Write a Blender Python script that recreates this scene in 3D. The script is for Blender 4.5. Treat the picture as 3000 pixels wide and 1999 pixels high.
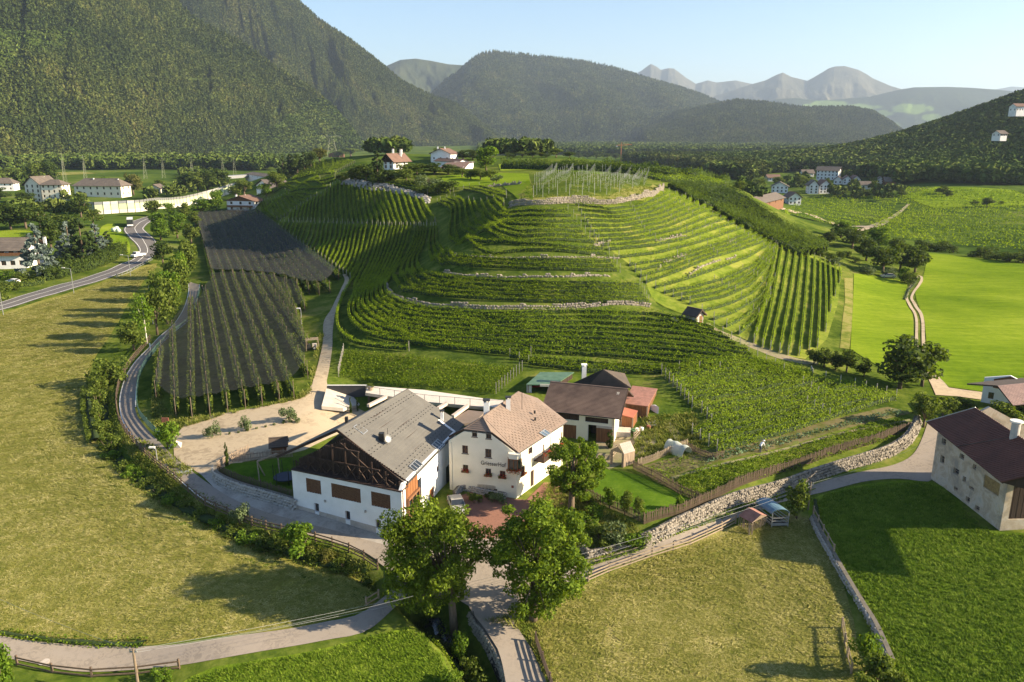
import bpy, bmesh, math, random
import numpy as np
from mathutils import Vector, Matrix, geometry
random.seed(7); RNG = np.random.default_rng(11)
for o in list(bpy.data.objects): bpy.data.objects.remove(o)
SC = bpy.context.scene
COL = SC.collection

# ---------------------------------------------------------------- camera, sky, sun, exposure
CAM_H = 40.0; FPX = 1800.0; PITCH = math.radians(14.8)
cd = bpy.data.cameras.new('camera'); cam = bpy.data.objects.new('camera', cd); COL.objects.link(cam)
cam.location = (0, 0, CAM_H); cam.rotation_euler = (math.radians(90) - PITCH, 0, 0)
cd.lens = 36 * FPX / 2353; cd.sensor_width = 36; cd.clip_start = 1; cd.clip_end = 60000
SC.camera = cam
SUN_VEC = Vector((26, -3.2, 11.2)).normalized()
SUN_EL = math.asin(SUN_VEC.z); SUN_AZ = math.atan2(SUN_VEC.x, SUN_VEC.y)
w = bpy.data.worlds.new('World'); SC.world = w; w.use_nodes = True
nt = w.node_tree; bg = nt.nodes['Background']
sky = nt.nodes.new('ShaderNodeTexSky'); sky.sky_type = 'NISHITA'; sky.sun_disc = False
sky.sun_elevation = SUN_EL; sky.sun_rotation = SUN_AZ; sky.altitude = 600
sky.air_density = 1.0; sky.dust_density = 1.0; sky.ozone_density = 2.5
nt.links.new(sky.outputs[0], bg.inputs[0]); bg.inputs[1].default_value = 0.075
sl = bpy.data.lights.new('sun', 'SUN'); sl.energy = 5.0; sl.angle = math.radians(0.5); sl.color = (1.0, 0.84, 0.60)
so = bpy.data.objects.new('sun', sl); COL.objects.link(so)
so.rotation_euler = (-SUN_VEC).to_track_quat('-Z', 'Y').to_euler()
SC.view_settings.view_transform = 'Standard'; SC.view_settings.look = 'None'
SC.view_settings.exposure = 1.6; SC.view_settings.gamma = 1.0
SC.view_settings.use_curve_mapping = False
HAZE = 6.2e-5

# ---------------------------------------------------------------- small helpers
def tag(o, label=None, cat=None, group=None, kind=None):
    if label: o['label'] = label
    if cat: o['category'] = cat
    if group: o['group'] = group
    if kind: o['kind'] = kind
    return o
def empty(name, loc=(0, 0, 0), rz=0.0, label=None, cat=None, group=None):
    o = bpy.data.objects.new(name, None); COL.objects.link(o)
    o.location = loc; o.rotation_euler = (0, 0, rz); o.empty_display_size = .3
    return tag(o, label, cat, group)
def link(name, me, parent=None, mat=None):
    o = bpy.data.objects.new(name, me); COL.objects.link(o)
    if parent is not None: o.parent = parent
    if mat is not None and not me.materials: me.materials.append(mat)
    return o
def copy_tree(o, parent=None):
    c = o.copy(); COL.objects.link(c); c.parent = parent
    for ch in o.children: copy_tree(ch, c)
    return c
def np_mesh(name, V, Fq, smooth=False):
    """V (n,3), Fq (m,k) constant polygon size"""
    me = bpy.data.meshes.new(name); V = np.asarray(V, np.float32); Fq = np.asarray(Fq, np.int32)
    m, k = Fq.shape
    me.vertices.add(len(V)); me.vertices.foreach_set('co', V.ravel())
    me.loops.add(m * k); me.loops.foreach_set('vertex_index', Fq.ravel())
    me.polygons.add(m); me.polygons.foreach_set('loop_start', np.arange(0, m * k, k, dtype=np.int32))
    try: me.polygons.foreach_set('loop_total', np.full(m, k, np.int32))
    except Exception: pass
    if smooth: me.polygons.foreach_set('use_smooth', np.ones(m, bool))
    me.update(calc_edges=True); return me

class MB:
    """collects boxes, bars, tubes and polygons and links them as ONE mesh object"""
    def __init__(s): s.v = []; s.f = []; s.mi = []; s.cur = 0
    def poly(s, pts):
        n = len(s.v); s.v += [tuple(p) for p in pts]; s.f.append(list(range(n, n + len(pts)))); s.mi.append(s.cur); return s
    def box(s, x0, x1, y0, y1, z0, z1, M=None):
        P = [(x0,y0,z0),(x1,y0,z0),(x1,y1,z0),(x0,y1,z0),(x0,y0,z1),(x1,y0,z1),(x1,y1,z1),(x0,y1,z1)]
        return s.hexa(P, M)
    def hexa(s, P, M=None):
        if M is not None: P = [tuple(M @ Vector(p)) for p in P]
        n = len(s.v); s.v += [tuple(p) for p in P]
        for q in ((0,3,2,1),(4,5,6,7),(0,1,5,4),(1,2,6,5),(2,3,7,6),(3,0,4,7)): s.f.append([n + i for i in q]); s.mi.append(s.cur)
        return s
    def bar(s, a, b, w=.1, d=None, up=(0,0,1)):
        a = Vector(a); b = Vector(b); d = w if d is None else d
        t = (b - a).normalized(); u = Vector(up)
        if abs(t.dot(u)) > .97: u = Vector((1,0,0))
        r = t.cross(u).normalized() * (w / 2); u2 = r.cross(t).normalized() * (d / 2)
        return s.hexa([a-r-u2, a+r-u2, b+r-u2, b-r-u2, a-r+u2, a+r+u2, b+r+u2, b-r+u2])
    def tube(s, a, b, r0, r1=None, n=8, cap=True):
        a = Vector(a); b = Vector(b); r1 = r0 if r1 is None else r1
        t = (b - a).normalized(); u = Vector((0,0,1))
        if abs(t.dot(u)) > .97: u = Vector((1,0,0))
        e = t.cross(u).normalized(); g = t.cross(e); k = len(s.v)
        for c, r in ((a, r0), (b, r1)):
            for i in range(n):
                q = 2 * math.pi * i / n; s.v.append(tuple(c + e * (r * math.cos(q)) + g * (r * math.sin(q))))
        for i in range(n):
            j = (i + 1) % n; s.f.append([k+i, k+n+i, k+n+j, k+j]); s.mi.append(s.cur)
        if cap:
            s.f.append([k+i for i in range(n)]); s.mi.append(s.cur)
            s.f.append([k+n+i for i in reversed(range(n))]); s.mi.append(s.cur)
        return s
    def slab(s, pts, t, up=(0,0,1)):
        """extrude polygon pts downwards by t along up"""
        u = Vector(up) * t; P = [Vector(p) for p in pts]; n = len(s.v); m = len(P)
        s.v += [tuple(p) for p in P] + [tuple(p - u) for p in P]
        s.f.append(list(range(n, n+m))); s.f.append([n+m+i for i in reversed(range(m))]); s.mi += [s.cur]*2
        for i in range(m):
            j = (i+1) % m; s.f.append([n+i, n+m+i, n+m+j, n+j]); s.mi.append(s.cur)
        return s
    def build(s, name, mat=None, parent=None, smooth=False, bevel=0):
        me = bpy.data.meshes.new(name); me.from_pydata(s.v, [], s.f)
        mats = mat if isinstance(mat, (list, tuple)) else [mat]
        for m in mats:
            if m is not None: me.materials.append(m)
        me.polygons.foreach_set('material_index', s.mi)
        bm = bmesh.new(); bm.from_mesh(me); bmesh.ops.recalc_face_normals(bm, faces=bm.faces); bm.to_mesh(me); bm.free()
        if smooth: me.polygons.foreach_set('use_smooth', [True]*len(me.polygons))
        me.update()
        o = link(name, me, parent)
        if bevel:
            md = o.modifiers.new('bevel', 'BEVEL'); md.width = bevel; md.segments = 1
        return o

# ---------------------------------------------------------------- materials
MATS = {}
def node_mat(name):
    m = bpy.data.materials.new(name); m.use_nodes = True; t = m.node_tree
    return m, t, t.nodes['Principled BSDF']
def N(t, kind, **kw):
    n = t.nodes.new(kind)
    for k, v in kw.items():
        if k in n.inputs and not hasattr(n, k): n.inputs[k].default_value = v
        else:
            try: setattr(n, k, v)
            except Exception: n.inputs[k].default_value = v
    return n
def ramp(t, fac, stops, interp='LINEAR'):
    r = t.nodes.new('ShaderNodeValToRGB'); r.color_ramp.interpolation = interp
    e = r.color_ramp.elements
    while len(e) < len(stops): e.new(.5)
    for i, (p, c) in enumerate(stops): e[i].position = p; e[i].color = tuple(c) + ((1,) if len(c) == 3 else ())
    t.links.new(fac, r.inputs[0]); return r.outputs[0]
def coords(t, scale=1.0, sx=None, rot=0.0, obj=True):
    tc = t.nodes.new('ShaderNodeTexCoord'); mp = t.nodes.new('ShaderNodeMapping')
    t.links.new(tc.outputs['Object'], mp.inputs[0])
    mp.inputs['Scale'].default_value = sx if sx else (scale,)*3
    mp.inputs['Rotation'].default_value = (0, 0, rot)
    return mp.outputs[0]
def noise(t, vec, scale, detail=5, rough=.6, dist=0.0):
    n = t.nodes.new('ShaderNodeTexNoise'); n.inputs['Scale'].default_value = scale
    n.inputs['Detail'].default_value = detail; n.inputs['Roughness'].default_value = rough
    n.inputs['Distortion'].default_value = dist; t.links.new(vec, n.inputs['Vector']); return n.outputs['Fac']
def mixc(t, fac, a, b, blend='MIX'):
    m = t.nodes.new('ShaderNodeMix'); m.data_type = 'RGBA'; m.blend_type = blend
    for s, v in ((m.inputs[0], fac), (m.inputs[6], a), (m.inputs[7], b)):
        if isinstance(v, (int, float)): s.default_value = v
        elif isinstance(v, (tuple, list)): s.default_value = tuple(v) + ((1,) if len(v) == 3 else ())
        else: t.links.new(v, s)
    return m.outputs[2]
def bump(t, bsdf, h, strength=.5, dist=.1):
    b = t.nodes.new('ShaderNodeBump'); b.inputs['Strength'].default_value = strength; b.inputs['Distance'].default_value = dist
    t.links.new(h, b.inputs['Height']); t.links.new(b.outputs[0], bsdf.inputs['Normal'])
def simple(name, c1, c2=None, scale=2.0, rough=.85, metal=0, bmp=0.0, bdist=.02, spec=.3, sx=None, detail=5, rot=0, mid=(.35,.65)):
    if name in MATS: return MATS[name]
    m, t, b = node_mat(name); c2 = c2 or tuple(x * .75 for x in c1)
    v = coords(t, 1.0, sx, rot); f = noise(t, v, scale, detail)
    t.links.new(ramp(t, f, [(mid[0], c2), (mid[1], c1)]), b.inputs['Base Color'])
    b.inputs['Roughness'].default_value = rough; b.inputs['Metallic'].default_value = metal
    b.inputs['Specular IOR Level'].default_value = spec
    if bmp: bump(t, b, noise(t, v, scale * 4, 6), bmp, bdist)
    MATS[name] = m; return m
def leafmat(name, dark, light, scale=.5, trans=.35, warm=None):
    """leaf clump material: per-leaf value from a random attribute, clumps from noise; some light passes through"""
    if name in MATS: return MATS[name]
    m, t, b = node_mat(name)
    at_ = t.nodes.new('ShaderNodeAttribute'); at_.attribute_name = 'rnd'
    v = coords(t); f = noise(t, v, scale, 3)
    ad = N(t, 'ShaderNodeMath', operation='ADD'); t.links.new(at_.outputs['Fac'], ad.inputs[0]); t.links.new(f, ad.inputs[1])
    hf = N(t, 'ShaderNodeMath', operation='MULTIPLY'); hf.inputs[1].default_value = .5; t.links.new(ad.outputs[0], hf.inputs[0])
    st = [(.3, dark), (.7, light)]
    if warm: st.append((.85, warm))
    c = ramp(t, hf.outputs[0], st)
    t.links.new(c, b.inputs['Base Color']); b.inputs['Roughness'].default_value = .6; b.inputs['Specular IOR Level'].default_value = .06
    tr = t.nodes.new('ShaderNodeBsdfTranslucent'); t.links.new(mixc(t, .4, c, (.32,.44,.0)), tr.inputs[0])
    mx = t.nodes.new('ShaderNodeMixShader'); mx.inputs[0].default_value = trans
    t.links.new(b.outputs[0], mx.inputs[1]); t.links.new(tr.outputs[0], mx.inputs[2])
    t.links.new(mx.outputs[0], t.nodes['Material Output'].inputs[0])
    MATS[name] = m; return m

# ---------------------------------------------------------------- camera rays (pixels of a 2353 x 1568 copy of the photograph)
CP, SP = math.cos(PITCH), math.sin(PITCH)
def slopes(px, py):
    a = (px - 1176.5) / FPX; b = (784 - py) / FPX
    y = CP + b * SP; z = -SP + b * CP
    return a / y, z / y            # x per metre of y, z per metre of y
def at(px, py, z=0.0):
    sx, sz = slopes(px, py); y = (z - CAM_H) / sz
    return Vector((sx * y, y, z))
def atD(px, py, y):
    sx, sz = slopes(px, py); return Vector((sx * y, y, CAM_H + sz * y))
# ---------------------------------------------------------------- the lie of the land: spot heights (pixel, pixel, height in metres)
SPOT = """
0 1568 -2|300 1568 -2.6|0 1500 -1.8|500 1490 -1.6|870 1400 -1.2|0 1250 -1.5|400 1250 -.8|700 1330 -1|0 950 -.8|230 830 -.4|0 730 -.3|60 1050 -1.2
0 690 0|340 590 0|330 510 1|250 900 -.3|300 1000 .1|280 870 .3|420 680 .6|350 760 .4|200 720 -.3|650 1440 -1.5
677 1170 .9|925 1242 0|560 1130 .8|700 1000 1.5|500 1020 1.4|400 1040 1.0|1035 1130 .9|1197 1142 .7|1100 1200 .4|850 1260 -.4|1000 1320 -1
740 937 2.0|700 900 2.4|735 880 3.1|760 876 3.4|850 882 3.5|1140 915 3.5|1210 880 4|840 940 .6|1000 965 1|1100 985 1
745 800 3.9|770 700 4.4|788 640 4.6|700 850 3|400 950 1|360 900 .8|560 930 1.9|640 700 3|500 650 1.6|450 500 1|600 500 2.5|700 590 4
775 790 4.6|800 812 4.6|1000 832 5|1250 862 4.8|1500 885 4.8|1600 945 3|1560 960 2.6|1700 1050 1.7|1400 1010 1.4|1500 1020 1.5|1480 900 3.2
800 912 .8|772 905 1.7|828 908 .6|800 870 3.8|1000 880 3.8|1000 850 4.4|850 830 4.2
1620 1030 1.8|2060 930 2.4|1870 870 3.4|2090 1000 1.8|1700 940 2.8|1950 900 2.9
1400 1310 -1.3|1700 1190 -.7|1880 1110 -.1|2130 1070 .7|2130 950 2
1500 1205 .6|1700 1125 1|1900 1050 1.3|2080 1000 1.8|1430 1100 .7|1560 1100 1.1|1300 1190 0|1380 1220 -.2
1500 1450 -2.2|1250 1500 -2.6|1900 1500 -2.4|1500 1330 -1.7|1850 1250 -1|1300 1400 -1.8
1950 1200 -.5|2300 1300 0|2353 1560 -1|2100 1500 -1.6|2290 1222 .3|2138 1105 .8|2353 1200 .5|2250 1050 1.2
1150 1450 -2|1220 1568 -2.8|900 1410 -1.4|1100 1400 -1.8|700 1540 -2.2|1000 1560 -2.6|450 1568 -2.4
640 520 5|830 520 11|1000 530 13|745 520 8.5|990 488 17|900 460 20|800 428 22|790 440 20.5|700 480 13|640 500 7|660 440 17|700 395 22|640 400 12|600 440 6
850 372 25|750 365 24|920 388 26|1060 388 26|1100 405 25|1000 430 23|1120 430 24|900 420 23.5
900 650 9.4|850 680 7.2|1010 560 12|1040 505 17.5|1100 455 22|1030 590 12.6|1150 475 22.8|1000 655 12
1185 468 24|1300 466 24|1450 462 23.8|1530 440 23.2|1500 400 24.6|1250 385 25.6|1400 375 26|1150 375 26|1300 410 25|1200 420 25
1000 475 19.5|1100 360 26|1300 360 26
1185 590 17|1330 590 17|1185 640 14|1400 640 13.8|1100 715 9.5|1300 715 9.5|1450 712 9.3|1185 800 6|1450 800 6|1250 530 21|1100 540 20
1000 730 8.4|900 735 7.4|850 760 6.2|950 790 5.7|1700 870 4|1600 800 6
1530 700 9|1500 620 14|1400 590 16.2|1450 545 18.6|1350 520 20.8|1595 740 8|1700 790 5.8|1800 830 4.5|1870 850 3.9
1600 410 22|1690 430 19|1560 450 21.6|1620 480 19|1700 520 15.5|1765 550 12|1850 575 8.6|1930 612 5|1960 640 3.8|1600 560 16|1650 640 11|1740 700 7|1800 650 7.5|1750 600 10.5|1850 700 5|1840 800 4.2|1900 760 3.8
1700 470 14|1760 500 9|1830 540 4.5|1900 575 2.5|1740 450 10|1950 560 1.5
1960 700 3.2|2090 780 2.6|2353 620 1.5|2130 590 2|2353 880 1.2|2150 900 2|2000 850 2.7|1930 840 3.2|2250 720 2
2353 575 -1|1800 500 -1|1800 470 -1|2000 450 1|2353 480 1|2100 500 -.5|1750 440 0|1850 520 -1|2150 540 -1|2000 520 -1.5|1800 440 1|1900 420 4
2353 420 8|2150 420 8|2000 405 8|1750 405 4|1600 385 3
0 640 0|0 560 .5|150 600 .3|0 500 .5|100 470 .5|300 480 .5|500 440 .5|230 540 .5|550 470 2|0 430 .5|300 430 .5|560 410 .5|600 400 .5|480 480 .8|400 480 .5
0 400 2|300 395 1|600 385 1
"""
HILL = [(1950,345,900),(2020,325,900),(2100,298,900),(2200,265,880),(2280,238,860),(2353,212,840),(2420,190,830),(1750,352,1000),(1600,352,1100),(1500,353,1150),
        (2200,350,680),(2353,340,640),(2100,370,690),(2353,280,740),(2270,310,740),(2000,385,700),(2430,400,560),(2430,300,640)]
pts = []
for line in SPOT.strip().split('\n'):
    for rec in line.split('|'):
        a, b, z = map(float, rec.split()); pts.append(at(a, b, z))
TREE_H = 9.0
for a, b, d in HILL:
    p = atD(a, b, d); p.z -= TREE_H; pts.append(p)
for x, y, z in [(-700,800,2),(-500,600,1),(-300,900,1),(0,800,8),(0,1100,2),(300,1300,0),(-600,1500,0),(0,2500,0),(1500,2500,0),(-1500,2500,0),(900,1500,20),
                (-60,30,-2),(0,25,-3),(60,25,-2),(300,1800,0),(0,600,18),(100,600,12),(-100,600,14),(900,900,100),(0,20000,0),(-8000,9000,0),(8000,9000,0),(100,450,16),(1500,1500,60),(-60,420,14),(-150,480,4),(-160,620,2)]:
    pts.append(Vector((x, y, z)))
PA = np.array([tuple(p) for p in pts])
def warp(x, y):
    return np.stack([x / y * 3.0, np.log(y) * 3.0], -1)
def kern(r): return r * r * np.log(r + 1e-9)
Q = warp(PA[:,0], PA[:,1]); n = len(Q)
D = np.linalg.norm(Q[:,None] - Q[None], axis=2)
A = np.zeros((n+3, n+3)); A[:n,:n] = kern(D) + np.eye(n) * 2e-3
A[:n,n] = 1; A[:n,n+1:] = Q; A[n,:n] = 1; A[n+1:,:n] = Q.T
W = np.linalg.solve(A, np.append(PA[:,2], [0,0,0]))
def rbf(x, y):
    q = warp(x, y); sh = q.shape[:-1]; q = q.reshape(-1, 2); out = np.empty(len(q))
    for i in range(0, len(q), 20000):
        c = q[i:i+20000]; out[i:i+20000] = kern(np.linalg.norm(c[:,None] - Q[None], axis=2)) @ W[:n] + W[n] + c @ W[n+1:]
    return out.reshape(sh)
GY = np.concatenate([np.exp(np.linspace(math.log(24), math.log(1000), 440)), np.exp(np.linspace(math.log(1000), math.log(20000), 34))[1:]])
GS = np.linspace(-1.45, 1.45, 480)
SS, YY = np.meshgrid(GS, GY); XX = SS * YY
GZ = rbf(XX, YY)
far = np.clip((YY - 1150) / 600, 0, 1); GZ = GZ * (1 - far) + (-1.0) * far
GZ = np.clip(GZ, -6, 140)
def seg_dist(X, Y, P):
    d = np.full(X.shape, 1e9)
    for a, b in zip(P[:-1], P[1:]):
        ax, ay = a[0], a[1]; bx, by = b[0]-ax, b[1]-ay
        t = np.clip(((X-ax)*bx + (Y-ay)*by) / (bx*bx+by*by+1e-9), 0, 1)
        d = np.minimum(d, np.hypot(X-ax-t*bx, Y-ay-t*by))
    return d
for _ in range(14):
    B_ = GZ.copy(); B_[1:-1] = (GZ[:-2]+2*GZ[1:-1]+GZ[2:])/4; C0 = B_.copy(); C0[:,1:-1] = (B_[:,:-2]+2*B_[:,1:-1]+B_[:,2:])/4; GZ = C0
GZR = GZ.copy()
# the ditch and brook beside the lane, and the brook gully in the foreground
BROOK1 = [at(*p) for p in [(236,900,0),(240,980,0),(262,1040,0),(300,1085,0),(350,1120,0),(420,1165,0),(500,1205,0),(600,1245,0),(700,1280,-.5),(800,1310,-1),(890,1345,-1),(975,1400,-2)]]
BROOK2 = [at(*p) for p in [(960,1380,-2),(1022,1440,-2.6),(1066,1490,-3.4),(1112,1568,-4),(1150,1640,-4.4)]]
d1 = seg_dist(XX, YY, BROOK1); GZ -= 1.1 * np.exp(-(d1 / 1.1) ** 2)
d2 = seg_dist(XX, YY, BROOK2); GZ -= 2.6 * np.exp(-(d2 / 2.0) ** 4)
# light natural unevenness
_u = .12*np.sin(XX*.31+YY*.17)*np.sin(YY*.23-XX*.11) * np.clip((YY-60)/60, 0, 1) * np.clip((700-YY)/300, 0, 1); GZ += _u; GZR += _u
LY = np.log(GY)
def gh(x, y):
    """ground height, the same surface as the ground mesh"""
    x = np.asarray(x, float); y = np.maximum(np.asarray(y, float), 24.01)
    i = np.clip(np.searchsorted(GY, y) - 1, 0, len(GY)-2); fy = (y - GY[i]) / (GY[i+1] - GY[i])
    s = np.clip((x / y - GS[0]) / (GS[1] - GS[0]), 0, len(GS) - 1.001); j = s.astype(int); fx = s - j
    return (GZ[i,j]*(1-fy)*(1-fx) + GZ[i,j+1]*(1-fy)*fx + GZ[i+1,j]*fy*(1-fx) + GZ[i+1,j+1]*fy*fx)
def ghr(x, y):
    """height of the made road surface: it bridges the brook"""
    global GZ
    a = GZ; GZ = GZR
    try: return gh(x, y)
    finally: GZ = a
def gz(x, y): return float(gh(x, y))
RY = np.exp(np.linspace(math.log(30), math.log(3000), 2600))
def gp(px, py, dz=0.0):
    """where the camera ray through a pixel meets the ground"""
    sx, sz = slopes(px, py)
    z = CAM_H + sz * RY; g = gh(sx * RY, RY); k = np.nonzero(g >= z)[0]
    if len(k) == 0:
        y = RY[-1]
    else:
        k = max(k[0], 1); a = z[k-1] - g[k-1]; b = g[k] - z[k]
        y = RY[k-1] + (RY[k] - RY[k-1]) * a / (a + b + 1e-9)
    return Vector((sx * y, y, gz(sx * y, y) + dz))
def onground(P, dz=0.0): return [Vector((p[0], p[1], gz(p[0], p[1]) + dz)) for p in P]

# ---------------------------------------------------------------- ground materials
def grassmat(name, cols, big=.05, fine=3.0, streak=None, rot=0.0, bmp=.6, bd=.12, patch=None):
    m, t, b = node_mat(name)
    v = coords(t); f1 = noise(t, v, big, 4, .55); f2 = noise(t, v, fine, 8, .75)
    if streak:
        vs = coords(t, sx=streak, rot=rot); f3 = noise(t, vs, 1.0, 6, .75, 1.2)
    else: f3 = noise(t, v, fine * .25, 4, .6)
    a1 = N(t, 'ShaderNodeMath', operation='MULTIPLY_ADD'); t.links.new(f2, a1.inputs[0]); a1.inputs[1].default_value = .45; t.links.new(f1, a1.inputs[2])
    a2 = N(t, 'ShaderNodeMath', operation='MULTIPLY_ADD'); t.links.new(f3, a2.inputs[0]); a2.inputs[1].default_value = .75; t.links.new(a1.outputs[0], a2.inputs[2])
    c = ramp(t, a2.outputs[0], [(.84, cols[0]), (1.08, cols[1]), (1.0 if False else 1.0, cols[1])][:2]) if False else None
    mr = N(t, 'ShaderNodeMapRange'); t.links.new(a2.outputs[0], mr.inputs[0]); mr.inputs[1].default_value = .8; mr.inputs[2].default_value = 1.4
    k = len(cols) - 1
    c = ramp(t, mr.outputs[0], [(i / k, cols[i]) for i in range(k + 1)])
    t.links.new(c, b.inputs['Base Color']); b.inputs['Roughness'].default_value = 1; b.inputs['Specular IOR Level'].default_value = 0
    bump(t, b, a2.outputs[0], bmp, bd); MATS[name] = m; return m
G_base = grassmat('rough_grass', [(.030,.055,.009),(.065,.098,.013),(.12,.15,.025),(.20,.19,.055)], .08, 1.6)
G_meadow = grassmat('mown_meadow', [(.12,.13,.022),(.175,.175,.035),(.23,.215,.052),(.33,.29,.10)], .035, 1.6, (.35,1.6,1), .45, 1, .3)
G_hay = grassmat('hay_meadow', [(.115,.12,.025),(.17,.165,.042),(.24,.215,.075),(.36,.31,.13)], .09, 2.6, (.9,.9,1), .9, 1, .3)
G_lush = grassmat('lush_grass', [(.045,.08,.007),(.09,.145,.012),(.13,.185,.016),(.20,.25,.035)], .05, 1.3, None, 0, 1, .25)
G_field = grassmat('green_field', [(.065,.12,.008),(.125,.19,.012),(.18,.245,.018),(.28,.32,.04)], .03, .8, (.06,.75,1), .25, .8, .2)
G_lawn = grassmat('lawn', [(.035,.075,.008),(.06,.115,.01),(.08,.145,.012),(.12,.18,.02)], .15, 3.0, None, 0, .4, .05)
G_vine = grassmat('shade_toned_sward', [(.026,.048,.009),(.055,.085,.013),(.10,.13,.022),(.18,.17,.05)], .12, 1.4)  # darker copy: shade between the rows put into the grass colour
G_flank = grassmat('sun_toned_sward', [(.06,.10,.012),(.12,.165,.02),(.19,.22,.035),(.29,.27,.07)], .12, 1.2)  # brighter copy: sunlight on the right flank put into the grass colour
G_far = grassmat('valley_grass', [(.025,.048,.010),(.05,.085,.014),(.085,.125,.02),(.15,.16,.045)], .012, .15, None, 0, .5, .5)
G_dirt = grassmat('garden_soil', [(.09,.07,.035),(.10,.11,.03),(.16,.13,.07),(.12,.15,.035)], .4, 2.5)
G_dry = grassmat('dry_grass', [(.09,.12,.02),(.16,.18,.035),(.26,.23,.08),(.15,.18,.035)], .2, 2.5)
def roadmat(name, c1, c2, c3=None, fine=6.0, big=.25, bmp=.25, rough=.9):
    m, t, b = node_mat(name); v = coords(t)
    f1 = noise(t, v, big, 6, .65, .6); f2 = noise(t, v, fine, 8, .75)
    f4 = noise(t, v, big*5, 5, .7, 2.0); c1 = mixc(t, ramp(t, f4, [(.5,(0,0,0)),(.56,(1,1,1))]), c1, tuple(x*.86 for x in c2)); a = mixc(t, f2, c1, c2); c3 = c3 or tuple(x*.9 for x in c2); c = mixc(t, ramp(t, f1, [(.42,(0,0,0)),(.62,(1,1,1))]), a, c3 or c1)
    t.links.new(c, b.inputs['Base Color']); b.inputs['Roughness'].default_value = rough; b.inputs['Specular IOR Level'].default_value = .05
    bump(t, b, f2, bmp, .03); MATS[name] = m; return m
R_asph = roadmat('asphalt', (.17,.155,.145), (.12,.112,.108), (.145,.135,.13))
R_lane = roadmat('old_asphalt', (.32,.27,.215), (.235,.20,.165), (.28,.24,.20))
R_conc = roadmat('worn_concrete', (.36,.32,.27), (.26,.235,.205), (.42,.38,.33))
R_grav = roadmat('gravel', (.50,.405,.275), (.33,.26,.175), (.42,.34,.235), 3.0, .12, .6)
R_dirt = roadmat('dirt_track', (.36,.29,.20), (.22,.18,.12), (.20,.20,.09), 3.0, .3, .6)
R_pave = roadmat('porphyry_paving', (.26,.13,.09), (.19,.10,.075), (.22,.115,.085), 7.0, .4, .5)
M_line = simple('road_paint', (.75,.73,.68), (.6,.58,.54), 5, .7)

V = np.stack([XX, YY, GZ], -1).reshape(-1, 3)
r, c = GZ.shape; I = np.arange(r*c).reshape(r, c)
Fq = np.stack([I[:-1,:-1], I[:-1,1:], I[1:,1:], I[1:,:-1]], -1).reshape(-1, 4)
gm = np_mesh('ground', V, Fq, True)
gm.materials.append(G_base); gm.materials.append(G_far)
fy_ = V[Fq[:,0],1]; fx_ = V[Fq[:,0],0]
gm.polygons.foreach_set('material_index', ((fy_ > 420) | ((fy_ > 260) & (np.abs(fx_) > 130))).astype(np.int32))
tag(link('ground', gm), kind='structure')

def inside(P, x, y):
    c = np.zeros(np.shape(x), bool); j = len(P) - 1
    for i in range(len(P)):
        xi, yi = P[i][0], P[i][1]; xj, yj = P[j][0], P[j][1]
        c ^= ((yi > y) != (yj > y)) & (x < (xj - xi) * (y - yi) / (yj - yi + 1e-12) + xi); j = i
    return c
def smooth_poly(P, step, closed=False):
    """Catmull-Rom through 2D/3D points then resample"""
    P = [np.array(tuple(p)[:2]) for p in P]; n = len(P); out = []
    rng = range(n) if closed else range(n-1)
    for i in rng:
        if closed: p0, p1, p2, p3 = P[i-1], P[i], P[(i+1)%n], P[(i+2)%n]
        else: p0 = P[max(i-1,0)]; p1 = P[i]; p2 = P[i+1]; p3 = P[min(i+2,n-1)]
        L = np.linalg.norm(p2-p1); k = max(1, int(L/step))
        for a in range(k):
            t = a/k; out.append(.5*((2*p1)+(-p0+p2)*t+(2*p0-5*p1+4*p2-p3)*t*t+(-p0+3*p1-3*p2+p3)*t**3))
    if not closed: out.append(P[-1])
    return np.array(out)
def patch(name, px, mat, dz, step, world=False, smooth=True):
    """a field or yard: a sheet that follows the ground"""
    P = [p for p in px] if world else [gp(*p) for p in px]
    B = smooth_poly(P, step, True) if smooth else densify(P, step)
    x0, y0 = B.min(0); x1, y1 = B.max(0)
    gx, gy = np.meshgrid(np.arange(x0+step*.5, x1, step), np.arange(y0+step*.5, y1, step)); gx = gx.ravel(); gy = gy.ravel()
    k = inside(B, gx, gy); gx = gx[k]; gy = gy[k]
    if len(gx):
        dd = np.full(len(gx), 1e9)
        for i in range(0, len(B)): dd = np.minimum(dd, np.hypot(gx-B[i,0], gy-B[i,1]))
        k = dd > step*.45; gx = gx[k]; gy = gy[k]
    vs = [Vector((float(a), float(b))) for a, b in B] + [Vector((float(a), float(b))) for a, b in zip(gx, gy)]
    nb = len(B); ed = [(i, (i+1) % nb) for i in range(nb)]
    r = geometry.delaunay_2d_cdt(vs, ed, [list(range(nb))], 1, 1e-4)
    me = bpy.data.meshes.new(name)
    hf = ghr if name == 'junction' else gh
    co = [(q.x, q.y, float(hf(q.x, q.y)) + dz) for q in r[0]]
    me.from_pydata(co, [], r[2]); me.polygons.foreach_set('use_smooth', [True]*len(me.polygons)); me.materials.append(mat)
    bm = bmesh.new(); bm.from_mesh(me)
    for f in bm.faces:
        if f.normal.z < 0: f.normal_flip()
    bm.to_mesh(me); bm.free(); me.update()
    return tag(link(name, me), kind='structure')
def densify(P, step):
    out = []; n = len(P)
    for i in range(n):
        a = np.array(tuple(P[i])[:2]); b = np.array(tuple(P[(i+1)%n])[:2]); k = max(1, int(np.linalg.norm(b-a)/step))
        for j in range(k): out.append(a + (b-a)*j/k)
    return np.array(out)
def offset(P, d):
    P = np.asarray(P); T = np.gradient(P, axis=0); T /= np.linalg.norm(T, axis=1)[:,None] + 1e-9
    return P + np.stack([-T[:,1], T[:,0]], 1) * np.reshape(d, (-1,1))
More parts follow.
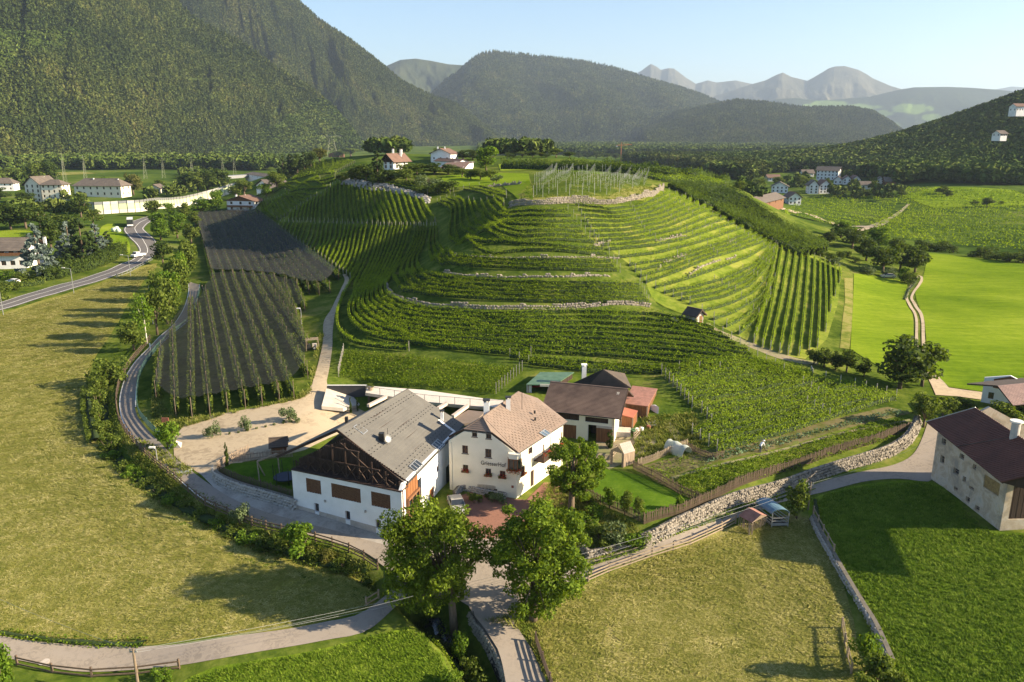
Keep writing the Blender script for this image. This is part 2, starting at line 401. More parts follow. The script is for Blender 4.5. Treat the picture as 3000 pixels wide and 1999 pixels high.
def ribbon(name, L, R, mat, dz, cross=4, parent=None, th=0.0, hf=None):
    hf = hf or ghr
    """a strip between two matched polylines that follows the ground"""
    L = np.asarray(L); R = np.asarray(R); k = len(L); rows = []
    for j in range(cross+1):
        q = L + (R-L)*j/cross; rows.append(np.column_stack([q, hf(q[:,0], q[:,1]) + dz]))
    Vv = np.concatenate(rows); idx = np.arange((cross+1)*k).reshape(cross+1, k)
    Ff = np.stack([idx[:-1,:-1], idx[1:,:-1], idx[1:,1:], idx[:-1,1:]], -1).reshape(-1,4)
    me = np_mesh(name, Vv, Ff, True); me.materials.append(mat)
    o = link(name, me, parent)
    bm = bmesh.new(); bm.from_mesh(me)
    for f in bm.faces:
        if f.normal.z < 0: f.normal_flip()
    bm.to_mesh(me); bm.free(); me.update()
    return o
def road(name, pxl, pxr, mat, dz=.07, step=1.0, cross=5, world=False):
    """a road given by its two edges"""
    A = smooth_poly([gp(*p) for p in pxl], step); B = smooth_poly([gp(*p) for p in pxr], step)
    k = max(len(A), len(B))
    def rs(P):
        s = np.concatenate([[0], np.cumsum(np.linalg.norm(np.diff(P, axis=0), axis=1))]); u = np.linspace(0, s[-1], k)
        return np.stack([np.interp(u, s, P[:,0]), np.interp(u, s, P[:,1])], 1)
    A = rs(A); B = rs(B); o = ribbon(name, A, B, mat, dz, cross); tag(o, kind='structure'); return A, B
def stripe(name, C, width, mat, dz, dash=None, step=.5):
    C = np.asarray(C)
    if dash is None:
        return tag(ribbon(name, offset(C, width/2), offset(C, -width/2), mat, dz, 1), kind='structure')
# ---------------------------------------------------------------- fields, yards, roads (all follow the ground)
patch('mown_meadow', [(-150,790),(-150,1440),(0,1460),(150,1480),(350,1483),(640,1450),(830,1405),(862,1385),(845,1345),(760,1303),(640,1275),(560,1240),(500,1205),(430,1165),(372,1120),(300,1080),(250,1040),(222,950),(205,900),(215,830),(260,760),(300,690),(335,640),(362,605),(345,607),(240,646),(120,684),(0,722)], G_meadow, .03, 2.2)
patch('hay_meadow', [(1225,1440),(1290,1385),(1375,1328),(1485,1284),(1600,1240),(1700,1205),(1790,1185),(1862,1195),(1915,1290),(1955,1400),(1972,1500),(1990,1680),(1300,1680),(1262,1560)], G_hay, .03, 1.5)
patch('clover_meadow', [(350,1680),(440,1555),(560,1523),(760,1487),(935,1440),(975,1452),(1025,1530),(1080,1600),(1110,1680)], G_lush, .03, 1.5)
patch('dark_meadow', [(1868,1145),(1990,1113),(2138,1107),(2210,1160),(2288,1222),(2900,1250),(3100,1680),(2110,1680),(2035,1490),(1955,1340),(1895,1235),(1860,1190)], G_lush, .03, 1.5)
patch('garden_lawn', [(1333,1130),(1363,1105),(1387,1078),(1427,1083),(1464,1092),(1566,1139),(1608,1153),(1557,1183),(1482,1202),(1400,1162)], G_lawn, .03, 1.2, smooth=False)
patch('green_field', [(1962,629),(2001,632),(2086,648),(2080,682),(2083,700),(2097,722),(2100,786),(2090,830),(2075,870),(2000,832),(1954,803),(1960,700)], G_field, .08, 3, smooth=False)
patch('bright_field', [(2122,634),(2135,582),(2240,592),(2353,606),(2900,655),(2900,960),(2262,902),(2180,890),(2152,862),(2129,792),(2124,735),(2106,690),(2102,670),(2118,650)], G_field, .08, 4, smooth=False)
patch('plateau_meadow', [(1140,398),(1215,400),(1225,460),(1190,458),(1150,425),(1080,428),(1000,435),(1020,405)], G_field, .1, 5, smooth=False)
patch('plateau_far_meadow', [(1145,378),(1290,380),(1420,385),(1470,390),(1380,402),(1230,392),(1150,394)], G_field, .15, 8, smooth=False)
patch('plateau_dry_rim', [(1187,463),(1190,440),(1216,405),(1228,455),(1400,452),(1470,430),(1500,424),(1530,440),(1480,462),(1400,463),(1290,465)], G_dry, .06, 3, smooth=False)
patch('left_meadow', [(235,520),(260,515),(285,540),(298,560),(295,585),(270,570),(240,575),(228,545)], G_field, .06, 4)
patch('left_garden_meadow', [(-60,535),(60,530),(75,545),(0,560),(-60,565)], G_field, .06, 4)
patch('valley_field', [(120,412),(330,392),(500,392),(560,412),(300,430),(110,425)], G_far, .12, 10, smooth=False)
patch('stubble_field', [(20,398),(190,396),(225,399),(120,405),(30,405)], G_dry, .2, 14, smooth=False)
patch('tilled_strip', [(1940,640),(1960,640),(1960,720),(1952,803),(1930,800),(1936,735),(1942,690)], G_dry, .06, 2, smooth=False)
patch('far_green_field', [(2075,450),(2150,430),(2330,438),(2420,470),(2300,475),(2150,480)], G_field, .2, 12, smooth=False)
patch('far_vineyard_ground', [(1830,478),(2060,440),(2090,470),(2080,480),(2020,500),(1930,512),(1820,495)], G_far, .2, 12, smooth=False)
patch('garden_soil_bed', [(1588,1043),(1700,1025),(2040,935),(2095,950),(1830,1020),(1700,1050),(1560,1090),(1540,1075)], G_dirt, .04, 1.5, smooth=False)
patch('kitchen_garden', [(1470,1075),(1500,1065),(1590,1040),(1640,1050),(1560,1092),(1560,1135),(1500,1105)], G_dirt, .035, 1.2, smooth=False)

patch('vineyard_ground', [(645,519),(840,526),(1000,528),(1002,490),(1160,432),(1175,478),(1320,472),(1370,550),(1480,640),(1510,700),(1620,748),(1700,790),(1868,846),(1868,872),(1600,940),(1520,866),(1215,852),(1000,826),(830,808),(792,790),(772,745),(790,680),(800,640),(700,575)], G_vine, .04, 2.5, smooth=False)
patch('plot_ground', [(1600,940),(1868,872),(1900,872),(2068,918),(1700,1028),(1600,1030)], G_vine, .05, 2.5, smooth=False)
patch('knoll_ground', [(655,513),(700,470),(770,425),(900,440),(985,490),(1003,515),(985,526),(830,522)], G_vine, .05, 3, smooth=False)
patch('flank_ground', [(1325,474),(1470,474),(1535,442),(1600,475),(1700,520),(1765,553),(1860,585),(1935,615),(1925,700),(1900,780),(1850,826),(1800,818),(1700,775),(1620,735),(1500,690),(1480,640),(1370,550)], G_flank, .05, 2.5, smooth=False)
# asphalt road in the valley on the left
L_, R_ = road('main_road', [(-180,748),(0,696),(107,663),(184,643),(240,624),(280,606),(307,594),(319,577),(312,562),(296,546),(284,530),(291,519),(307,508),(331,500),(352,497)],
     [(-180,768),(0,715),(120,679),(213,652),(267,634),(320,611),(352,592),(362,572),(359,555),(344,540),(331,527),(339,516),(350,509),(362,503),(372,500)], R_asph, .12, 2.0, 6)
stripe('road_edge_line', offset(L_, -.5), .22, M_line, .17); stripe('road_edge_line', offset(R_, .5), .22, M_line, .17); stripe('road_centre_line', (L_+R_)/2, .2, M_line, .17)
LA, LB = road('lane', [(433,648),(435,667),(427,702),(405,741),(361,782),(320,824),(292,865),(279,909),(279,947),(292,983),(325,1022),(361,1057),(408,1096),(471,1150),(541,1183),(599,1205),(671,1223),(731,1236),(791,1254),(831,1270),(861,1288),(905,1325)],
     [(458,655),(456,667),(450,702),(435,733),(400,763),(361,799),(334,832),(317,865),(310,909),(312,947),(328,975),(361,1011),(398,1049),(438,1082),(490,1120),(540,1150),(620,1181),(700,1203),(760,1218),(860,1247),(935,1268),(1000,1290)], R_lane, .07, .8, 5)
k1 = int(len(LA)*.86); k2 = int(len(LB)*.60)
stripe('lane_edge_line', offset(LA, -.12)[:k1], .16, M_line, .085); stripe('lane_edge_line', offset(LB, .12)[:k2], .16, M_line, .085)
patch('concrete_verge', [(455,1085),(500,1090),(560,1125),(677,1170),(800,1205),(925,1242),(950,1262),(935,1272),(860,1250),(760,1221),(700,1206),(620,1184),(540,1153),(500,1130)], R_conc, .06, .9, smooth=False)
patch('junction', [(850,1245),(935,1258),(1010,1235),(1080,1225),(1140,1235),(1210,1262),(1290,1312),(1350,1289),(1356,1328),(1300,1355),(1225,1395),(1180,1425),(1110,1460),(1085,1400),(1045,1382),(985,1407),(940,1425),(868,1408),(890,1380),(912,1345),(900,1318),(858,1286)], R_lane, .05, 1.0, smooth=False)
road('lower_lane', [(-180,1430),(0,1462),(70,1474),(210,1486),(350,1486),(454,1477),(626,1452),(760,1428),(830,1412),(900,1385)],
     [(-180,1490),(45,1519),(140,1540),(210,1546),(315,1540),(419,1530),(524,1512),(626,1494),(760,1470),(850,1448),(950,1425)], R_lane, .07, 1.0)
road('bridge_lane', [(1072,1385),(1085,1420),(1102,1452),(1132,1500),(1153,1560),(1180,1680)], [(1160,1385),(1176,1418),(1198,1458),(1222,1494),(1255,1566),(1310,1680)], R_lane, .07, .8)
road('right_lane', [(1345,1292),(1403,1276),(1473,1253),(1511,1240),(1590,1207),(1676,1174),(1791,1142),(1870,1115),(1912,1101),(1984,1084),(2051,1070),(2096,1047),(2119,1008),(2135,960)],
     [(1345,1328),(1396,1309),(1485,1279),(1567,1251),(1639,1218),(1697,1190),(1777,1160),(1830,1148),(1870,1137),(1984,1108),(2074,1101),(2142,1106),(2150,1040),(2165,975)], R_lane, .06, 1.0)
patch('gravel_yard', [(400,1048),(398,1010),(430,968),(520,950),(620,932),(690,917),(712,892),(728,868),(750,872),(752,884),(742,937),(818,937),(880,962),(800,990),(700,1035),(650,1048),(560,1062),(512,1082),(492,1112),(452,1085),(420,1066)], R_grav, .04, 1.2, smooth=False)
road('vineyard_track', [(716,892),(735,821),(742,785),(744,741),(760,713),(781,670),(792,645),(787,632)], [(750,880),(763,804),(765,757),(775,705),(793,667),(803,645),(795,630)], R_grav, .06, 1.0)
patch('courtyard', [(1025,1150),(1090,1130),(1185,1148),(1210,1150),(1250,1110),(1320,1110),(1300,1165),(1250,1200),(1180,1238),(1100,1240),(1050,1225),(1060,1190)], R_pave, .05, 1.0, smooth=False)
patch('stable_yard', [(1370,1010),(1450,1005),(1520,995),(1500,1030),(1440,1062),(1400,1080),(1370,1062)], R_dirt, .05, 1.0, smooth=False)
for a, b in (([(2109,634),(2095,651),(2080,682),(2088,704),(2102,731),(2103,790),(2112,830),(2130,870)], [(2113,634),(2100,651),(2086,683),(2095,704),(2108,731),(2110,790),(2120,830),(2142,868)]),
             ([(2113,634),(2114,646),(2092,682),(2099,702),(2115,731),(2118,792),(2125,830),(2142,868)], [(2120,637),(2120,648),(2098,682),(2106,701),(2122,729),(2126,792),(2134,830),(2156,866)])):
    road('wheel_track', a, b, R_grav, .11, 2.0, 2)
patch('farm_track', [(2130,866),(2156,864),(2180,892),(2262,903),(2300,905),(2300,925),(2200,912),(2150,909)], R_grav, .09, 2, smooth=False)
road('hill_path', [(1618,745),(1640,765),(1690,785),(1745,808),(1790,825),(1850,838),(1880,838)], [(1628,742),(1655,760),(1700,778),(1760,800),(1800,815),(1850,829),(1880,830)], R_dirt, .06, 1.0, 3)
road('garden_path', [(1540,1098),(1700,1056),(1830,1023),(2090,964)], [(1545,1102),(1700,1061),(1830,1028),(2092,968)], R_dirt, .07, 1.2, 3)
road('worn_track', [(1525,975),(1545,1000),(1560,1030)], [(1540,970),(1565,1000),(1580,1025)], R_dirt, .06, 1.0, 3)
for a, b in (([(1788,476),(1880,498),(2000,520),(2040,505)], [(1788,480),(1880,503),(2000,525),(2044,510)]), ([(1965,530),(2010,515),(2060,490),(2085,470)], [(1972,535),(2020,518),(2068,492),(2092,470)])):
    road('field_track', a, b, R_grav, .3, 5, 2)
# ---------------------------------------------------------------- leaves as geometry
def quads(C, size, up_bias=.3, rng=RNG, base=None):
    """one small leaf clump (a bent quad) per centre; returns verts, faces"""
    n = len(C); size = np.broadcast_to(size, (n,))
    nrm = rng.normal(size=(n,3)); nrm[:,2] = np.abs(nrm[:,2]) + up_bias
    if base is not None: nrm = base + rng.normal(size=(n,3))*.42
    nrm /= np.linalg.norm(nrm, axis=1)[:,None]
    a = rng.normal(size=(n,3)); t = np.cross(nrm, a); t /= np.linalg.norm(t, axis=1)[:,None]; b = np.cross(nrm, t)
    s = size[:,None]; asp = rng.uniform(.55, 1.0, n)[:,None]
    P = np.stack([C - t*s*.5, C - b*s*.35*asp + nrm*s*.08, C + t*s*.5 - nrm*s*.12, C + b*s*.4*asp], 1)
    return P.reshape(-1,3), np.arange(n*4).reshape(n,4)
def leaf_mesh(name, C, size, mat, up=.3, base=None):
    V, Fq = quads(C, size, up, base=base); me = np_mesh(name, V, Fq)
    at_ = me.attributes.new('rnd', 'FLOAT', 'POINT'); at_.data.foreach_set('value', np.repeat(RNG.random(len(C)), 4).astype(np.float32))
    me.materials.append(mat); return me
L_vine = leafmat('vine_leaves', (.08,.13,.010), (.24,.32,.018), .8, .45, (.36,.39,.04))
L_vine2 = leafmat('vine_leaves_light', (.10,.165,.012), (.28,.37,.022), .8, .45, (.40,.43,.05))
L_orch = leafmat('orchard_leaves', (.030,.055,.012), (.095,.145,.028), .6, .3)
L_young = leafmat('young_vine_leaves', (.075,.13,.012), (.20,.27,.022), .8, .35, (.30,.32,.05))
M_post = simple('concrete_post', (.48,.43,.35), (.32,.28,.23), 3)
M_wpost = simple('wooden_post', (.22,.165,.115), (.14,.105,.07), 3)
def resample(P, step):
    P = np.asarray([tuple(p)[:2] for p in P]); s = np.concatenate([[0], np.cumsum(np.linalg.norm(np.diff(P, axis=0), axis=1))])
    k = max(2, int(s[-1]/step)+1); u = np.linspace(0, s[-1], k)
    return np.stack([np.interp(u, s, P[:,0]), np.interp(u, s, P[:,1])], 1), s[-1]
M_wp2 = simple('white_post', (.66,.62,.55), (.52,.48,.42), 3)
POST_ME = {}
C_in = simple('row_core_shade', (.030,.052,.009), (.016,.03,.006), 2.5, .9)  # very dark green, paints the shade inside rows and hedges
def post_mesh(h, r, mat):
    k = (h, r, mat.name)
    if k not in POST_ME:
        o = MB().box(-r, r, -r, r, -.2, h).build('post', mat); POST_ME[k] = o.data; bpy.data.objects.remove(o)
    return POST_ME[k]
NROW = 0
def vine_row(px, label, group, mat=None, h0=.25, h1=1.3, wd=.42, dens=50, size=.24, posts=True, post_h=1.8, every=0, world=False, shoots=True, cat='vine row', name='vine_row', pmat=None, core=True, pr=.045):
    """one trellised row > foliage, posts"""
    global NROW
    P = px if world else smooth_poly([gp(*p) for p in px], 2.0)
    C, Ltot = resample(P, .25)
    if Ltot < 1.5: return None
    n = int(Ltot * dens); s = RNG.uniform(0, len(C)-1.001, n); i = s.astype(int); f = (s-i)[:,None]
    B = C[i]*(1-f) + C[np.minimum(i+1, len(C)-1)]*f
    T = C[np.minimum(i+1, len(C)-1)] - C[i]; T /= np.linalg.norm(T, axis=1)[:,None] + 1e-9; Nn = np.stack([-T[:,1], T[:,0]], 1)
    # hedge-like section: leaves mostly on the faces and the top, fuller or thinner along the row
    vt_ = RNG.uniform(.74, 1.10, int(Ltot/.9)+3); vi_ = (s*.25/.9).astype(int); vf = vt_[vi_]
    full = vf * (.92 + .2*np.sin(s*.13 + NROW) * np.sin(s*.041 + 2*NROW)) + RNG.normal(0, .10, n)
    q = RNG.random(n); side = np.where(RNG.random(n) < .5, -1, 1) * np.sqrt(RNG.uniform(.15, 1, n)) * wd * .5
    z = h0 + (h1-h0) * np.where(q < .35, RNG.uniform(.8, 1.0, n), RNG.uniform(0, 1, n)) * full
    if shoots:
        k = RNG.random(n) < .07; z = np.where(k, z + RNG.uniform(.1, .55, n), z)
    nb_ = np.column_stack([Nn*np.sign(side)[:,None]*np.where(q < .35, .3, 1.0)[:,None], np.where(q < .35, 1.0, .15)])
    B = B + Nn * side[:,None]
    Zg = gh(B[:,0], B[:,1]); Cc = np.column_stack([B, Zg + z])
    x0, y0 = C[0]; root = empty(name, (x0, y0, gz(x0, y0)), 0, label, cat, group)
    me = leaf_mesh('foliage', Cc - np.array(root.location), RNG.uniform(.7, 1.3, n)*size, mat or L_vine, base=nb_)
    fo = link('foliage', me, root); fo['kind'] = 'stuff'
    if core and len(C) > 4:      # added solid core; dark green paints the shade inside the row
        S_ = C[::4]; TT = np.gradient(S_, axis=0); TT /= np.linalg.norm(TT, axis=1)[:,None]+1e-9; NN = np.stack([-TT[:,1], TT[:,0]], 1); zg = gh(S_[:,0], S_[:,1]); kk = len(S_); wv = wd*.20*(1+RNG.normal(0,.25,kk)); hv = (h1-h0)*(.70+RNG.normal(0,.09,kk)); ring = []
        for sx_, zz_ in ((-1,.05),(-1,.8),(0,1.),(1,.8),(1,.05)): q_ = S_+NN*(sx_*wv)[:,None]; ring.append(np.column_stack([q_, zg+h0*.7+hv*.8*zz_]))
        VV = np.concatenate(ring)-np.array(root.location); ii = np.arange(5*kk).reshape(5,kk); FF = np.stack([ii[:-1,:-1],ii[1:,:-1],ii[1:,1:],ii[:-1,1:]],-1).reshape(-1,4); cm_ = np_mesh('shade_core', VV, FF); cm_.materials.append(C_in); link('shade_core', cm_, root)['kind'] = 'stuff'
    if posts:
        idx = [0, len(C)-1] if not every else list(range(0, len(C), max(1, int(every/.25)))) + [len(C)-1]
        for k in idx:
            po = link('post', post_mesh(post_h, pr, pmat or M_post), root)
            po.location = Vector((C[k][0], C[k][1], gz(*C[k]))) - root.location
    NROW += 1; return root
def lerp_guides(guides, counts):
    """rows between successive guide lines (each a list of pixels)"""
    def rs(P, k=24):
        P = np.array(P, float); s = np.concatenate([[0], np.cumsum(np.linalg.norm(np.diff(P, axis=0), axis=1))]); u = np.linspace(0, s[-1], k)
        return np.stack([np.interp(u, s, P[:,0]), np.interp(u, s, P[:,1])], 1)
    G = [rs(g) for g in guides]; out = []
    for a, b, c in zip(G[:-1], G[1:], counts):
        for j in range(c): out.append(a + (b-a)*j/c)
    out.append(G[-1]); return out
ORD = ['first','second','third','fourth','fifth','sixth','seventh','eighth','ninth','tenth','eleventh','twelfth','thirteenth','fourteenth','fifteenth','sixteenth','seventeenth','eighteenth','nineteenth','twentieth','twenty-first','twenty-second','twenty-third','twenty-fourth','twenty-fifth','twenty-sixth','twenty-seventh','twenty-eighth','twenty-ninth','thirtieth','thirty-first','thirty-second','thirty-third','thirty-fourth','thirty-fifth']
def family(rows, what, group, frm, **kw):
    for i, r in enumerate(rows):
        vine_row([tuple(p) for p in r], f'{ORD[i]} {what}, from {frm}', group, **kw)
# A: long curved rows under the lowest dry stone wall
family(lerp_guides([[(856,523),(838,590),(815,640),(790,680),(776,720),(774,745),(781,768),(800,787),(830,797),(871,803),(940,808)],
    [(875,524),(860,580),(838,635),(810,690),(800,720),(806,745),(830,765),(880,783),(1000,800),(1100,808),(1250,815),(1400,830),(1500,835)]], [2])[:2], 'curved vine row sweeping round the foot of the hill', 'curved vine rows at the foot of the hill', 'the valley side', mat=L_vine2)
family(lerp_guides([[(875,524),(860,580),(838,635),(810,690),(800,720),(806,745),(830,765),(880,783),(1000,800),(1150,810),(1400,822),(1560,838),(1800,862)],
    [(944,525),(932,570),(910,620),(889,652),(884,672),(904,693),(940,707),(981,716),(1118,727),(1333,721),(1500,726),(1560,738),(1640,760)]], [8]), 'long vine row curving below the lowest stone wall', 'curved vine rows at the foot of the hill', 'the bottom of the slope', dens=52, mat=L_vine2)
family(lerp_guides([[(1215,842),(1350,858),(1480,862),(1560,855)],[(1150,818),(1400,834),(1560,846),(1700,858)]], [3])[:3], 'short vine row just behind the farm roofs', 'short rows behind the farm', 'the farm', dens=44)
# left fan between the net orchard and the knoll
ftop = [(644+i*9.9, 515.5+i*.4) for i in range(21)]
fan = []
for i, (x, y) in enumerate(ftop):
    t = i/20; bx = 641 + t*164 ; by = 524 + t*118
    fan.append([(x+1, y), (x*.55+bx*.45+ (4 if i > 6 else 0), y*.5+by*.5), (bx, by)])
family(fan, 'straight vine row running down to the netted orchard', 'straight rows beside the netted orchard', 'the chalet end', dens=48, size=.3, mat=L_vine2)
# B: rows between the two lower stone walls
family(lerp_guides([[(956,525),(948,565),(930,600),(908,626),(903,642),(908,660),(935,672),(975,680),(1080,690),(1250,697),(1490,699)],
    [(980,525),(975,565),(962,590),(955,610),(966,628),(1000,640),(1060,648),(1200,654),(1330,656),(1470,660)]], [4]), 'vine row between the two lower stone walls', 'vine rows between the two lower stone walls', 'the lower wall', dens=42)
family(lerp_guides([[(990,525),(986,560),(984,585),(1000,602),(1040,612),(1150,620),(1300,623),(1425,627)],[(1002,525),(1004,565),(1018,585),(1060,596),(1150,602),(1300,603),(1410,606)]], [2]), 'vine row on the narrow middle terrace', 'vine rows on the narrow middle terrace', 'its lower edge', dens=42)
# T: top terrace below the plateau wall
T = [[(1005,469),(1033,484),(1036,502),(1032,547),(1045,561),(1093,573),(1200,580),(1330,585),(1400,588)],
     [(1012,465),(1044,480),(1047,540),(1078,555),(1176,562),(1300,572),(1385,576)],
     [(1027,460),(1053,472),(1059,517),(1071,535),(1138,547),(1250,556),(1370,562)],
     [(1044,459),(1065,469),(1070,495),(1079,523),(1101,534),(1153,538),(1250,545),(1355,550)],
     [(1077,465),(1086,495),(1098,519),(1123,526),(1168,531),(1250,534),(1345,537)],
     [(1089,468),(1094,481),(1106,495),(1116,514),(1153,520),(1250,523),(1335,524)],
     [(1105,470),(1126,504),(1168,514),(1250,512),(1325,512)],
     [(1119,468),(1140,495),(1176,502),(1250,500),(1318,500)],
     [(1134,463),(1156,489),(1176,492),(1250,489),(1305,488)]]
family(T, 'vine row wrapping the spur under the plateau', 'vine rows under the plateau wall', 'the outside', dens=40)
family([[(1065,439),(1079,441),(1108,448),(1146,462),(1158,472)],[(1079,435),(1123,445),(1164,456)],[(1101,432),(1130,440),(1163,448)]], 'short vine row under the plateau edge', 'short rows in the hollow', 'below', dens=30)
# knoll rows running up and down
kt = [(445,815),(482,792),(520,768),(556,748),(590,730),(622,708),(650,690),(682,675),(710,665),(745,632),(780,600),(808,585),(835,575),(870,565),(905,565),(945,590),(975,585),(1010,585),(1050,592),(1085,598),(1120,600),(1160,612),(1200,618),(1250,622),(1300,630),(1350,640),(1400,640),(1455,665),(1520,690),(1570,700)]
kb = [(430,890),(465,888),(495,888),(525,890),(560,888),(595,885),(625,888),(655,890),(700,892),(740,893),(775,893),(815,895),(850,897),(893,900),(940,903),(978,900),(1020,903),(1060,908),(1108,912),(1150,915),(1200,918),(1250,920),(1300,922),(1350,926),(1400,930),(1450,932),(1510,932),(1560,930),(1620,918),(1690,893)]
c2 = lambda p: (549+p[0]*.2667, 274.5+p[1]*.2667)
family([[c2(a), (c2(a)[0]*.5+c2(b)[0]*.5-1, c2(a)[1]*.5+c2(b)[1]*.5), c2(b)] for a, b in zip(kt, kb)], 'vine row running straight up the shaded knoll', 'straight rows on the shaded knoll', 'the chalet side', dens=44, size=.3, wd=.5, mat=L_vine2)
family([[c2(p) for p in g] for g in ([(190,735),(240,800),(330,870)],[(205,725),(290,790),(365,862)],[(225,715),(310,765),(392,848)],[(250,705),(340,750),(415,838)],[(275,700),(380,735),(440,822)],[(310,695),(420,725),(500,782)],[(340,685),(450,705),(535,750)],[(370,680),(490,690),(590,718)],[(400,675),(520,675),(622,690)],[(430,665),(560,650),(672,665)],[(440,640),(600,610),(760,600)],[(400,625),(600,590),(790,585)],[(300,640),(450,590),(700,560),(850,520)],[(230,655),(400,590),(600,545),(830,510)],[(160,665),(300,625),(500,555),(700,520)])],
       'vine row on the slope above the chalet', 'rows on the slope above the chalet', 'the chalet', dens=26, size=.36)
family(lerp_guides([[c2(p) for p in ((450,528),(620,490),(830,470))],[c2(p) for p in ((640,345),(850,345),(1000,375))]], [11]), 'vine row on the hilltop patch below the pylon', 'rows on the hilltop patch', 'the track below', dens=16, size=.40)
family([[c2(p) for p in g] for g in ([(960,515),(1150,545),(1400,590),(1625,650)],[(980,505),(1200,535),(1450,575),(1630,630)],[(1710,645),(1820,645)],[(1740,628),(1850,628)])], 'vine row above the grey stone slope', 'rows above the grey stone slope', 'below', dens=18, size=.36)
# R: sunlit right flank
R = [[(1322,474),(1400,484),(1470,477),(1512,460),(1538,445)],[(1365,547),(1450,543),(1540,522),(1610,493),(1650,480)],[(1397,578),(1503,568),(1578,552),(1658,524),(1700,513)],
     [(1447,613),(1525,602),(1590,582),(1660,562),(1730,536)],[(1485,653),(1551,630),(1631,597),(1698,578),(1765,555)],[(1527,677),(1599,663),(1668,644),(1735,612),(1782,568)],
     [(1585,702),(1668,685),(1723,660),(1775,605)],[(1640,738),(1680,725),(1740,692),(1780,645)],[(1698,771),(1725,750),(1760,708)]]
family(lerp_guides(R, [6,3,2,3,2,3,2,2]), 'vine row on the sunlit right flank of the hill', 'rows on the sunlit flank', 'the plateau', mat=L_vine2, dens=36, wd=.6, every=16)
vb = [(1732,790),(1752,801),(1770,806),(1791,812),(1811,817),(1836,820),(1859,806),(1878,801),(1897,764),(1908,718),(1919,682),(1929,652)]
vt = [(1786,572),(1797,572),(1814,575),(1829,580),(1843,586),(1857,591),(1871,596),(1884,600),(1895,605),(1906,610),(1918,616),(1928,621)]
family([[a, (a[0]*.5+b[0]*.5+2, a[1]*.5+b[1]*.5), b] for a, b in zip(vb, vt)], 'long straight vine row on the right end of the hill', 'straight rows on the right end of the hill', 'the left', mat=L_vine2, dens=40)
family(lerp_guides([[(1080,0)]*2]*1, []) if False else [[(1770,690),(1757,705),(1745,745),(1738,775)]], 'short vine row beside the long straight ones', 'straight rows on the right end of the hill', 'the left', mat=L_vine2)
# C, D: lower right vineyards, bushier
family(lerp_guides([[(1520,862),(1620,842),(1720,832),(1800,850),(1862,866)],[(1590,938),(1623,925),(1750,900),(1866,874)]], [8]), 'bushy vine row in the triangular plot behind the barns', 'rows in the triangular plot', 'the hill', mat=L_vine2, wd=.5, dens=60, h1=1.35)
Dl = [(1612,952),(1630,966),(1647,980),(1588,1002),(1608,1017),(1628,1029),(1647,1040)]
Dr = [(1896,879),(1930,888),(1963,895),(1988,902),(2013,908),(2035,914),(2058,921)]
Dl = [(1612,950),(1624,965),(1634,980),(1590,1002),(1608,1015),(1628,1027),(1647,1040)]
family([[a, (a[0]*.5+b[0]*.5, a[1]*.5+b[1]*.5+3), b] for a, b in zip(Dl, Dr)], 'bright bushy vine row in the flat plot above the garden', 'rows in the flat plot above the garden', 'behind', mat=L_vine2, wd=.6, dens=70, h1=1.5, every=20)
# young vines on the flat plot behind the terrace
family(lerp_guides([[(778,866),(900,884),(1080,896),(1140,905)],[(790,812),(900,820),(1080,842),(1200,853)]], [9]), 'low young vine row in the flat plot behind the terrace', 'young vine rows behind the terrace', 'the terrace', mat=L_young, core=False, h0=.05, h1=.75, wd=.6, dens=48, every=0, post_h=1.7)
# far plateau vineyard and dark orchard on the right shoulder
c3 = lambda p: (1098+p[0]*.2667, 274.5+p[1]*.2667)
family(lerp_guides([[c3(p) for p in ((1500,525),(1700,555),(1900,578),(2135,585))],[c3(p) for p in ((1090,412),(1400,440),(1700,452),(1900,500),(2120,570))]], [10]), 'vine row on the far shoulder of the plateau', 'rows on the far shoulder', 'the near side', mat=L_vine2, dens=14, size=.5, h1=2.0)
ORK = dict(mat=L_orch, h0=.2, h1=3.0, wd=1.3, dens=36, size=.5, posts=False, cat='hedge row', name='orchard_row')
family(lerp_guides([[c3(p) for p in ((1640,590),(1760,640),(1900,740),(2060,800),(2200,900),(2400,1000),(2600,1110),(2800,1200))],[c3(p) for p in ((1800,590),(2100,605),(2300,690),(2500,830),(2700,960),(2950,1090),(3000,1150))]], [9]), 'dark orchard row on the back of the hill', 'dark orchard rows on the back of the hill', 'the ridge', **ORK)
family(lerp_guides([[(1150,391),(1400,396),(1420,398)],[(1155,387),(1385,391),(1500,398),(1640,417),(1690,428)]], [2])[1:], 'tall clipped orchard row along the far plateau edge', 'clipped rows on the plateau edge', 'the near side', mat=L_orch, h0=.1, h1=4.0, wd=2.0, dens=40, size=.7, posts=False, cat='hedge row', name='orchard_row')
# apples on white posts on the plateau
bt = [(480,680),(560,676),(685,665),(790,665),(900,658),(1005,652),(1110,648),(1220,628),(1330,600),(1430,575)]
for i, b in enumerate(bt):
    a = c3(b); e = c3((min(b[0]+ (420 - 20*i if i > 2 else 200+60*i), 1480), 440 + i*4))
    vine_row([a, ((a[0]+e[0])/2, (a[1]+e[1])/2), e], f'{ORD[i]} white-posted young apple row on the plateau, counted from the left', 'young apple rows on the plateau', mat=L_orch, h0=.3, h1=2.0, wd=.5, dens=7, size=.4, every=6, post_h=3.1, core=False, pmat=M_wp2, pr=.042, name='trellis_row', cat='trellis')
    if i < 4:
        vine_row([c3((b[0]+10, 560-i*25)), c3((b[0]+160+i*50, 455))], f'{ORD[i]} short white-posted apple row deeper on the plateau, counted from the left', 'young apple rows on the plateau', mat=L_orch, h0=.3, h1=2.0, wd=.5, dens=7, size=.4, every=6, post_h=3.1, core=False, pmat=M_wp2, pr=.042, name='trellis_row', cat='trellis')
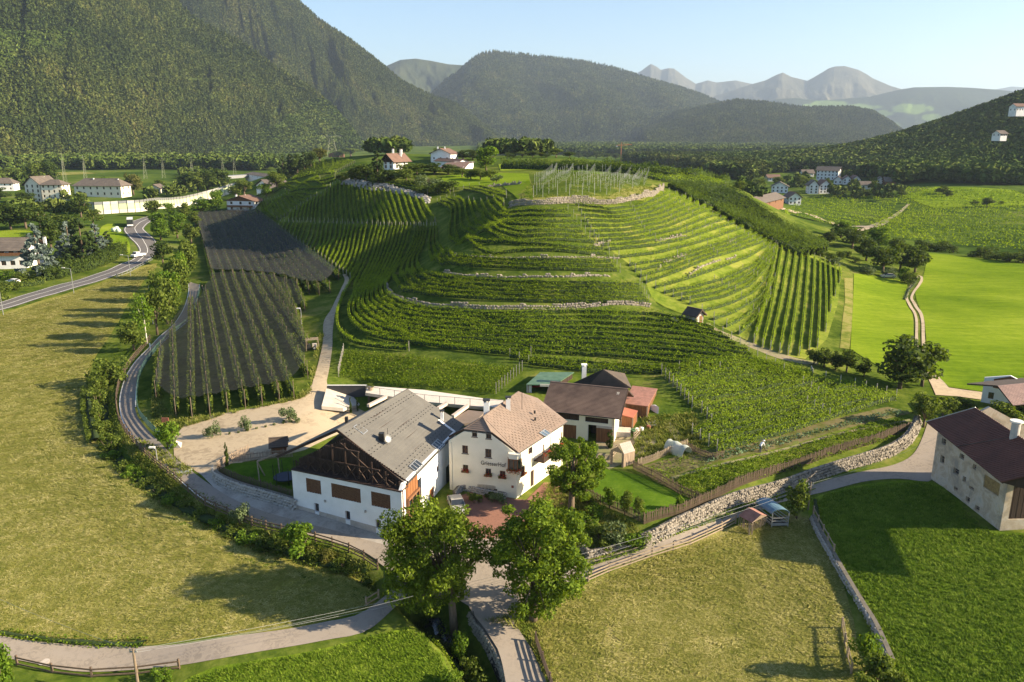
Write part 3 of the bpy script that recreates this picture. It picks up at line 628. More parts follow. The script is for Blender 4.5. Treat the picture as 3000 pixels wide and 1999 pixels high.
# far vineyards across the valley on the right
family(lerp_guides([[(2030,540),(2150,560),(2420,578)],[(2000,518),(2100,525),(2420,545)],[(2030,503),(2120,508),(2420,520)],[(2070,485),(2200,488),(2420,500)],[(2090,470),(2250,470),(2420,480)]], [4,3,3,3]), 'vine row on the terraced field across the valley', 'rows across the valley', 'the near side', mat=L_vine, dens=6, size=.8, posts=False, h1=1.8, wd=1.0, core=False)
family(lerp_guides([[(1800,490),(1860,505),(1950,525)],[(1830,470),(1950,490),(2040,500)],[(1850,460),(1980,470),(2060,472)],[(1900,452),(2050,452),(2150,462)]], [4,4,3]), 'vine row in the bright field below the hamlet', 'rows below the hamlet', 'the near side', mat=L_vine2, dens=6, size=.8, posts=False, h1=1.8, wd=1.0, core=False)
family(lerp_guides([[(2080,455),(2200,462),(2420,470)],[(2080,435),(2250,440),(2420,448)]], [5]), 'vine row in the field under the wooded hill', 'rows under the wooded hill', 'the near side', mat=L_vine2, dens=5, size=.9, posts=False, h1=1.8, wd=1.0, core=False)
# garden crops: too many plants to count
def crop(name, px, label, mat, h, dens, size, kind='stuff', mound=0.0, cat='plants', ht0=.05):
    P = [gp(*p) for p in px]; B = np.array([tuple(p)[:2] for p in P]); x0, y0 = B.min(0); x1, y1 = B.max(0)
    n = int((x1-x0)*(y1-y0)*dens); x = RNG.uniform(x0, x1, n); y = RNG.uniform(y0, y1, n); k = inside(B, x, y); x = x[k]; y = y[k]
    hh = h*(.55+.45*np.sin(x*1.7+np.sin(y*1.1)*2)*np.sin(y*1.9+x*.6)) if mound else h
    z = gh(x, y) + ht0 + RNG.random(len(x))**.6 * hh
    me = leaf_mesh(name, np.column_stack([x, y, z]), RNG.uniform(.6, 1.4, len(x))*size, mat, .6)
    o = link(name, me); tag(o, label, cat, None, kind); return o
crop('potato_plants', [(1560,1135),(1560,1098),(1700,1062),(1850,1024),(2060,965),(2100,985),(2085,1005),(1900,1055),(1700,1115),(1600,1148)], 'dense potato plants growing along the picket fence', L_young, .8, 90, .2, mound=1)
crop('cabbage_rows', [(1640,1050),(1700,1030),(1900,985),(2050,945),(2090,950),(1830,1016),(1700,1048),(1600,1078)], 'sparse cabbages in the soil strip beside the vines', leafmat('cabbage_leaves',(.07,.12,.06),(.16,.24,.13),.8,.2), .4, 22, .3)
crop('vegetable_bed', [(1475,1078),(1500,1072),(1560,1098),(1558,1130),(1500,1105)], 'mixed vegetables in the fenced garden corner', L_young, .5, 30, .2, mound=1)

crop('garden_vegetables', [(1500,1070),(1560,1050),(1600,1042),(1635,1052),(1560,1090),(1520,1095)], 'rows of vegetables around the net tunnel', L_young, .4, 16, .22, mound=1)
crop('plateau_grass', [(1192,460),(1200,440),(1222,425),(1228,452),(1400,450),(1470,430),(1520,436),(1480,459),(1400,461),(1290,462)], 'dry grass on the rim of the plateau', leafmat('rim_grass',(.10,.13,.02),(.24,.25,.05),.6,.3,(.36,.31,.10)), .3, 3, .4)
# ---------------------------------------------------------------- mountains: sheets from foot to crest with their own back slope
def vnoise(x, y, seed=0):
    r = np.random.default_rng(seed); T = r.random((64,64)); xi = np.floor(x).astype(int); yi = np.floor(y).astype(int); fx = x-xi; fy = y-yi
    fx = fx*fx*(3-2*fx); fy = fy*fy*(3-2*fy); g = lambda i, j: T[i % 64, j % 64]
    return g(xi,yi)*(1-fx)*(1-fy)+g(xi+1,yi)*fx*(1-fy)+g(xi,yi+1)*(1-fx)*fy+g(xi+1,yi+1)*fx*fy
def fbm(x, y, o=5, seed=0):
    s = 0; a = .5
    for k in range(o): s = s + a*(vnoise(x*2**k, y*2**k, seed+k)-.5); a *= .5
    return s
def mountmat(name, c1, c2, c3, sc, rock=(.30,.27,.22), meadow=(.16,.24,.05), rk=.62):
    m, t, b = node_mat(name); v = coords(t); f = noise(t, v, sc, 8, .7); f2 = noise(t, v, sc*9, 6, .8)
    a = mixc(t, f2, c1, c2); a = mixc(t, ramp(t, f, [(.4,(0,0,0)),(.65,(1,1,1))]), a, c3)
    f3 = noise(t, v, sc*2.3, 7, .75, .8); a = mixc(t, ramp(t, f3, [(rk,(0,0,0)),(rk+.06,(1,1,1))]), a, rock)
    md = t.nodes.new('ShaderNodeAttribute'); md.attribute_name = 'meadow'
    a = mixc(t, md.outputs['Fac'], a, mixc(t, f2, meadow, tuple(x*.8 for x in meadow)))
    rc = t.nodes.new('ShaderNodeAttribute'); rc.attribute_name = 'bare'
    a = mixc(t, rc.outputs['Fac'], a, rock)
    t.links.new(a, b.inputs['Base Color']); b.inputs['Roughness'].default_value = 1; b.inputs['Specular IOR Level'].default_value = 0
    bump(t, b, f2, 1.0, 1.5/sc*.01); MATS[name] = m; return m
def mountain(name, crest, Dc, base, Db, mat, nx=220, nz=90, amp=60, gul=6, seed=1, prof=1.0, meadows=(), bares=(), back=.9, smooth=False):
    cx = np.array(crest, float); bx = np.array(base, float)
    X = np.linspace(cx[0,0], cx[-1,0], nx)
    cy = np.interp(X, cx[:,0], cx[:,1]); by = np.interp(X, bx[:,0], bx[:,1])
    Dcv = np.interp(X, np.linspace(X[0], X[-1], len(Dc)), Dc); Dbv = np.interp(X, np.linspace(X[0], X[-1], len(Db)), Db)
    def sm(a, k=max(3, nx//28)):
        w_ = np.hanning(k*2+1); w_ /= w_.sum(); return np.convolve(np.pad(a, k, mode='reflect', reflect_type='odd'), w_, 'valid')
    if smooth: cy = sm(cy); Dcv = sm(Dcv); by = sm(by); Dbv = sm(Dbv)
    top = np.array([tuple(atD(a, b, d)) for a, b, d in zip(X, cy, Dcv)]); bot = np.array([tuple(atD(a, b, d)) for a, b, d in zip(X, by, Dbv)])
    bot[:,2] = np.minimum(bot[:,2], 0) - 5
    t = np.linspace(0, 1, nz)[:,None,None]; S = bot[None]*(1-t) + top[None]*t
    tt = t[:,:,0]; S[:,:,2] = bot[:,2] + (top[:,2]-bot[:,2]) * tt**prof
    env = np.sin(np.clip(tt, 0, 1)*math.pi)**.7
    Ln = np.linalg.norm(top[-1,:2]-top[0,:2]); u = np.linspace(0, 1, nx)[None]*np.ones((nz,1)); vv = tt*np.ones((1,nx))
    gul = gul*.55; n1 = fbm(u*gul+3, vv*1.6+seed*3.1+u*1.5, 6, seed); rid = -np.abs(fbm(u*gul*1.7+9, vv*.8+seed*1.7, 5, seed+20))*1.6
    disp = amp*(n1*2.4+rid*.45)*env
    S[:,:,1] -= disp; S[:,:,2] += disp*.35
    # back slope
    bk = S[-1].copy(); bk[:,1] += (top[:,2]-bot[:,2])*1.4*back; bk[:,2] = bot[:,2]
    S = np.concatenate([S, (S[-1:]+bk[None])/2, bk[None]], 0); R_ = S.shape[0]
    idx = np.arange(R_*nx).reshape(R_, nx); Fq = np.stack([idx[:-1,:-1], idx[:-1,1:], idx[1:,1:], idx[1:,:-1]], -1).reshape(-1,4)
    me = np_mesh(name, S.reshape(-1,3), Fq, True); me.materials.append(mat)
    # where the pixel falls: alpine meadows and bare ground really lie there
    P = S.reshape(-1,3); d = P[:,1]*CP - (P[:,2]-CAM_H)*SP; uu = P[:,1]*SP + (P[:,2]-CAM_H)*CP
    px = 1176.5 + FPX*P[:,0]/d; py = 784 - FPX*uu/d
    for an, lst in (('meadow', meadows), ('bare', bares)):
        val = np.zeros(len(P))
        for (x, y, rx, ry, k) in lst:
            q = ((px-x)/rx)**2 + ((py-y)/ry)**2 + fbm(px/14, py/9, 3, 5)*1.4; val = np.maximum(val, np.clip((1-q)*2.5, 0, 1)*k)
        A_ = me.attributes.new(an, 'FLOAT', 'POINT'); A_.data.foreach_set('value', val.astype(np.float32))
    tag(link(name, me), kind='structure'); return S[:nz]
MM_near = mountmat('wooded_mountain', (.026,.045,.014), (.05,.072,.018), (.075,.09,.024), .004, rock=(.24,.20,.14), rk=.70)
MM_mid = mountmat('distant_wooded_mountain', (.022,.034,.016), (.05,.062,.028), (.065,.072,.034), .0022, rock=(.24,.20,.15), rk=.69)
MM_far = mountmat('bare_peak', (.055,.058,.045), (.085,.082,.062), (.12,.11,.075), .0012, rock=(.16,.145,.12), rk=.62)
MM_m = mountmat('alpine_forest', (.02,.032,.018), (.035,.048,.025), (.03,.042,.022), .001, rock=(.2,.18,.14), rk=.72)
S8 = mountain('far_mountain_haze', [(2180,222),(2287,206),(2325,199),(2360,202),(2460,215)], [16000,16000], [(2180,330),(2460,330)], [14000,14000], MM_m, 40, 20, 100, seed=4)
S6 = mountain('peak_range', [(1380,215),(1455,174),(1475,162),(1495,147),(1508,153),(1519,161),(1535,157),(1549,158),(1578,180),(1599,193),(1626,185),(1647,190),(1690,185),(1727,193),(1780,200)], [12500,12500], [(1380,330),(1780,330)], [10000,10000], MM_far, 160, 50, 260, 14, seed=6)
S6b = mountain('rounded_peaks', [(1640,222),(1727,194),(1759,185),(1785,172),(1799,167),(1818,177),(1855,186),(1870,178),(1887,168),(1905,157),(1919,153),(1941,152),(1973,161),(1990,170),(2005,180),(2047,198),(2074,206),(2150,235)], [10500,10500], [(1640,340),(2150,340)], [7500,7500], MM_far, 200, 70, 240, 10, seed=9,
      meadows=[])
S7 = mountain('wooded_range', [(1600,255),(1700,245),(1790,228),(1830,225),(1880,232),(1930,228),(2000,222),(2074,205),(2101,201),(2175,200),(2229,202),(2287,206),(2335,211),(2440,218)], [8500,8500], [(1600,345),(2440,345)], [6000,6000], MM_m, 200, 70, 160, 9, seed=12,
      meadows=[(1900,242,55,11,.9),(1965,248,60,10,.9),(2010,262,45,10,.8),(2095,250,50,13,.85),(2040,290,30,12,.5),(2140,270,25,10,.7),(1800,192,18,5,.4)])
S3 = mountain('blue_range', [(800,215),(880,155),(920,138),(955,135),(990,140),(1030,148),(1075,151),(1140,190),(1200,240)], [7000,7000], [(800,345),(1200,345)], [5000,5000], MM_mid, 140, 70, 200, 8, seed=15)
S4 = mountain('central_mountain', [(900,340),(960,260),(1000,212),(1030,185),(1050,174),(1075,150),(1095,135),(1110,128),(1135,124),(1180,129),(1231,134),(1300,142),(1354,149),(1418,164),(1493,188),(1551,205),(1621,228),(1700,262),(1800,310)], [5200,5400,5600], [(900,352),(1800,352)], [3400,3600,3900], MM_mid, 300, 120, 170, 10, seed=18, prof=.9,
      meadows=[(1520,216,45,8,1),(1560,226,50,9,1),(1600,240,45,7,1),(1570,245,60,5,.8)], bares=[(1165,322,14,7,.6)])
S5 = mountain('round_hill', [(1480,300),(1560,260),(1640,245),(1690,235),(1754,240),(1845,252),(1951,252),(2005,262),(2047,286),(2069,302),(2110,335)], [3900,3700], [(1480,356),(2110,356)], [2700,2500], MM_mid, 200, 80, 80, 7, seed=22, bares=[(1820,311,30,5,.9)])
S2 = mountain('left_back_mountain', [(380,-330),(560,-130),(675,0),(740,55),(800,95),(860,140),(925,195),(1000,230),(1050,245),(1100,285),(1150,320),(1200,348)], [3000,3200,3500], [(380,375),(700,352),(1200,354)], [2250,2500,3100], MM_near, 260, 130, 130, 16, seed=30, smooth=True)
S1 = mountain('left_front_mountain', [(-420,-560),(-100,-330),(200,-150),(300,-70),(400,0),(430,45),(500,85),(565,115),(630,165),(700,205),(750,240),(800,295),(830,330),(850,352)], [1700,1900,2100], [(-420,392),(300,380),(600,368),(850,356)], [820,950,1250,1600,2000], MM_near, 300, 150, 75, 16, seed=34, smooth=True, bares=[(722,308,10,12,1)])
# ---- low-poly trees that make up the far woods (instanced on points; nobody could count them)
def wood_tree(kind, seed):
    r = np.random.default_rng(seed); n = 34 if kind == 'c' else 46
    if kind == 'c':
        z = r.random(n)**.8; rad = (1-z)*.2+.015; a = r.random(n)*6.28; C = np.column_stack([np.cos(a)*rad*r.uniform(.4,1,n), np.sin(a)*rad*r.uniform(.4,1,n), .08+z*.92]); s = .17-.09*z
    else:
        q = r.normal(size=(n,3)); q /= np.linalg.norm(q, axis=1)[:,None]; q *= r.uniform(.6,1,n)[:,None]; C = q*np.array([.34,.34,.36])+np.array([0,0,.6]); s = np.full(n, .26)
    Vv, Ff = quads(C, s*1.7, .4, r); me = np_mesh('wood_tree_mesh', Vv, Ff)
    A_ = me.attributes.new('rnd', 'FLOAT', 'POINT'); A_.data.foreach_set('value', np.repeat(r.random(n), 4).astype(np.float32)); return me
def woodmat(name, st):
    m, t, b = node_mat(name); oi = t.nodes.new('ShaderNodeObjectInfo'); a_ = t.nodes.new('ShaderNodeAttribute'); a_.attribute_name = 'rnd'
    gp_ = t.nodes.new('ShaderNodeNewGeometry'); nz_ = noise(t, gp_.outputs['Position'], .006, 5, .65); ad_ = N(t, 'ShaderNodeMath', operation='MULTIPLY_ADD'); t.links.new(oi.outputs['Random'], ad_.inputs[0]); ad_.inputs[1].default_value = .55; mr_ = N(t, 'ShaderNodeMapRange'); t.links.new(nz_, mr_.inputs[0]); mr_.inputs[1].default_value = .35; mr_.inputs[2].default_value = .68; mr_.inputs[3].default_value = -.12; mr_.inputs[4].default_value = .55; t.links.new(mr_.outputs[0], ad_.inputs[2]); c = ramp(t, ad_.outputs[0], st); c = mixc(t, 1.0, c, ramp(t, a_.outputs['Fac'], [(0,(.65,.65,.65)),(1,(1.25,1.25,1.25))]), 'MULTIPLY')
    t.links.new(c, b.inputs['Base Color']); b.inputs['Roughness'].default_value = .8; b.inputs['Specular IOR Level'].default_value = .0; return m
W_con = woodmat('conifer_wood', [(0,(.040,.062,.018)),(.4,(.076,.102,.026)),(.75,(.125,.145,.036)),(1,(.19,.18,.06))])
W_dec = woodmat('broadleaf_wood', [(0,(.038,.064,.014)),(.5,(.075,.108,.022)),(1,(.14,.165,.04))])
wc = bpy.data.collections.new('wood_trees_source')
for k in range(3):
    me = wood_tree('c', k); me.materials.append(W_con); o = bpy.data.objects.new('wood_conifer', me); wc.objects.link(o)
wd_ = bpy.data.collections.new('wood_broadleaf_source')
for k in range(3):
    me = wood_tree('d', 10+k); me.materials.append(W_dec); o = bpy.data.objects.new('wood_broadleaf', me); wd_.objects.link(o)
def scatter(name, P, S_, coll, label, cat='wood', sx=1.0):
    me = bpy.data.meshes.new(name); me.vertices.add(len(P)); me.vertices.foreach_set('co', np.asarray(P, np.float32).ravel())
    a = me.attributes.new('sc', 'FLOAT_VECTOR', 'POINT'); S_ = np.asarray(S_); wv = RNG.uniform(.85, 1.25, len(P))*sx
    a.data.foreach_set('vector', np.column_stack([S_*wv, S_*wv, S_]).astype(np.float32).ravel())
    b = me.attributes.new('rz', 'FLOAT_VECTOR', 'POINT'); b.data.foreach_set('vector', np.column_stack([np.zeros(len(P)), np.zeros(len(P)), RNG.random(len(P))*6.28]).astype(np.float32).ravel())
    o = link(name, me); tag(o, label, cat, None, 'stuff')
    g = bpy.data.node_groups.new(name+'_nodes', 'GeometryNodeTree'); g.interface.new_socket('Geometry', in_out='INPUT', socket_type='NodeSocketGeometry'); g.interface.new_socket('Geometry', in_out='OUTPUT', socket_type='NodeSocketGeometry')
    gi = g.nodes.new('NodeGroupInput'); go = g.nodes.new('NodeGroupOutput'); ip = g.nodes.new('GeometryNodeInstanceOnPoints'); ci = g.nodes.new('GeometryNodeCollectionInfo')
    ci.inputs[0].default_value = coll; ci.inputs['Separate Children'].default_value = True; ci.inputs['Reset Children'].default_value = True
    s1 = g.nodes.new('GeometryNodeInputNamedAttribute'); s1.data_type = 'FLOAT_VECTOR'; s1.inputs[0].default_value = 'sc'
    s2 = g.nodes.new('GeometryNodeInputNamedAttribute'); s2.data_type = 'FLOAT_VECTOR'; s2.inputs[0].default_value = 'rz'
    er = g.nodes.new('FunctionNodeEulerToRotation')
    ip.inputs['Pick Instance'].default_value = True; L = g.links.new
    L(gi.outputs[0], ip.inputs['Points']); L(ci.outputs[0], ip.inputs['Instance']); L(s1.outputs[0], ip.inputs['Scale']); L(s2.outputs[0], er.inputs[0]); L(er.outputs[0], ip.inputs['Rotation']); L(ip.outputs[0], go.inputs[0])
    md = o.modifiers.new('trees', 'NODES'); md.node_group = g; return o
def on_sheet(S, n, tmax=1.0, tmin=0.0):
    R_, C_ = S.shape[:2]; a = RNG.uniform(tmin*(R_-1), tmax*(R_-1)-.001, n*2); b = RNG.uniform(0, C_-1.001, n*2); i = a.astype(int); j = b.astype(int); fa = (a-i)[:,None]; fb = (b-j)[:,None]
    P = S[i,j]*(1-fa)*(1-fb)+S[i+1,j]*fa*(1-fb)+S[i,j+1]*(1-fa)*fb+S[i+1,j+1]*fa*fb
    # even out: probability by cell area
    ar = np.linalg.norm(np.cross(S[i+1,j]-S[i,j], S[i,j+1]-S[i,j]), axis=1); k = np.argsort(-(ar**.6)*RNG.random(len(ar)))[:n]; return P[k]
def in_view(P, m=120):
    d = P[:,1]*CP - (P[:,2]-CAM_H)*SP; u = P[:,1]*SP + (P[:,2]-CAM_H)*CP; px = 1176.5 + FPX*P[:,0]/d; py = 784 - FPX*u/d
    return (px > -m) & (px < 2353+m) & (py > -m)
P = on_sheet(S1, 90000); P = P[in_view(P)]
mx = fbm(P[:,0]/160, P[:,2]/160, 4, 77) + .10*np.exp(-P[:,2]/60.)
gap = fbm(P[:,0]/60+5, P[:,2]/60, 4, 99); P = P[gap > -.2]; mx = mx[gap > -.2]
k = mx > .10
scatter('mountain_conifers', P[~k], RNG.uniform(12, 24, (~k).sum()), wc, 'conifers covering the near left mountain', sx=1.05)
scatter('mountain_broadleaf_wood', P[k], RNG.uniform(10, 18, k.sum()), wd_, 'broadleaf woods on the near left mountain')
P = on_sheet(S2, 80000); P = P[in_view(P)]; scatter('back_mountain_conifers', P, RNG.uniform(13, 22, len(P)), wc, 'conifers covering the second left mountain', sx=1.3)
P = on_sheet(S4, 70000); P = P[in_view(P)]; scatter('central_mountain_wood', P, RNG.uniform(16, 34, len(P)), wc, 'dark forest on the central mountain', sx=1.4)
P = on_sheet(S5, 26000); scatter('round_hill_wood', P, RNG.uniform(14, 22, len(P)), wc, 'dark woods on the round hill across the valley', sx=1.5)
# wooded hill on the right and the belt of woods behind the plateau, on the ground itself
def wood_on_ground(name, px, n, coll, lo, hi, label, sx=1.0, mixed=None, dmax=1300):
    B = np.array([tuple(atD(a, b, 1.0))[:1] + (0,) for a, b in px]); pxy = np.array(px, float)
    # sample ground points and keep those that project inside the outline
    y = np.exp(RNG.uniform(math.log(380), math.log(dmax), n)); s = RNG.uniform(-.8, .8, n); x = s*y; z = gh(x, y)
    d = y*CP - (z-CAM_H)*SP; u = y*SP + (z-CAM_H)*CP; qx = 1176.5+FPX*x/d; qy = 784-FPX*u/d
    k = inside(pxy, qx, qy); P_ = np.column_stack([x, y, z])[k]; return P_
right_px = [(1480,358),(1600,352),(1750,350),(1950,345),(2100,300),(2200,268),(2353,214),(2500,190),(2500,425),(2353,428),(2250,425),(2120,418),(2060,428),(1950,400),(1900,398),(1850,392),(1770,400),(1720,418),(1640,405),(1560,385),(1500,380),(1430,372)]
P = wood_on_ground('w', right_px, 260000, None, 0, 0, '')
near = np.argsort(P[:,1]); 
k = RNG.random(len(P)) < .8; P = P[k]
mx = fbm(P[:,0]/70, P[:,1]/110, 3, 41) + np.clip((P[:,0]-230)/500, -.12, .22)
k = mx > .0
print('right wood', len(P))
scatter('hillside_conifers', P[~k], RNG.uniform(9, 14, (~k).sum()), wc, 'dark conifers on the wooded hill at the right', sx=1.2)
scatter('hillside_broadleaf_wood', P[k], RNG.uniform(7, 12, k.sum()), wd_, 'broadleaf woods on the hill at the right')
P = wood_on_ground('w', [(1120,343),(1560,345),(1560,360),(1450,358),(1120,359)], 60000, None, 0, 0, ''); scatter('plateau_back_wood', P, RNG.uniform(6, 11, len(P)), wd_, 'dark band of woods behind the plateau')
P = wood_on_ground('w', [(640,345),(900,345),(980,352),(900,358),(760,356),(650,372),(600,395),(560,392)], 40000, None, 0, 0, ''); scatter('knoll_back_wood', P, RNG.uniform(6, 11, len(P)), wd_, 'woods behind the knoll with the pylon')
P = np.concatenate([wood_on_ground('w', q, 9000, None, 0, 0, '') for q in ([(1700,425),(1740,425),(1745,450),(1700,450)],[(1800,418),(1850,412),(1870,440),(1815,440)],[(1935,430),(2010,430),(2080,445),(2060,462),(1960,460)],[(1840,395),(1960,395),(2060,415),(1930,412),(1850,402)],[(1890,448),(1935,445),(1940,460),(1900,470)],[(1730,455),(1760,450),(1765,468),(1735,475)])]); scatter('hamlet_shrubbery', P, RNG.uniform(3, 8, len(P)), wd_, 'garden trees and shrubs between the hamlet houses')
P = np.concatenate([wood_on_ground('w', q, 12000, None, 0, 0, '') for q in ([(-50,500),(120,490),(230,500),(235,515),(120,520),(-50,525)],[(-40,395),(60,400),(130,410),(90,440),(-40,430)],[(410,400),(520,398),(520,412),(420,420)],[(150,470),(190,466),(200,484),(160,488)],[(330,455),(420,440),(520,425),(520,432),(420,452),(335,466)])]); scatter('valley_shrubbery', P, RNG.uniform(4, 9, len(P)), wd_, 'shrubs and small woods around the railway')
P = wood_on_ground('w', [(1100,334),(1920,334),(1920,352),(1720,358),(1500,356),(1100,357)], 190000, None, 0, 0, '', dmax=3300); scatter('valley_floor_wood', P, RNG.uniform(9, 16, len(P)), wd_, 'far dark woods on the valley floor')
left_px = [(-150,372),(0,372),(300,372),(620,372),(640,392),(560,392),(330,390),(200,392),(120,388),(-150,398)]
P = wood_on_ground('w', left_px, 40000, None, 0, 0, ''); scatter('valley_edge_wood', P, RNG.uniform(8, 15, len(P)), wd_, 'broadleaf belt at the foot of the left mountain')
# ---------------------------------------------------------------- building kit
W_white = simple('white_render', (.80,.785,.76), (.68,.665,.63), .45, .9, bmp=.15, bdist=.01, mid=(.3,.6))
W_cream = simple('cream_render', (.78,.71,.57), (.70,.64,.50), .6, .9, bmp=.15, bdist=.01, mid=(.3,.6))
W_plinth = simple('concrete_plinth', (.50,.44,.38), (.38,.33,.28), 1.5, .9, bmp=.3)
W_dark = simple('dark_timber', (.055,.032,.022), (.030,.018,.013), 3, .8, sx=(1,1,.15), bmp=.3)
W_board = simple('brown_boards', (.22,.105,.045), (.12,.055,.028), 4, .8, sx=(2,2,.12), bmp=.3)
W_orange = simple('fresh_boards', (.27,.11,.04), (.17,.07,.028), 4, .7, sx=(2,2,.15))
W_grey = simple('weathered_wood', (.36,.27,.19), (.22,.165,.12), 5, .85, sx=(1,1,.2), bmp=.3)
W_frame = simple('window_frame', (.13,.055,.025), (.09,.04,.02), 3, .6)
W_wfr = simple('white_frame', (.7,.68,.63), (.6,.58,.54), 3, .6)
W_steel = simple('dark_steel', (.06,.058,.055), (.04,.04,.04), 3, .5, .6)
W_alu = simple('grey_metal', (.42,.42,.41), (.32,.32,.31), 2, .45, .6)
W_rust = simple('rust_red', (.30,.11,.07), (.2,.08,.05), 2, .8)
T_barn = simple('grey_roof_tiles', (.135,.127,.112), (.112,.105,.094), .7, .75, bmp=.2, bdist=.01, detail=6)
T_gh = simple('taupe_roof_shingles', (.225,.165,.13), (.18,.135,.108), .9, .7, bmp=.2, bdist=.01)
T_brown = simple('brown_roof_tiles', (.195,.135,.105), (.105,.072,.058), .45, .8, bmp=.3, bdist=.02)
T_red = simple('dark_red_sheet', (.135,.05,.034), (.095,.036,.026), .5, .55, bmp=.05, bdist=.01)
T_fleck = simple('red_shingle', (.33,.16,.12), (.22,.11,.085), 1.6, .9, bmp=.3)
T_salmon = simple('salmon_sheet', (.36,.12,.075), (.29,.10,.065), 1, .7)
T_dark = simple('dark_roof', (.10,.075,.058), (.07,.055,.045), 1, .8, bmp=.2)
T_hillr = simple('terracotta_roof', (.19,.115,.085), (.14,.085,.062), .6, .85)
T_grey = simple('grey_village_roof', (.155,.125,.10), (.11,.09,.075), .5, .85)
T_green = simple('green_glass_roof', (.11,.18,.11), (.07,.13,.07), 1.2, .3, spec=.4)
def glassmat():
    m, t, b = node_mat('window_glass'); b.inputs['Base Color'].default_value = (.025,.03,.035,1); b.inputs['Roughness'].default_value = .08; b.inputs['Specular IOR Level'].default_value = .9; MATS['window_glass'] = m; return m
W_glass = glassmat()
W_sky = simple('skylight_glass', (.10,.14,.18), (.08,.11,.15), 1, .06, spec=1.0)
F_red = leafmat('red_flowers', (.45,.01,.01), (.75,.03,.02), 4, .2); F_leaf = leafmat('box_leaves', (.04,.08,.02), (.09,.15,.03), 3, .3)
class WallF:
    """a vertical wall plane: u metres along from A to B, z absolute; outward normal to the right of A->B when seen from outside"""
    def __init__(s, A, B):
        s.A = Vector((A[0], A[1], 0)); s.B = Vector((B[0], B[1], 0)); d = s.B - s.A; s.L = d.length; s.e = d.normalized(); s.n = Vector((s.e.y, -s.e.x, 0))
    def p(s, u, z, out=0.0): q = s.A + s.e*u + s.n*out; return Vector((q.x, q.y, z))
    def uv(s, px, py, out=0.0):
        sx, sz = slopes(px, py); a = s.A + s.n*out; r = Vector((sx, 1.0, 0)); c = s.e.x*r.y - s.e.y*r.x
        y = (s.e.x*a.y - s.e.y*a.x) / c; q = r*y - a; return q.dot(s.e), CAM_H + sz*y
def wall(parent, W, outline, holes=(), mat=None, name='wall', t=.35, depth=.18):
    """wall sheet with real openings and their reveals; outline = [(u,z)...]"""
    vs = [Vector(p) for p in outline]; n = len(vs); ed = [(i, (i+1) % n) for i in range(n)]
    for h in holes:
        u0, u1, z0, z1 = h; k = len(vs); vs += [Vector(p) for p in ((u0,z0),(u1,z0),(u1,z1),(u0,z1))]; ed += [(k,k+1),(k+1,k+2),(k+2,k+3),(k+3,k)]
    r = geometry.delaunay_2d_cdt(vs, ed, [], 0, 1e-5); mb = MB(); base = len(mb.v)
    for off in (0, -t):
        k = len(mb.v); mb.v += [tuple(W.p(q.x, q.y, off)) for q in r[0]]
        for f in r[2]:
            cx = sum(r[0][i].x for i in f)/len(f); cy = sum(r[0][i].y for i in f)/len(f)
            if not inside([tuple(p) for p in outline], np.array([cx]), np.array([cy]))[0]: continue
            if any(h[0] < cx < h[1] and h[2] < cy < h[3] for h in holes): continue
            mb.f.append([k+i for i in f]); mb.mi.append(0)
    for i in range(n):
        a = outline[i]; b = outline[(i+1) % n]; mb.poly([W.p(*a), W.p(*b), W.p(*b, -t), W.p(*a, -t)])
    for u0, u1, z0, z1 in holes:
        q = [(u0,z0),(u1,z0),(u1,z1),(u0,z1)]
        for i in range(4): a = q[i]; b = q[(i+1) % 4]; mb.poly([W.p(*a), W.p(*b), W.p(*b, -t), W.p(*a, -t)])
    return mb.build(name, mat, parent)
def wbox(mb, W, u0, u1, z0, z1, o0, o1): return mb.hexa([W.p(u0,z0,o0), W.p(u1,z0,o0), W.p(u1,z0,o1), W.p(u0,z0,o1), W.p(u0,z1,o0), W.p(u1,z1,o0), W.p(u1,z1,o1), W.p(u0,z1,o1)])
def window(parent, W, h, fm=None, nv=1, nh=1, out=-.14, fw=.07, glass=None, name='window', sill=False, box=False):
    u0, u1, z0, z1 = h; mb = MB(); fm = fm or W_frame
    wbox(mb, W, u0, u0+fw, z0, z1, out-.04, out+.03); wbox(mb, W, u1-fw, u1, z0, z1, out-.04, out+.03)
    wbox(mb, W, u0+fw, u1-fw, z0, z0+fw, out-.04, out+.03); wbox(mb, W, u0+fw, u1-fw, z1-fw, z1, out-.04, out+.03)
    for i in range(nv): c = u0+(u1-u0)*(i+1)/(nv+1); wbox(mb, W, c-fw*.4, c+fw*.4, z0+fw, z1-fw, out-.03, out+.025)
    for i in range(nh): c = z0+(z1-z0)*(i+1)/(nh+1); wbox(mb, W, u0+fw, u1-fw, c-fw*.25, c+fw*.25, out-.025, out+.02)
    o = mb.build(name, fm, parent)
    g = MB(); wbox(g, W, u0+fw*.5, u1-fw*.5, z0+fw*.5, z1-fw*.5, out-.035, out-.015); g.build('pane', glass or W_glass, o)
    if sill: s_ = MB(); wbox(s_, W, u0-.08, u1+.08, z0-.07, z0-.01, -.1, .07); s_.build('sill', W_frame, o)
    if box:
        b = MB(); wbox(b, W, u0-.12, u1+.12, z0-.02, z0+.16, .03, .26); bo = b.build('flower_box', W_board, parent)
        flowers(bo, W, u0-.15, u1+.15, z0+.1, z0+.42, .02, .36)
    return o
def flowers(parent, W, u0, u1, z0, z1, o0, o1, n=90, red=.55):
    u = RNG.uniform(u0, u1, n); z = RNG.uniform(z0-.12, z1, n); o = RNG.uniform(o0, o1, n)
    P = np.array([tuple(W.p(a, b, c)) for a, b, c in zip(u, z, o)]); k = RNG.random(n) < red
    link('petals', leaf_mesh('petals', P[k], .14, F_red, .3), parent); link('box_foliage', leaf_mesh('box_foliage', P[~k], .16, F_leaf, .3), parent)
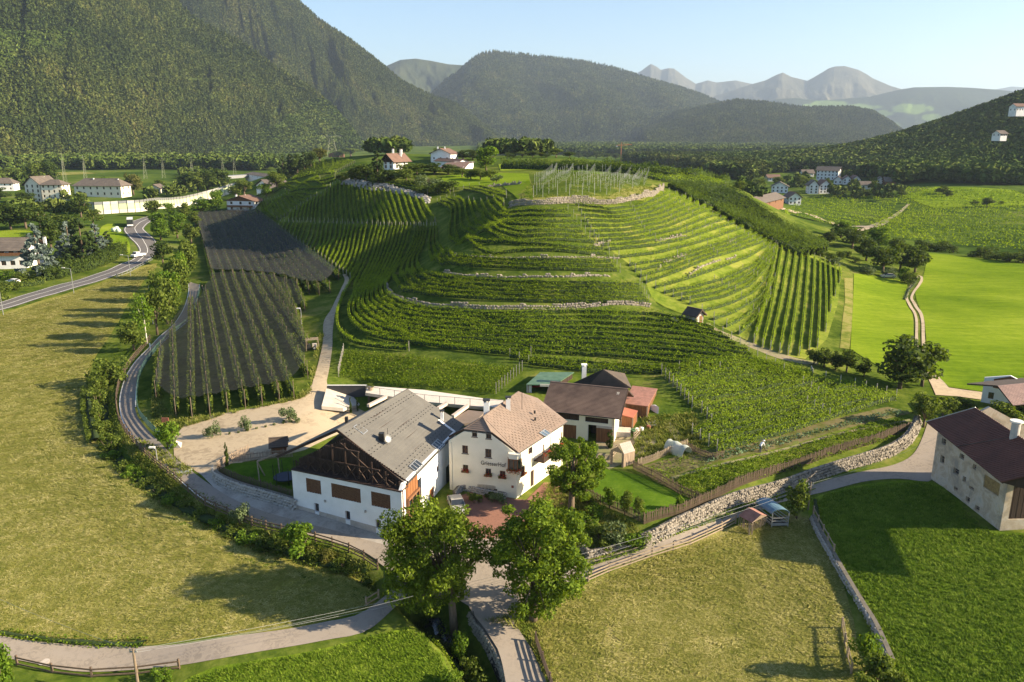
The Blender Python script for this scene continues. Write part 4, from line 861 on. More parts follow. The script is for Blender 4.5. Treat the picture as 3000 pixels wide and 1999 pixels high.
def door(parent, W, h, mat=None, out=-.12, planks=5, name='door'):
    u0, u1, z0, z1 = h; mb = MB()
    for i in range(planks): a = u0+(u1-u0)*i/planks; b = u0+(u1-u0)*(i+1)/planks; wbox(mb, W, a+.008, b-.008, z0, z1, out-.05, out+(i % 2)*.012)
    wbox(mb, W, u0, u1, z0, z1, out-.07, out-.04); return mb.build(name, mat or W_board, parent)
def roof_plane(parent, e0, e1, r1, r0, mat, n=14, lift=.035, name='tile_course', soffit=None, th=.16, vn=None, stuff=False):
    """courses laid from the eave (e0->e1) to the ridge (r0->r1), each overlapping the one below; over a solid deck"""
    e0, e1, r0, r1 = map(Vector, (e0, e1, r0, r1)); nn = (e1-e0).cross(r0-e0).normalized()
    if nn.z < 0: nn = -nn
    pts = [e0, e1] + ([r1] if (r1-r0).length < 1e-4 else [r1, r0])
    dk = MB()
    for i in range(6):
        a = i/6; b = (i+1)/6; q = [e0.lerp(r0, a), e1.lerp(r1, a), e1.lerp(r1, b), e0.lerp(r0, b)]; dk.hexa([x-nn*th for x in q]+[x-nn*.01 for x in q])
    deck = dk.build('roof_deck', soffit or W_dark, parent)
    jm = MB()
    for i in range(n):
        a = i/n; b = min(1, (i+1.12)/n); q = [e0.lerp(r0, a), e1.lerp(r1, a), e1.lerp(r1, b), e0.lerp(r0, b)]
        lo, hi = nn*(.012+lift), nn*.014
        m = jm if stuff else MB()
        m.hexa([q[0]-nn*.02, q[1]-nn*.02, q[2]-nn*.02, q[3]-nn*.02, q[0]+lo, q[1]+lo, q[2]+hi, q[3]+hi])
        if vn:
            L = (q[1]-q[0]).length; k = int(L/vn); sh = (i % 2)*.5
            for j in range(k):
                s = (j+.5+sh)/k
                if s < 1: c0 = q[0].lerp(q[1], s); c1 = q[3].lerp(q[2], s); m.bar(c0+nn*(lift+.012), c1+nn*.03, .035, .025)
        if not stuff: m.build(name, mat, deck)
    if stuff: o = jm.build(name, mat, deck); o['kind'] = 'stuff'
    return deck, nn
def ridge_cap(parent, a, b, mat, w=.22, name='ridge_cap'): return MB().bar(Vector(a)+Vector((0,0,.06)), Vector(b)+Vector((0,0,.06)), w, .09).build(name, mat, parent)
def gutter(parent, a, b, mat=None, name='gutter', r=.07): return MB().tube(a, b, r, r, 6).build(name, mat or W_steel, parent)
def skylight(parent, c, ex, up, nn, w, h, mat=None, bars=0, name='skylight'):
    c = Vector(c); ex = Vector(ex).normalized(); up = Vector(up).normalized(); mb = MB()
    P = lambda a, b, z: c + ex*a + up*b + nn*z
    for (a0, a1, b0, b1) in ((-w/2,-w/2+.1,-h/2,h/2),(w/2-.1,w/2,-h/2,h/2),(-w/2+.1,w/2-.1,-h/2,-h/2+.1),(-w/2+.1,w/2-.1,h/2-.1,h/2)):
        mb.hexa([P(a0,b0,.02),P(a1,b0,.02),P(a1,b1,.02),P(a0,b1,.02),P(a0,b0,.17),P(a1,b0,.17),P(a1,b1,.17),P(a0,b1,.17)])
    for i in range(bars): a = -w/2+w*(i+1)/(bars+1); mb.hexa([P(a-.06,-h/2+.1,.05),P(a+.06,-h/2+.1,.05),P(a+.06,h/2-.1,.05),P(a-.06,h/2-.1,.05),P(a-.06,-h/2+.1,.165),P(a+.06,-h/2+.1,.165),P(a+.06,h/2-.1,.165),P(a-.06,h/2-.1,.165)])
    o = mb.build(name, W_alu, parent); g = MB(); a = w/2-.08; b = h/2-.08
    g.hexa([P(-a,-b,.06),P(a,-b,.06),P(a,b,.06),P(-a,b,.06),P(-a,-b,.12),P(a,-b,.12),P(a,b,.12),P(-a,b,.12)]); g.build('pane', mat or W_sky, o); return o
def chimney(parent, base, w, h, mat, cap=None, name='chimney', d=None, zb=.8):
    b = Vector(base); d = d or w; mb = MB().box(b.x-w/2, b.x+w/2, b.y-d/2, b.y+d/2, b.z-zb, b.z+h); o = mb.build(name, mat, parent)
    c = MB()
    for sx in (-1,1):
        for sy in (-1,1): c.box(b.x+sx*(w/2-.06)-.04, b.x+sx*(w/2-.06)+.04, b.y+sy*(d/2-.06)-.04, b.y+sy*(d/2-.06)+.04, b.z+h, b.z+h+.18)
    c.box(b.x-w/2-.1, b.x+w/2+.1, b.y-d/2-.1, b.y+d/2+.1, b.z+h+.18, b.z+h+.26); c.build('chimney_cap', cap or W_steel, o); return o
def on_plane(px, py, p0, n):
    """where a camera ray meets the plane through p0 with normal n"""
    sx, sz = slopes(px, py); r = Vector((sx, 1, sz)); o = Vector((0,0,CAM_H)); return o + r * ((Vector(p0)-o).dot(n) / r.dot(n))

# ---------------------------------------------------------------- the big barn with the lattice windows
ZR, ZE = 9.9, 5.75
b_rf = at(774.8,988.9,ZR); b_rb = at(937.4,895.5,ZR); b_erf = at(933.5,1113,ZE); b_erb = at(1066,975.7,ZE); b_elf = at(635.6,1049,ZE)
b_elb = at(882, 926, 6.2)
A = at(677,1170,.75); B = at(927,1242,0); bw = B - A; up_ = (b_erb-b_erf); up_.z = 0
C_ = B + up_*.90; D_ = A + up_*.90
barn = empty('barn', (0,0,0), 0, 'large barn with white plastered gable, grey roof and brown lattice panels', 'barn')
Wf = WallF(A, B); Wr = WallF(B, C_)
def c2b(x, y): return (470.6+x*.2001, 980.4+y*.2001)
def hole(W, p, q, fn):
    a = W.uv(*fn(*p)); b = W.uv(*fn(*q)); return (min(a[0],b[0]), max(a[0],b[0]), min(a[1],b[1]), max(a[1],b[1]))
ztL = Wf.uv(670,1067)[1]; ztR = Wf.uv(924,1119)[1]; zt = (ztL+ztR)/2
lat = [hole(Wf, (1150,470), (1330,650), c2b), hole(Wf, (1443,560), (1788,765), c2b), hole(Wf, (1903,660), (2131,850), c2b)]
zt = 5.35; lat = [(h[0], h[1], 3.15, 4.75) for h in lat]
sw = [hole(Wf, (1268,880), (1313,968), c2b), hole(Wf, (1622,968), (1672,1083), c2b), hole(Wf, (1972,1068), (2026,1180), c2b)]
sw = [(h[0]-.12, h[1], h[3]-1.0 if h[3]-h[2] < 1 else h[2], h[3]) for h in sw]
wall(barn, Wf, [(0,-1.2),(Wf.L,-1.2),(Wf.L,zt),(0,zt)], lat+sw, W_white, depth=.2)
for h in sw: window(barn, Wf, h, W_frame, 0, 0, out=-.28, fw=.05)
for W, u0, u1, z0, z1 in ((Wf, 0, Wf.L, -1.2, .95),):
    pl = MB(); segs = [0] + sorted([x for h in sw for x in (h[0]-.01, h[1]+.01)]) + [Wf.L]
    for i in range(0, len(segs)-1, 2):
        a, b = segs[i], segs[i+1]; za = .95+(.35-.95)*a/Wf.L+.35; zb_ = .95+(.35-.95)*b/Wf.L+.35
        pl.hexa([W.p(a,-1.2,.0), W.p(b,-1.2,.0), W.p(b,-1.2,.035), W.p(a,-1.2,.035), W.p(a,za,.0), W.p(b,zb_,.0), W.p(b,zb_,.035), W.p(a,za,.035)])
    pl.build('plinth', W_plinth, barn)
M_brick = simple('lattice_brick', (.22,.115,.06), (.14,.07,.038), 6, .85)
for h in lat:
    u0, u1, z0, z1 = h; fr = MB(); wbox(fr, Wf, u0, u1, z0, z1, -.34, -.30); lo = fr.build('lattice_panel', W_dark, barn)
    nr = 17; hh = (z1-z0)/nr; bl = .34; br = MB()
    for i in range(nr):
        off = (i % 2)*bl/2; k = int((u1-u0)/bl)+2
        for j in range(-1, k):
            a = max(u0, u0+j*bl+off); b = min(u1, a+bl*.66 if a > u0 else u0+j*bl+off+bl*.66)
            if b-a > .03: wbox(br, Wf, a, b, z0+i*hh+.008, z0+(i+1)*hh-.008, -.16, -.02)
    q = br.build('lattice_bricks', M_brick, lo); q['kind'] = 'stuff'
wall(barn, Wr, [(0,-1.2),(Wr.L,-1.2),(Wr.L,ZE+.2),(.6,ZE+.2),(0,ZE-.35)], [hole(Wr, (1368,1060), (1487,1180), lambda x, y: (627.5+x*.23007, 878.4+y*.23007)), (9.5,10.2,3.3,4.0)], W_white)
WL_ = WallF(D_, A); WB_ = WallF(C_, D_)
wall(barn, WL_, [(0,-1.2),(WL_.L,-1.2),(WL_.L,ZE-.5),(0,ZE-.2)], [], W_white); wall(barn, WB_, [(0,-1.2),(WB_.L,-1.2),(WB_.L,ZE+.2),(WB_.L*.5,ZR-.35),(0,ZE+.2)], [], W_white)
# right side: bay with boards and windows
c3b = lambda x, y: (627.5+x*.23007, 878.4+y*.23007)
bu0, bz0 = Wr.uv(*c3b(1370,1245)); bu1, bz1 = Wr.uv(*c3b(1490,960))
bay = MB(); wbox(bay, Wr, .95, 3.9, 1.15, 2.0, .0, .34); bay.build('timber_bay', W_board, barn)
bay = MB()
for u in (.95, 1.9, 2.85, 3.75): wbox(bay, Wr, u, u+.15, 2.0, 3.9, .05, .32)
wbox(bay, Wr, .95, 3.9, 3.9, 4.15, .0, .36); bo = bay.build('bay_frame', W_board, barn)
g = MB(); wbox(g, Wr, 1.05, 3.8, 2.0, 3.9, .06, .12); g.build('pane', W_glass, bo)
bd = MB()
for i in range(9): wbox(bd, Wr, .95+i*.33, .95+i*.33+.31, 4.15, 5.6, .0, .10+.02*(i % 2))
bd.build('side_boards', W_orange, barn)
dd = MB(); wbox(dd, Wr, 7.2, 8.3, .0, 2.2, -.02, .05); dd.build('side_door', W_orange, barn)
dk2 = MB(); wbox(dk2, Wr, 12.4, 13.5, .4, 2.7, .0, .06); dk2.build('side_door', W_steel, barn)
w2 = MB(); wbox(w2, Wr, 9.45, 10.25, 3.25, 4.05, -.16, -.12); w2.build('window', W_frame, barn)
# gable: dark boards behind open cross-braced timber, coloured darker for the overhang's shade
ap = (Wf.uv(774.8,988.9)[0]); rz = lambda u: ZE + .05 + (ZR-.32-ZE) * (1-abs(u-ap)/(ap+.9) if u < ap else 1-(u-ap)/(Wf.L-ap+.6))
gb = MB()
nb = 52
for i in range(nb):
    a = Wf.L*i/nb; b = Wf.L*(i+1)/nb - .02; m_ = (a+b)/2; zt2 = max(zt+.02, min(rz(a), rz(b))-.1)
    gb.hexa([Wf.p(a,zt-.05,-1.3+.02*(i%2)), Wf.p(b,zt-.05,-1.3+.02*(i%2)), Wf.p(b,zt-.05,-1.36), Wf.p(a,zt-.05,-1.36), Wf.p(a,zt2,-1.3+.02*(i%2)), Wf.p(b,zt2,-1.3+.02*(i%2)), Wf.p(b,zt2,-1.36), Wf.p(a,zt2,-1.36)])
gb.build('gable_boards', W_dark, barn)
fl = MB(); wbox(fl, Wf, 0, Wf.L, zt+.002, zt+.12, -1.3, .12); fl.build('gallery_beam', W_dark, barn)
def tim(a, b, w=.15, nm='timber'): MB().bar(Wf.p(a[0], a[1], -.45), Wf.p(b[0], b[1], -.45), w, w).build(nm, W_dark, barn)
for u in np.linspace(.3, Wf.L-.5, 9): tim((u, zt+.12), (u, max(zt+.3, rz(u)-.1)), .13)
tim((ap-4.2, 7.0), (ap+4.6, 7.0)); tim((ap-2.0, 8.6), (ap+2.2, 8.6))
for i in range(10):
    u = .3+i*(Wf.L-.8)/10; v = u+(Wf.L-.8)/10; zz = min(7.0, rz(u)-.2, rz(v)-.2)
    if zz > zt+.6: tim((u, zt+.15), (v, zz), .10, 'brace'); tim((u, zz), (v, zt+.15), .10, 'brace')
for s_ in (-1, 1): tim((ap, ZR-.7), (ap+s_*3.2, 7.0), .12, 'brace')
dR, nR = roof_plane(barn, b_erf, b_erb, b_rb, b_rf, T_barn, 22, .03)
dL, nL = roof_plane(barn, b_elf, b_elb, b_rb, b_rf, T_barn, 20, .03)
ridge_cap(dR, b_rf, b_rb, T_barn)
gd = MB()      # snow guards, bands of small hooks
for b0, cnt in ((.10,3),(.52,2),(.86,2)):
    for k in range(cnt):
        t_ = b0 + k*.05; a = b_erf.lerp(b_rf, t_); b = b_erb.lerp(b_rb, t_)
        for j in range(24): c = a.lerp(b, (j+.5+(k%2)*.4)/24.5) + nR*.04; gd.bar(c, c+nR*.09, .10, .05)
q = gd.build('snow_guards', W_steel, dR); q['kind'] = 'stuff'
exR = (b_erb-b_erf); upR = (b_rf-b_erf)
for p, ww, hh_, bars in (((870,478),1.15,1.5,0),((1530,360),1.1,1.3,0)): skylight(dR, on_plane(*c3b(*p), b_erf, nR), exR, upR, nR, ww, hh_)
for p in ((1645,635),(1428,845)): skylight(dR, on_plane(*c3b(*p), b_erf, nR), exR, upR, nR, 1.9, 1.15, W_glass, 2, 'roof_window')
c = on_plane(*c3b(1688,398), b_erf, nR); chimney(dR, c, .35, 1.25, W_white, W_steel)
mb = MB(); c = on_plane(*c3b(1085,590), b_erf, nR); mb.box(c.x-.28,c.x+.28,c.y-.28,c.y+.28,c.z-.2,c.z+.95); mb.build('vent_box', W_steel, dR)
for p in ((735,400),(1095,250)):
    c = on_plane(*c3b(*p), b_erf, nR); MB().box(c.x-.16,c.x+.16,c.y-.16,c.y+.16,c.z-.3,c.z+.6).build('vent_pipe', W_steel, dR)
c = on_plane(*c3b(1145,635), b_erf, nR); mb = MB(); mb.tube(c, c+Vector((0,0,.9)), .04)
for k in range(5):
    r0, r1 = .45*math.sqrt(k/5), .45*math.sqrt((k+1)/5); ax = Vector((.75,-.55,.35)).normalized()
    mb.tube(c+Vector((0,0,.8))+ax*(.03*k), c+Vector((0,0,.8))+ax*(.03*(k+1)), max(r0,.02), r1, 16, k == 0)
mb.build('satellite_dish', W_alu, dR); MB().bar(c+Vector((0,.3,0)), c+Vector((0,.3,1.9)), .04).build('antenna', W_steel, dR)
gutter(barn, b_erf+Vector((.05,0,-.05)), b_erb+Vector((.05,0,-.05))); gutter(barn, b_elf+Vector((-.05,0,-.05)), b_elb+Vector((-.05,0,-.05)))
gutter(barn, Wr.p(.15,-.3,.1), Wr.p(.15,5.6,.1), W_rust, 'downpipe', .05)
vg = MB().bar(b_erf+Vector((-.1,-.05,-.02)), b_rf+Vector((0,-.05,-.02)), .08, .28); vg.bar(b_elf+Vector((.1,-.05,-.02)), b_rf+Vector((0,-.05,-.02)), .08, .28); vg.build('verge_board', W_dark, barn)
def lettering(parent, txt, W, u, z, size, mat, name='lettering', tilt=0.0):
    cu = bpy.data.curves.new(name, 'FONT'); cu.body = txt; cu.size = size; cu.extrude = .012; cu.offset = 0.0; cu.shear = .0; cu.space_character = 1.02
    me = bpy.data.meshes.new_from_object(bpy.data.objects.new('t', cu)); me.materials.clear(); me.materials.append(mat)
    o = link(name, me, parent); M = Matrix((( W.e.x, 0, W.n.x, 0), (W.e.y, 0, W.n.y, 0), (0, 1, 0, 0), (0, 0, 0, 1)))
    o.matrix_local = Matrix.Translation(W.p(u, z, .025)) @ M @ Matrix.Rotation(tilt, 4, 'Z'); return o
lettering(barn, 'P', Wf, Wf.uv(*c2b(2218,1150))[0], Wf.uv(*c2b(2218,1150))[1], .42, W_steel, 'parking_letter')
mb = MB(); u_, z_ = Wf.uv(*c2b(2218,1158)); wbox(mb, Wf, u_-.02, u_+.36, z_-.12, z_-.07, .0, .03); mb.build('parking_arrow', W_steel, barn)
for p in ((1385,852),(1848,970)):
    u_, z_ = Wf.uv(*c2b(*p)); mb = MB(); mb.tube(Wf.p(u_, z_-.12, .1), Wf.p(u_, z_+.12, .1), .10); mb.build('wall_lamp', W_alu, barn)

# ---------------------------------------------------------------- the guest house
c4 = lambda x, y: (1003.9+x*.18008, 878.4+y*.18008)
gA = at(1033.6,1125,.8); gB = at(1186.7,1145,.7); gC = at(1212,1122,.7)
side = Vector((6.2, 10.2, 0)).normalized(); gC = gB + side*11.0; gD = gC + (gA-gB)
gh_ = empty('guest_house', (0,0,0), 0, 'cream guest house with lettering on its front, red flowers and taupe roof', 'house')
Gf = WallF(gA, gB); Gr = WallF(gB, gC)
apx = at(*c4(590,445), 9.6); bkr = at(*c4(1045,125), 9.6); hL = at(*c4(345,600), 8.3); hR = at(*c4(695,640), 8.25); eF = at(*c4(1045,905), 6.05); eB = at(*c4(1665,505), 6.1)
lF = at(*c4(155,690), 6.9); bh = at(*c4(1280,205), 8.3); lB = lF + (eB-eF)*.95
uL = Gf.uv(*c4(345,612))[0]; uR = Gf.uv(*c4(695,650))[0]
hs = []
def gw(p, q): return hole(Gf, p, q, c4)
wins = [(gw((447,625),(514,703)),1,0,0),(gw((626,645),(694,728)),1,0,0),(gw((322,805),(397,915)),1,1,0),(gw((616,850),(696,968)),1,1,0),
        (gw((330,1052),(400,1150)),1,1,1),(gw((620,1100),(692,1200)),1,1,1),(gw((802,1130),(874,1225)),1,1,1),(gw((333,1308),(368,1352)),0,0,0),(gw((727,1362),(770,1398)),0,0,0)]
wall(gh_, Gf, [(0,-.6),(Gf.L,-.6),(Gf.L,6.0),(uR,8.0),(uL,8.05),(0,6.75)], [w[0] for w in wins], W_cream)
for h, a, b, bx in wins: window(gh_, Gf, h, W_frame, a, b, out=-.12, fw=.08, box=bool(bx), sill=not bx)
wall(gh_, Gr, [(0,-.6),(Gr.L,-.6),(Gr.L,6.1),(0,6.1)], [(1.0,1.8,3.0,4.0),(3.1,3.9,.7,2.7),(2.6,3.5,4.9,5.7)], W_cream)
for h in ((1.0,1.8,3.0,4.0),(2.6,3.5,4.9,5.7)): window(gh_, Gr, h, W_frame, 1, 1, out=-.12, box=h[0] < 2)
door(gh_, Gr, (3.1,3.9,.7,2.7), W_dark)
wall(gh_, WallF(gC, gD), [(0,-.6),(Gf.L,-.6),(Gf.L,6.5),(Gf.L*.5,8.6),(0,6.1)], [], W_cream); wall(gh_, WallF(gD, gA), [(0,-.6),(11,-.6),(11,6.6),(0,6.6)], [], W_cream)
d1_, n1_ = roof_plane(gh_, eF, eB, bkr, apx, T_gh, 20, .04, vn=.75)
d1b, _ = roof_plane(gh_, eB, bh, bkr, bkr, T_gh, 8, .04)
MB().slab([hR, eF, apx], .14).build('roof_deck', T_gh, gh_)
d2_, n2_ = roof_plane(gh_, hL, hR, apx, apx, T_gh, 7, .05)
d3_, _ = roof_plane(gh_, lF, lB, bkr, apx, T_barn, 18, .04); MB().slab([hL, lF, apx], .14).build('roof_deck', T_barn, gh_)
for a, b in ((apx, bkr), (hR, apx), (hL, apx)): ridge_cap(d1_, a, b, T_gh, .16)
for a, b in ((eF, eB), (lF, lB), (hL, hR)): gutter(gh_, a+Vector((0,-.03,-.04)), b+Vector((0,-.03,-.04)))
vg = MB().bar(eF+Vector((-.05,-.03,-.05)), hR+Vector((0,-.03,-.05)), .07, .22); vg.bar(lF+Vector((0,-.03,-.05)), hL+Vector((0,-.03,-.05)), .07, .22); vg.build('verge_board', W_dark, gh_)
exG = eB-eF; upG = apx-eF
skylight(d1_, on_plane(*c4(1375,660), eF, n1_), exG, bkr-eB, n1_, 1.3, .95, None, 1)
c = on_plane(*c4(910,290), eF, n1_); chimney(d1_, c, .5, .75, W_white, W_steel); c = on_plane(*c4(665,350), eF, n1_); chimney(d1_, c+Vector((-.3,.4,-.2)), .62, 1.0, W_white, W_steel)
c = on_plane(*c4(1085,350), eF, n1_); MB().bar(c, c+Vector((0,0,2.3)), .05).build('antenna', W_steel, d1_)
for p in ((1248,400),(1255,488)): c = on_plane(*c4(*p), eF, n1_); MB().tube(c, c+Vector((0,0,.35)), .12).build('vent_pipe', W_steel, d1_)
gd = MB()
for k in range(7):
    a = eF.lerp(apx, .08+k*.05); b = eB.lerp(bkr, .08+k*.05)
    for j in range(16): c = a.lerp(b, (j+.5+(k%2)*.5)/17)+n1_*.05; gd.bar(c, c+n1_*.08, .12, .05)
q = gd.build('snow_guards', T_gh, d1_); q['kind'] = 'stuff'
M_script = simple('sign_paint', (.11,.07,.045), (.08,.05,.03), 4, .8)
u0_, z0_ = Gf.uv(*c4(560,1050)); u1_, z1_ = Gf.uv(*c4(880,1095))
lt_ = lettering(gh_, 'GriesserHof', Gf, u0_, z0_, 1.0, M_script)
bw_ = max(v.co.x for v in lt_.data.vertices); k_ = (u1_-u0_)/bw_
for v in lt_.data.vertices: v.co.x *= k_; v.co.y *= k_*1.25
tr_ = MB(); h = gw((522,1300),(745,1410))
for i in range(13): u = h[0]+(h[1]-h[0])*i/12; wbox(tr_, Gf, u-.012, u+.012, h[2], h[3], .02, .045)
for i in range(7): z = h[2]+(h[3]-h[2])*i/6; wbox(tr_, Gf, h[0], h[1], z-.012, z+.012, .046, .07)
tr_.build('trellis', W_grey, gh_)
mb = MB(); h = gw((952,1318),(980,1350)); wbox(mb, Gf, h[0], h[1], h[2], h[3], .01, .05); mb.build('house_plaque', W_rust, gh_)
# oriel on the right front corner
ou = Gf.uv(*c4(985,950), .3)[0]
mb = MB()
def oc(r, z, k, n=8): a = -math.pi*.98 + k*math.pi*1.4/n; return None
oz0, oz1 = 4.15, 5.55; ring = [(-.75,0),(-.55,.55),(.45,.55),(.75,.0)]
cx_ = ou
for (a, b) in zip(ring[:-1], ring[1:]):
    for (z0, z1, off) in ((oz0-.35, oz0, 0), (oz1, 6.15, 0)):
        mb.hexa([Gf.p(cx_+a[0],z0,0), Gf.p(cx_+b[0],z0,0), Gf.p(cx_+b[0],z0,b[1]), Gf.p(cx_+a[0],z0,a[1]), Gf.p(cx_+a[0],z1,0), Gf.p(cx_+b[0],z1,0), Gf.p(cx_+b[0],z1,b[1]), Gf.p(cx_+a[0],z1,a[1])])
for k in range(4): s = 1-k*.25; mb.hexa([Gf.p(cx_-.55*s,oz0-.45-k*.12,0), Gf.p(cx_+.55*s,oz0-.45-k*.12,0), Gf.p(cx_+.45*s,oz0-.45-k*.12,.45*s), Gf.p(cx_-.45*s,oz0-.45-k*.12,.45*s), Gf.p(cx_-.6*s,oz0-.33-k*.12,0), Gf.p(cx_+.6*s,oz0-.33-k*.12,0), Gf.p(cx_+.5*s,oz0-.33-k*.12,.5*s), Gf.p(cx_-.5*s,oz0-.33-k*.12,.5*s)])
ori = mb.build('oriel', W_cream, gh_)
mb = MB()
for a in ring: mb.bar(Gf.p(cx_+a[0],oz0,a[1]), Gf.p(cx_+a[0],oz1,a[1]), .1)
for (a, b) in zip(ring[:-1], ring[1:]):
    for z in (oz0+.03, oz1-.03): mb.bar(Gf.p(cx_+a[0],z,a[1]), Gf.p(cx_+b[0],z,b[1]), .08)
mb.bar(Gf.p(cx_,oz0,.55), Gf.p(cx_,oz1,.55), .08); mb.build('oriel_frame', W_orange, ori)
g = MB(); g.slab([Gf.p(cx_-.7,oz1-.02,.03), Gf.p(cx_+.7,oz1-.02,.03), Gf.p(cx_+.42,oz1-.02,.5), Gf.p(cx_-.5,oz1-.02,.5)], oz1-oz0-.04); g.build('oriel_panes', W_glass, ori)
flowers(ori, Gf, cx_-.8, cx_+.8, oz0-.1, oz0+.3, .3, .85, 260, .6)
# balcony on the side
bm_ = MB(); wbox(bm_, Gr, 3.9, 8.6, 3.7, 3.85, 0, 1.3)
bal = bm_.build('balcony', W_dark, gh_); bm_ = MB()
for i in range(14): u = 3.9+i*4.7/14; wbox(bm_, Gr, u, u+.28, 3.85, 4.75, 1.24, 1.29)
bm_.build('railing_boards', W_dark, bal); flowers(bal, Gr, 3.8, 8.6, 4.6, 5.0, 1.2, 1.6, 240, .6)
for u in (4.0, 8.4): MB().bar(Gr.p(u,3.85,1.2), Gr.p(u,5.95,1.2), .14).build('balcony_post', W_board, bal)
# ---------------------------------------------------------------- simpler houses from corner heights
def box_house(name, label, cat, A, B, depth, z0, zw, roof_h, wm, rm, ridge='u', over=.6, wins=(2,3), wsz=(.9,1.1), hipped=0.0, chim=(), group=None, courses=8, side_w=2, wood=None, dside=None, balcony=None, fm=None):
    """front wall from A to B (seen from outside, left to right); ridge along the front ('u') or pointing at the viewer ('v')"""
    W = WallF(A, B); L = W.L; H = empty(name, (0,0,0), 0, label, cat, group); P = lambda u, d, z: W.p(u, z, -d)
    A2, B2 = P(0,0,0), P(L,0,0); C2, D2 = P(L,depth,0), P(0,depth,0)
    nf, nc = wins
    def grid(Wl, LL, nf, nc, zt):
        hs = []; fh = (zw-z0)/max(nf,1)
        for f in range(nf):
            for c in range(nc): u = LL*(c+.5)/nc; z = z0+fh*f+fh*.38; hs.append((u-wsz[0]/2, u+wsz[0]/2, z, z+wsz[1]))
        return hs
    WR = WallF(B2, C2); WB = WallF(C2, D2); WL = WallF(D2, A2)
    g_f = [(0,z0-3),(L,z0-3),(L,zw),(0,zw)]; g_g = lambda LL: [(0,z0-3),(LL,z0-3),(LL,zw),(LL/2,zw+roof_h*(1-hipped)*.97),(0,zw)]
    hf = grid(W, L, nf, nc, zw); hr = grid(WR, depth, nf, side_w, zw)
    for Wl, LL, hs, gable in ((W, L, hf, ridge == 'v'), (WR, depth, hr, ridge == 'u'), (WB, L, [], ridge == 'v'), (WL, depth, [(a,b,c,d) for a,b,c,d in hr], ridge == 'u')):
        wall(H, Wl, (g_g(LL) if gable and hipped < 1 else [(0,z0-3),(LL,z0-3),(LL,zw),(0,zw)]), hs, wm, t=.3)
        for h in hs: window(H, Wl, h, fm or W_frame, 1, 0, out=-.1, fw=.09)
        if wood and gable:
            mb = MB(); mb.slab([Wl.p(-.02,zw-.1,.06), Wl.p(LL+.02,zw-.1,.06), Wl.p(LL/2,zw+roof_h*.93,.06)], .06, Wl.n); mb.build('gable_boards', wood, H)
    o = over; zr = zw+roof_h; ze = zw-.12
    if ridge == 'u':
        e = [P(-o,-o,ze), P(L+o,-o,ze), P(L+o,depth+o,ze), P(-o,depth+o,ze)]; ins = depth/2*hipped; r0 = P(-o+ins if hipped else -o, depth/2, zr); r1 = P(L+o-ins if hipped else L+o, depth/2, zr)
        roof_plane(H, e[0], e[1], r1, r0, rm, courses, .05, stuff=True); roof_plane(H, e[3], e[2], r1, r0, rm, courses, .05, stuff=True)
        if hipped: roof_plane(H, e[1], e[2], r1, r1, rm, courses, .05, stuff=True); roof_plane(H, e[3], e[0], r0, r0, rm, courses, .05, stuff=True)
    else:
        e = [P(-o,-o,ze), P(-o,depth+o,ze), P(L+o,-o,ze), P(L+o,depth+o,ze)]; r0 = P(L/2,-o,zr); r1 = P(L/2,depth+o,zr)
        roof_plane(H, e[0], e[1], r1, r0, rm, courses, .05, stuff=True); roof_plane(H, e[2], e[3], r1, r0, rm, courses, .05, stuff=True)
    ridge_cap(H, r0, r1, rm, .25)
    for (u, d, h_) in chim: chimney(H, P(u, d, zw+roof_h*.7), .7, h_, W_white, rm, zb=1.5)
    if balcony:
        for z in balcony:
            mb = MB(); wbox(mb, W, .4, L-.4, z, z+.12, 0, 1.1); b = mb.build('balcony', W_board, H); mb = MB(); wbox(mb, W, .4, L-.4, z+.12, z+.95, 1.02, 1.08); mb.build('railing', W_board, b)
    return H
def house_px(name, label, cat, pl, pr, depth, wall_px, roof_px, **kw):
    """pl, pr: foot of the front wall on the picture; wall height and roof height in picture pixels"""
    A = gp(*pl); B = gp(*pr); m = (A+B)/2; A2_ = atD(pl[0], pl[1], m.y+(A.y-m.y)*.25); B2_ = atD(pr[0], pr[1], m.y+(B.y-m.y)*.25); A, B = A2_, B2_; m = Vector(((A.x+B.x)/2, (A.y+B.y)/2, m.z)); k = m.y / (FPX*math.cos(PITCH)) * 1.0
    zw = m.z + wall_px*k; return box_house(name, label, cat, A, B, depth, m.z, zw, roof_px*k*1.25, **kw)
HP = house_px
# stable with brown tiles beside the yard
c5 = lambda x, y: (1176.5+x*.17507, 823.5+y*.17507)
st = empty('stable', (0,0,0), 0, 'stable with large brown tiled roof and open dark doorway', 'stable')
s_rl = at(*c5(505,312), 7.6); s_rr = at(*c5(1520,408), 7.6); s_er = at(*c5(1420,797), 5.0); s_el = at(*c5(400,560), 5.0)
s_el = at(1212, 938, 5.0); s_el = s_er + (s_rl-s_rr)*1.0; s_el.z = 5.0
dS, nS = roof_plane(st, s_el, s_er, s_rr, s_rl, T_brown, 24, .07, vn=.30)
bk1 = s_rr + Vector((1.6,4.6,-2.5)); bk0 = s_rl + Vector((1.6,4.6,-2.5)); roof_plane(st, bk0, bk1, s_rr, s_rl, T_dark, 10, .05); ridge_cap(st, s_rl, s_rr, T_brown)
sB = at(*c5(1335,1125), 1.3); d_ = (s_er-s_el); d_.z = 0; d_.normalize(); sA = sB - d_*9.6; sn = Vector((-d_.y, d_.x, 0)); sC = sB + sn*6.5
Ws = WallF(sA, sB); hs = [hole(Ws, (650,862), (842,1005), c5), hole(Ws, (998,870), (1105,1060), c5), hole(Ws, (960,765), (1262,865), c5), hole(Ws, (600,720), (880,822), c5)]
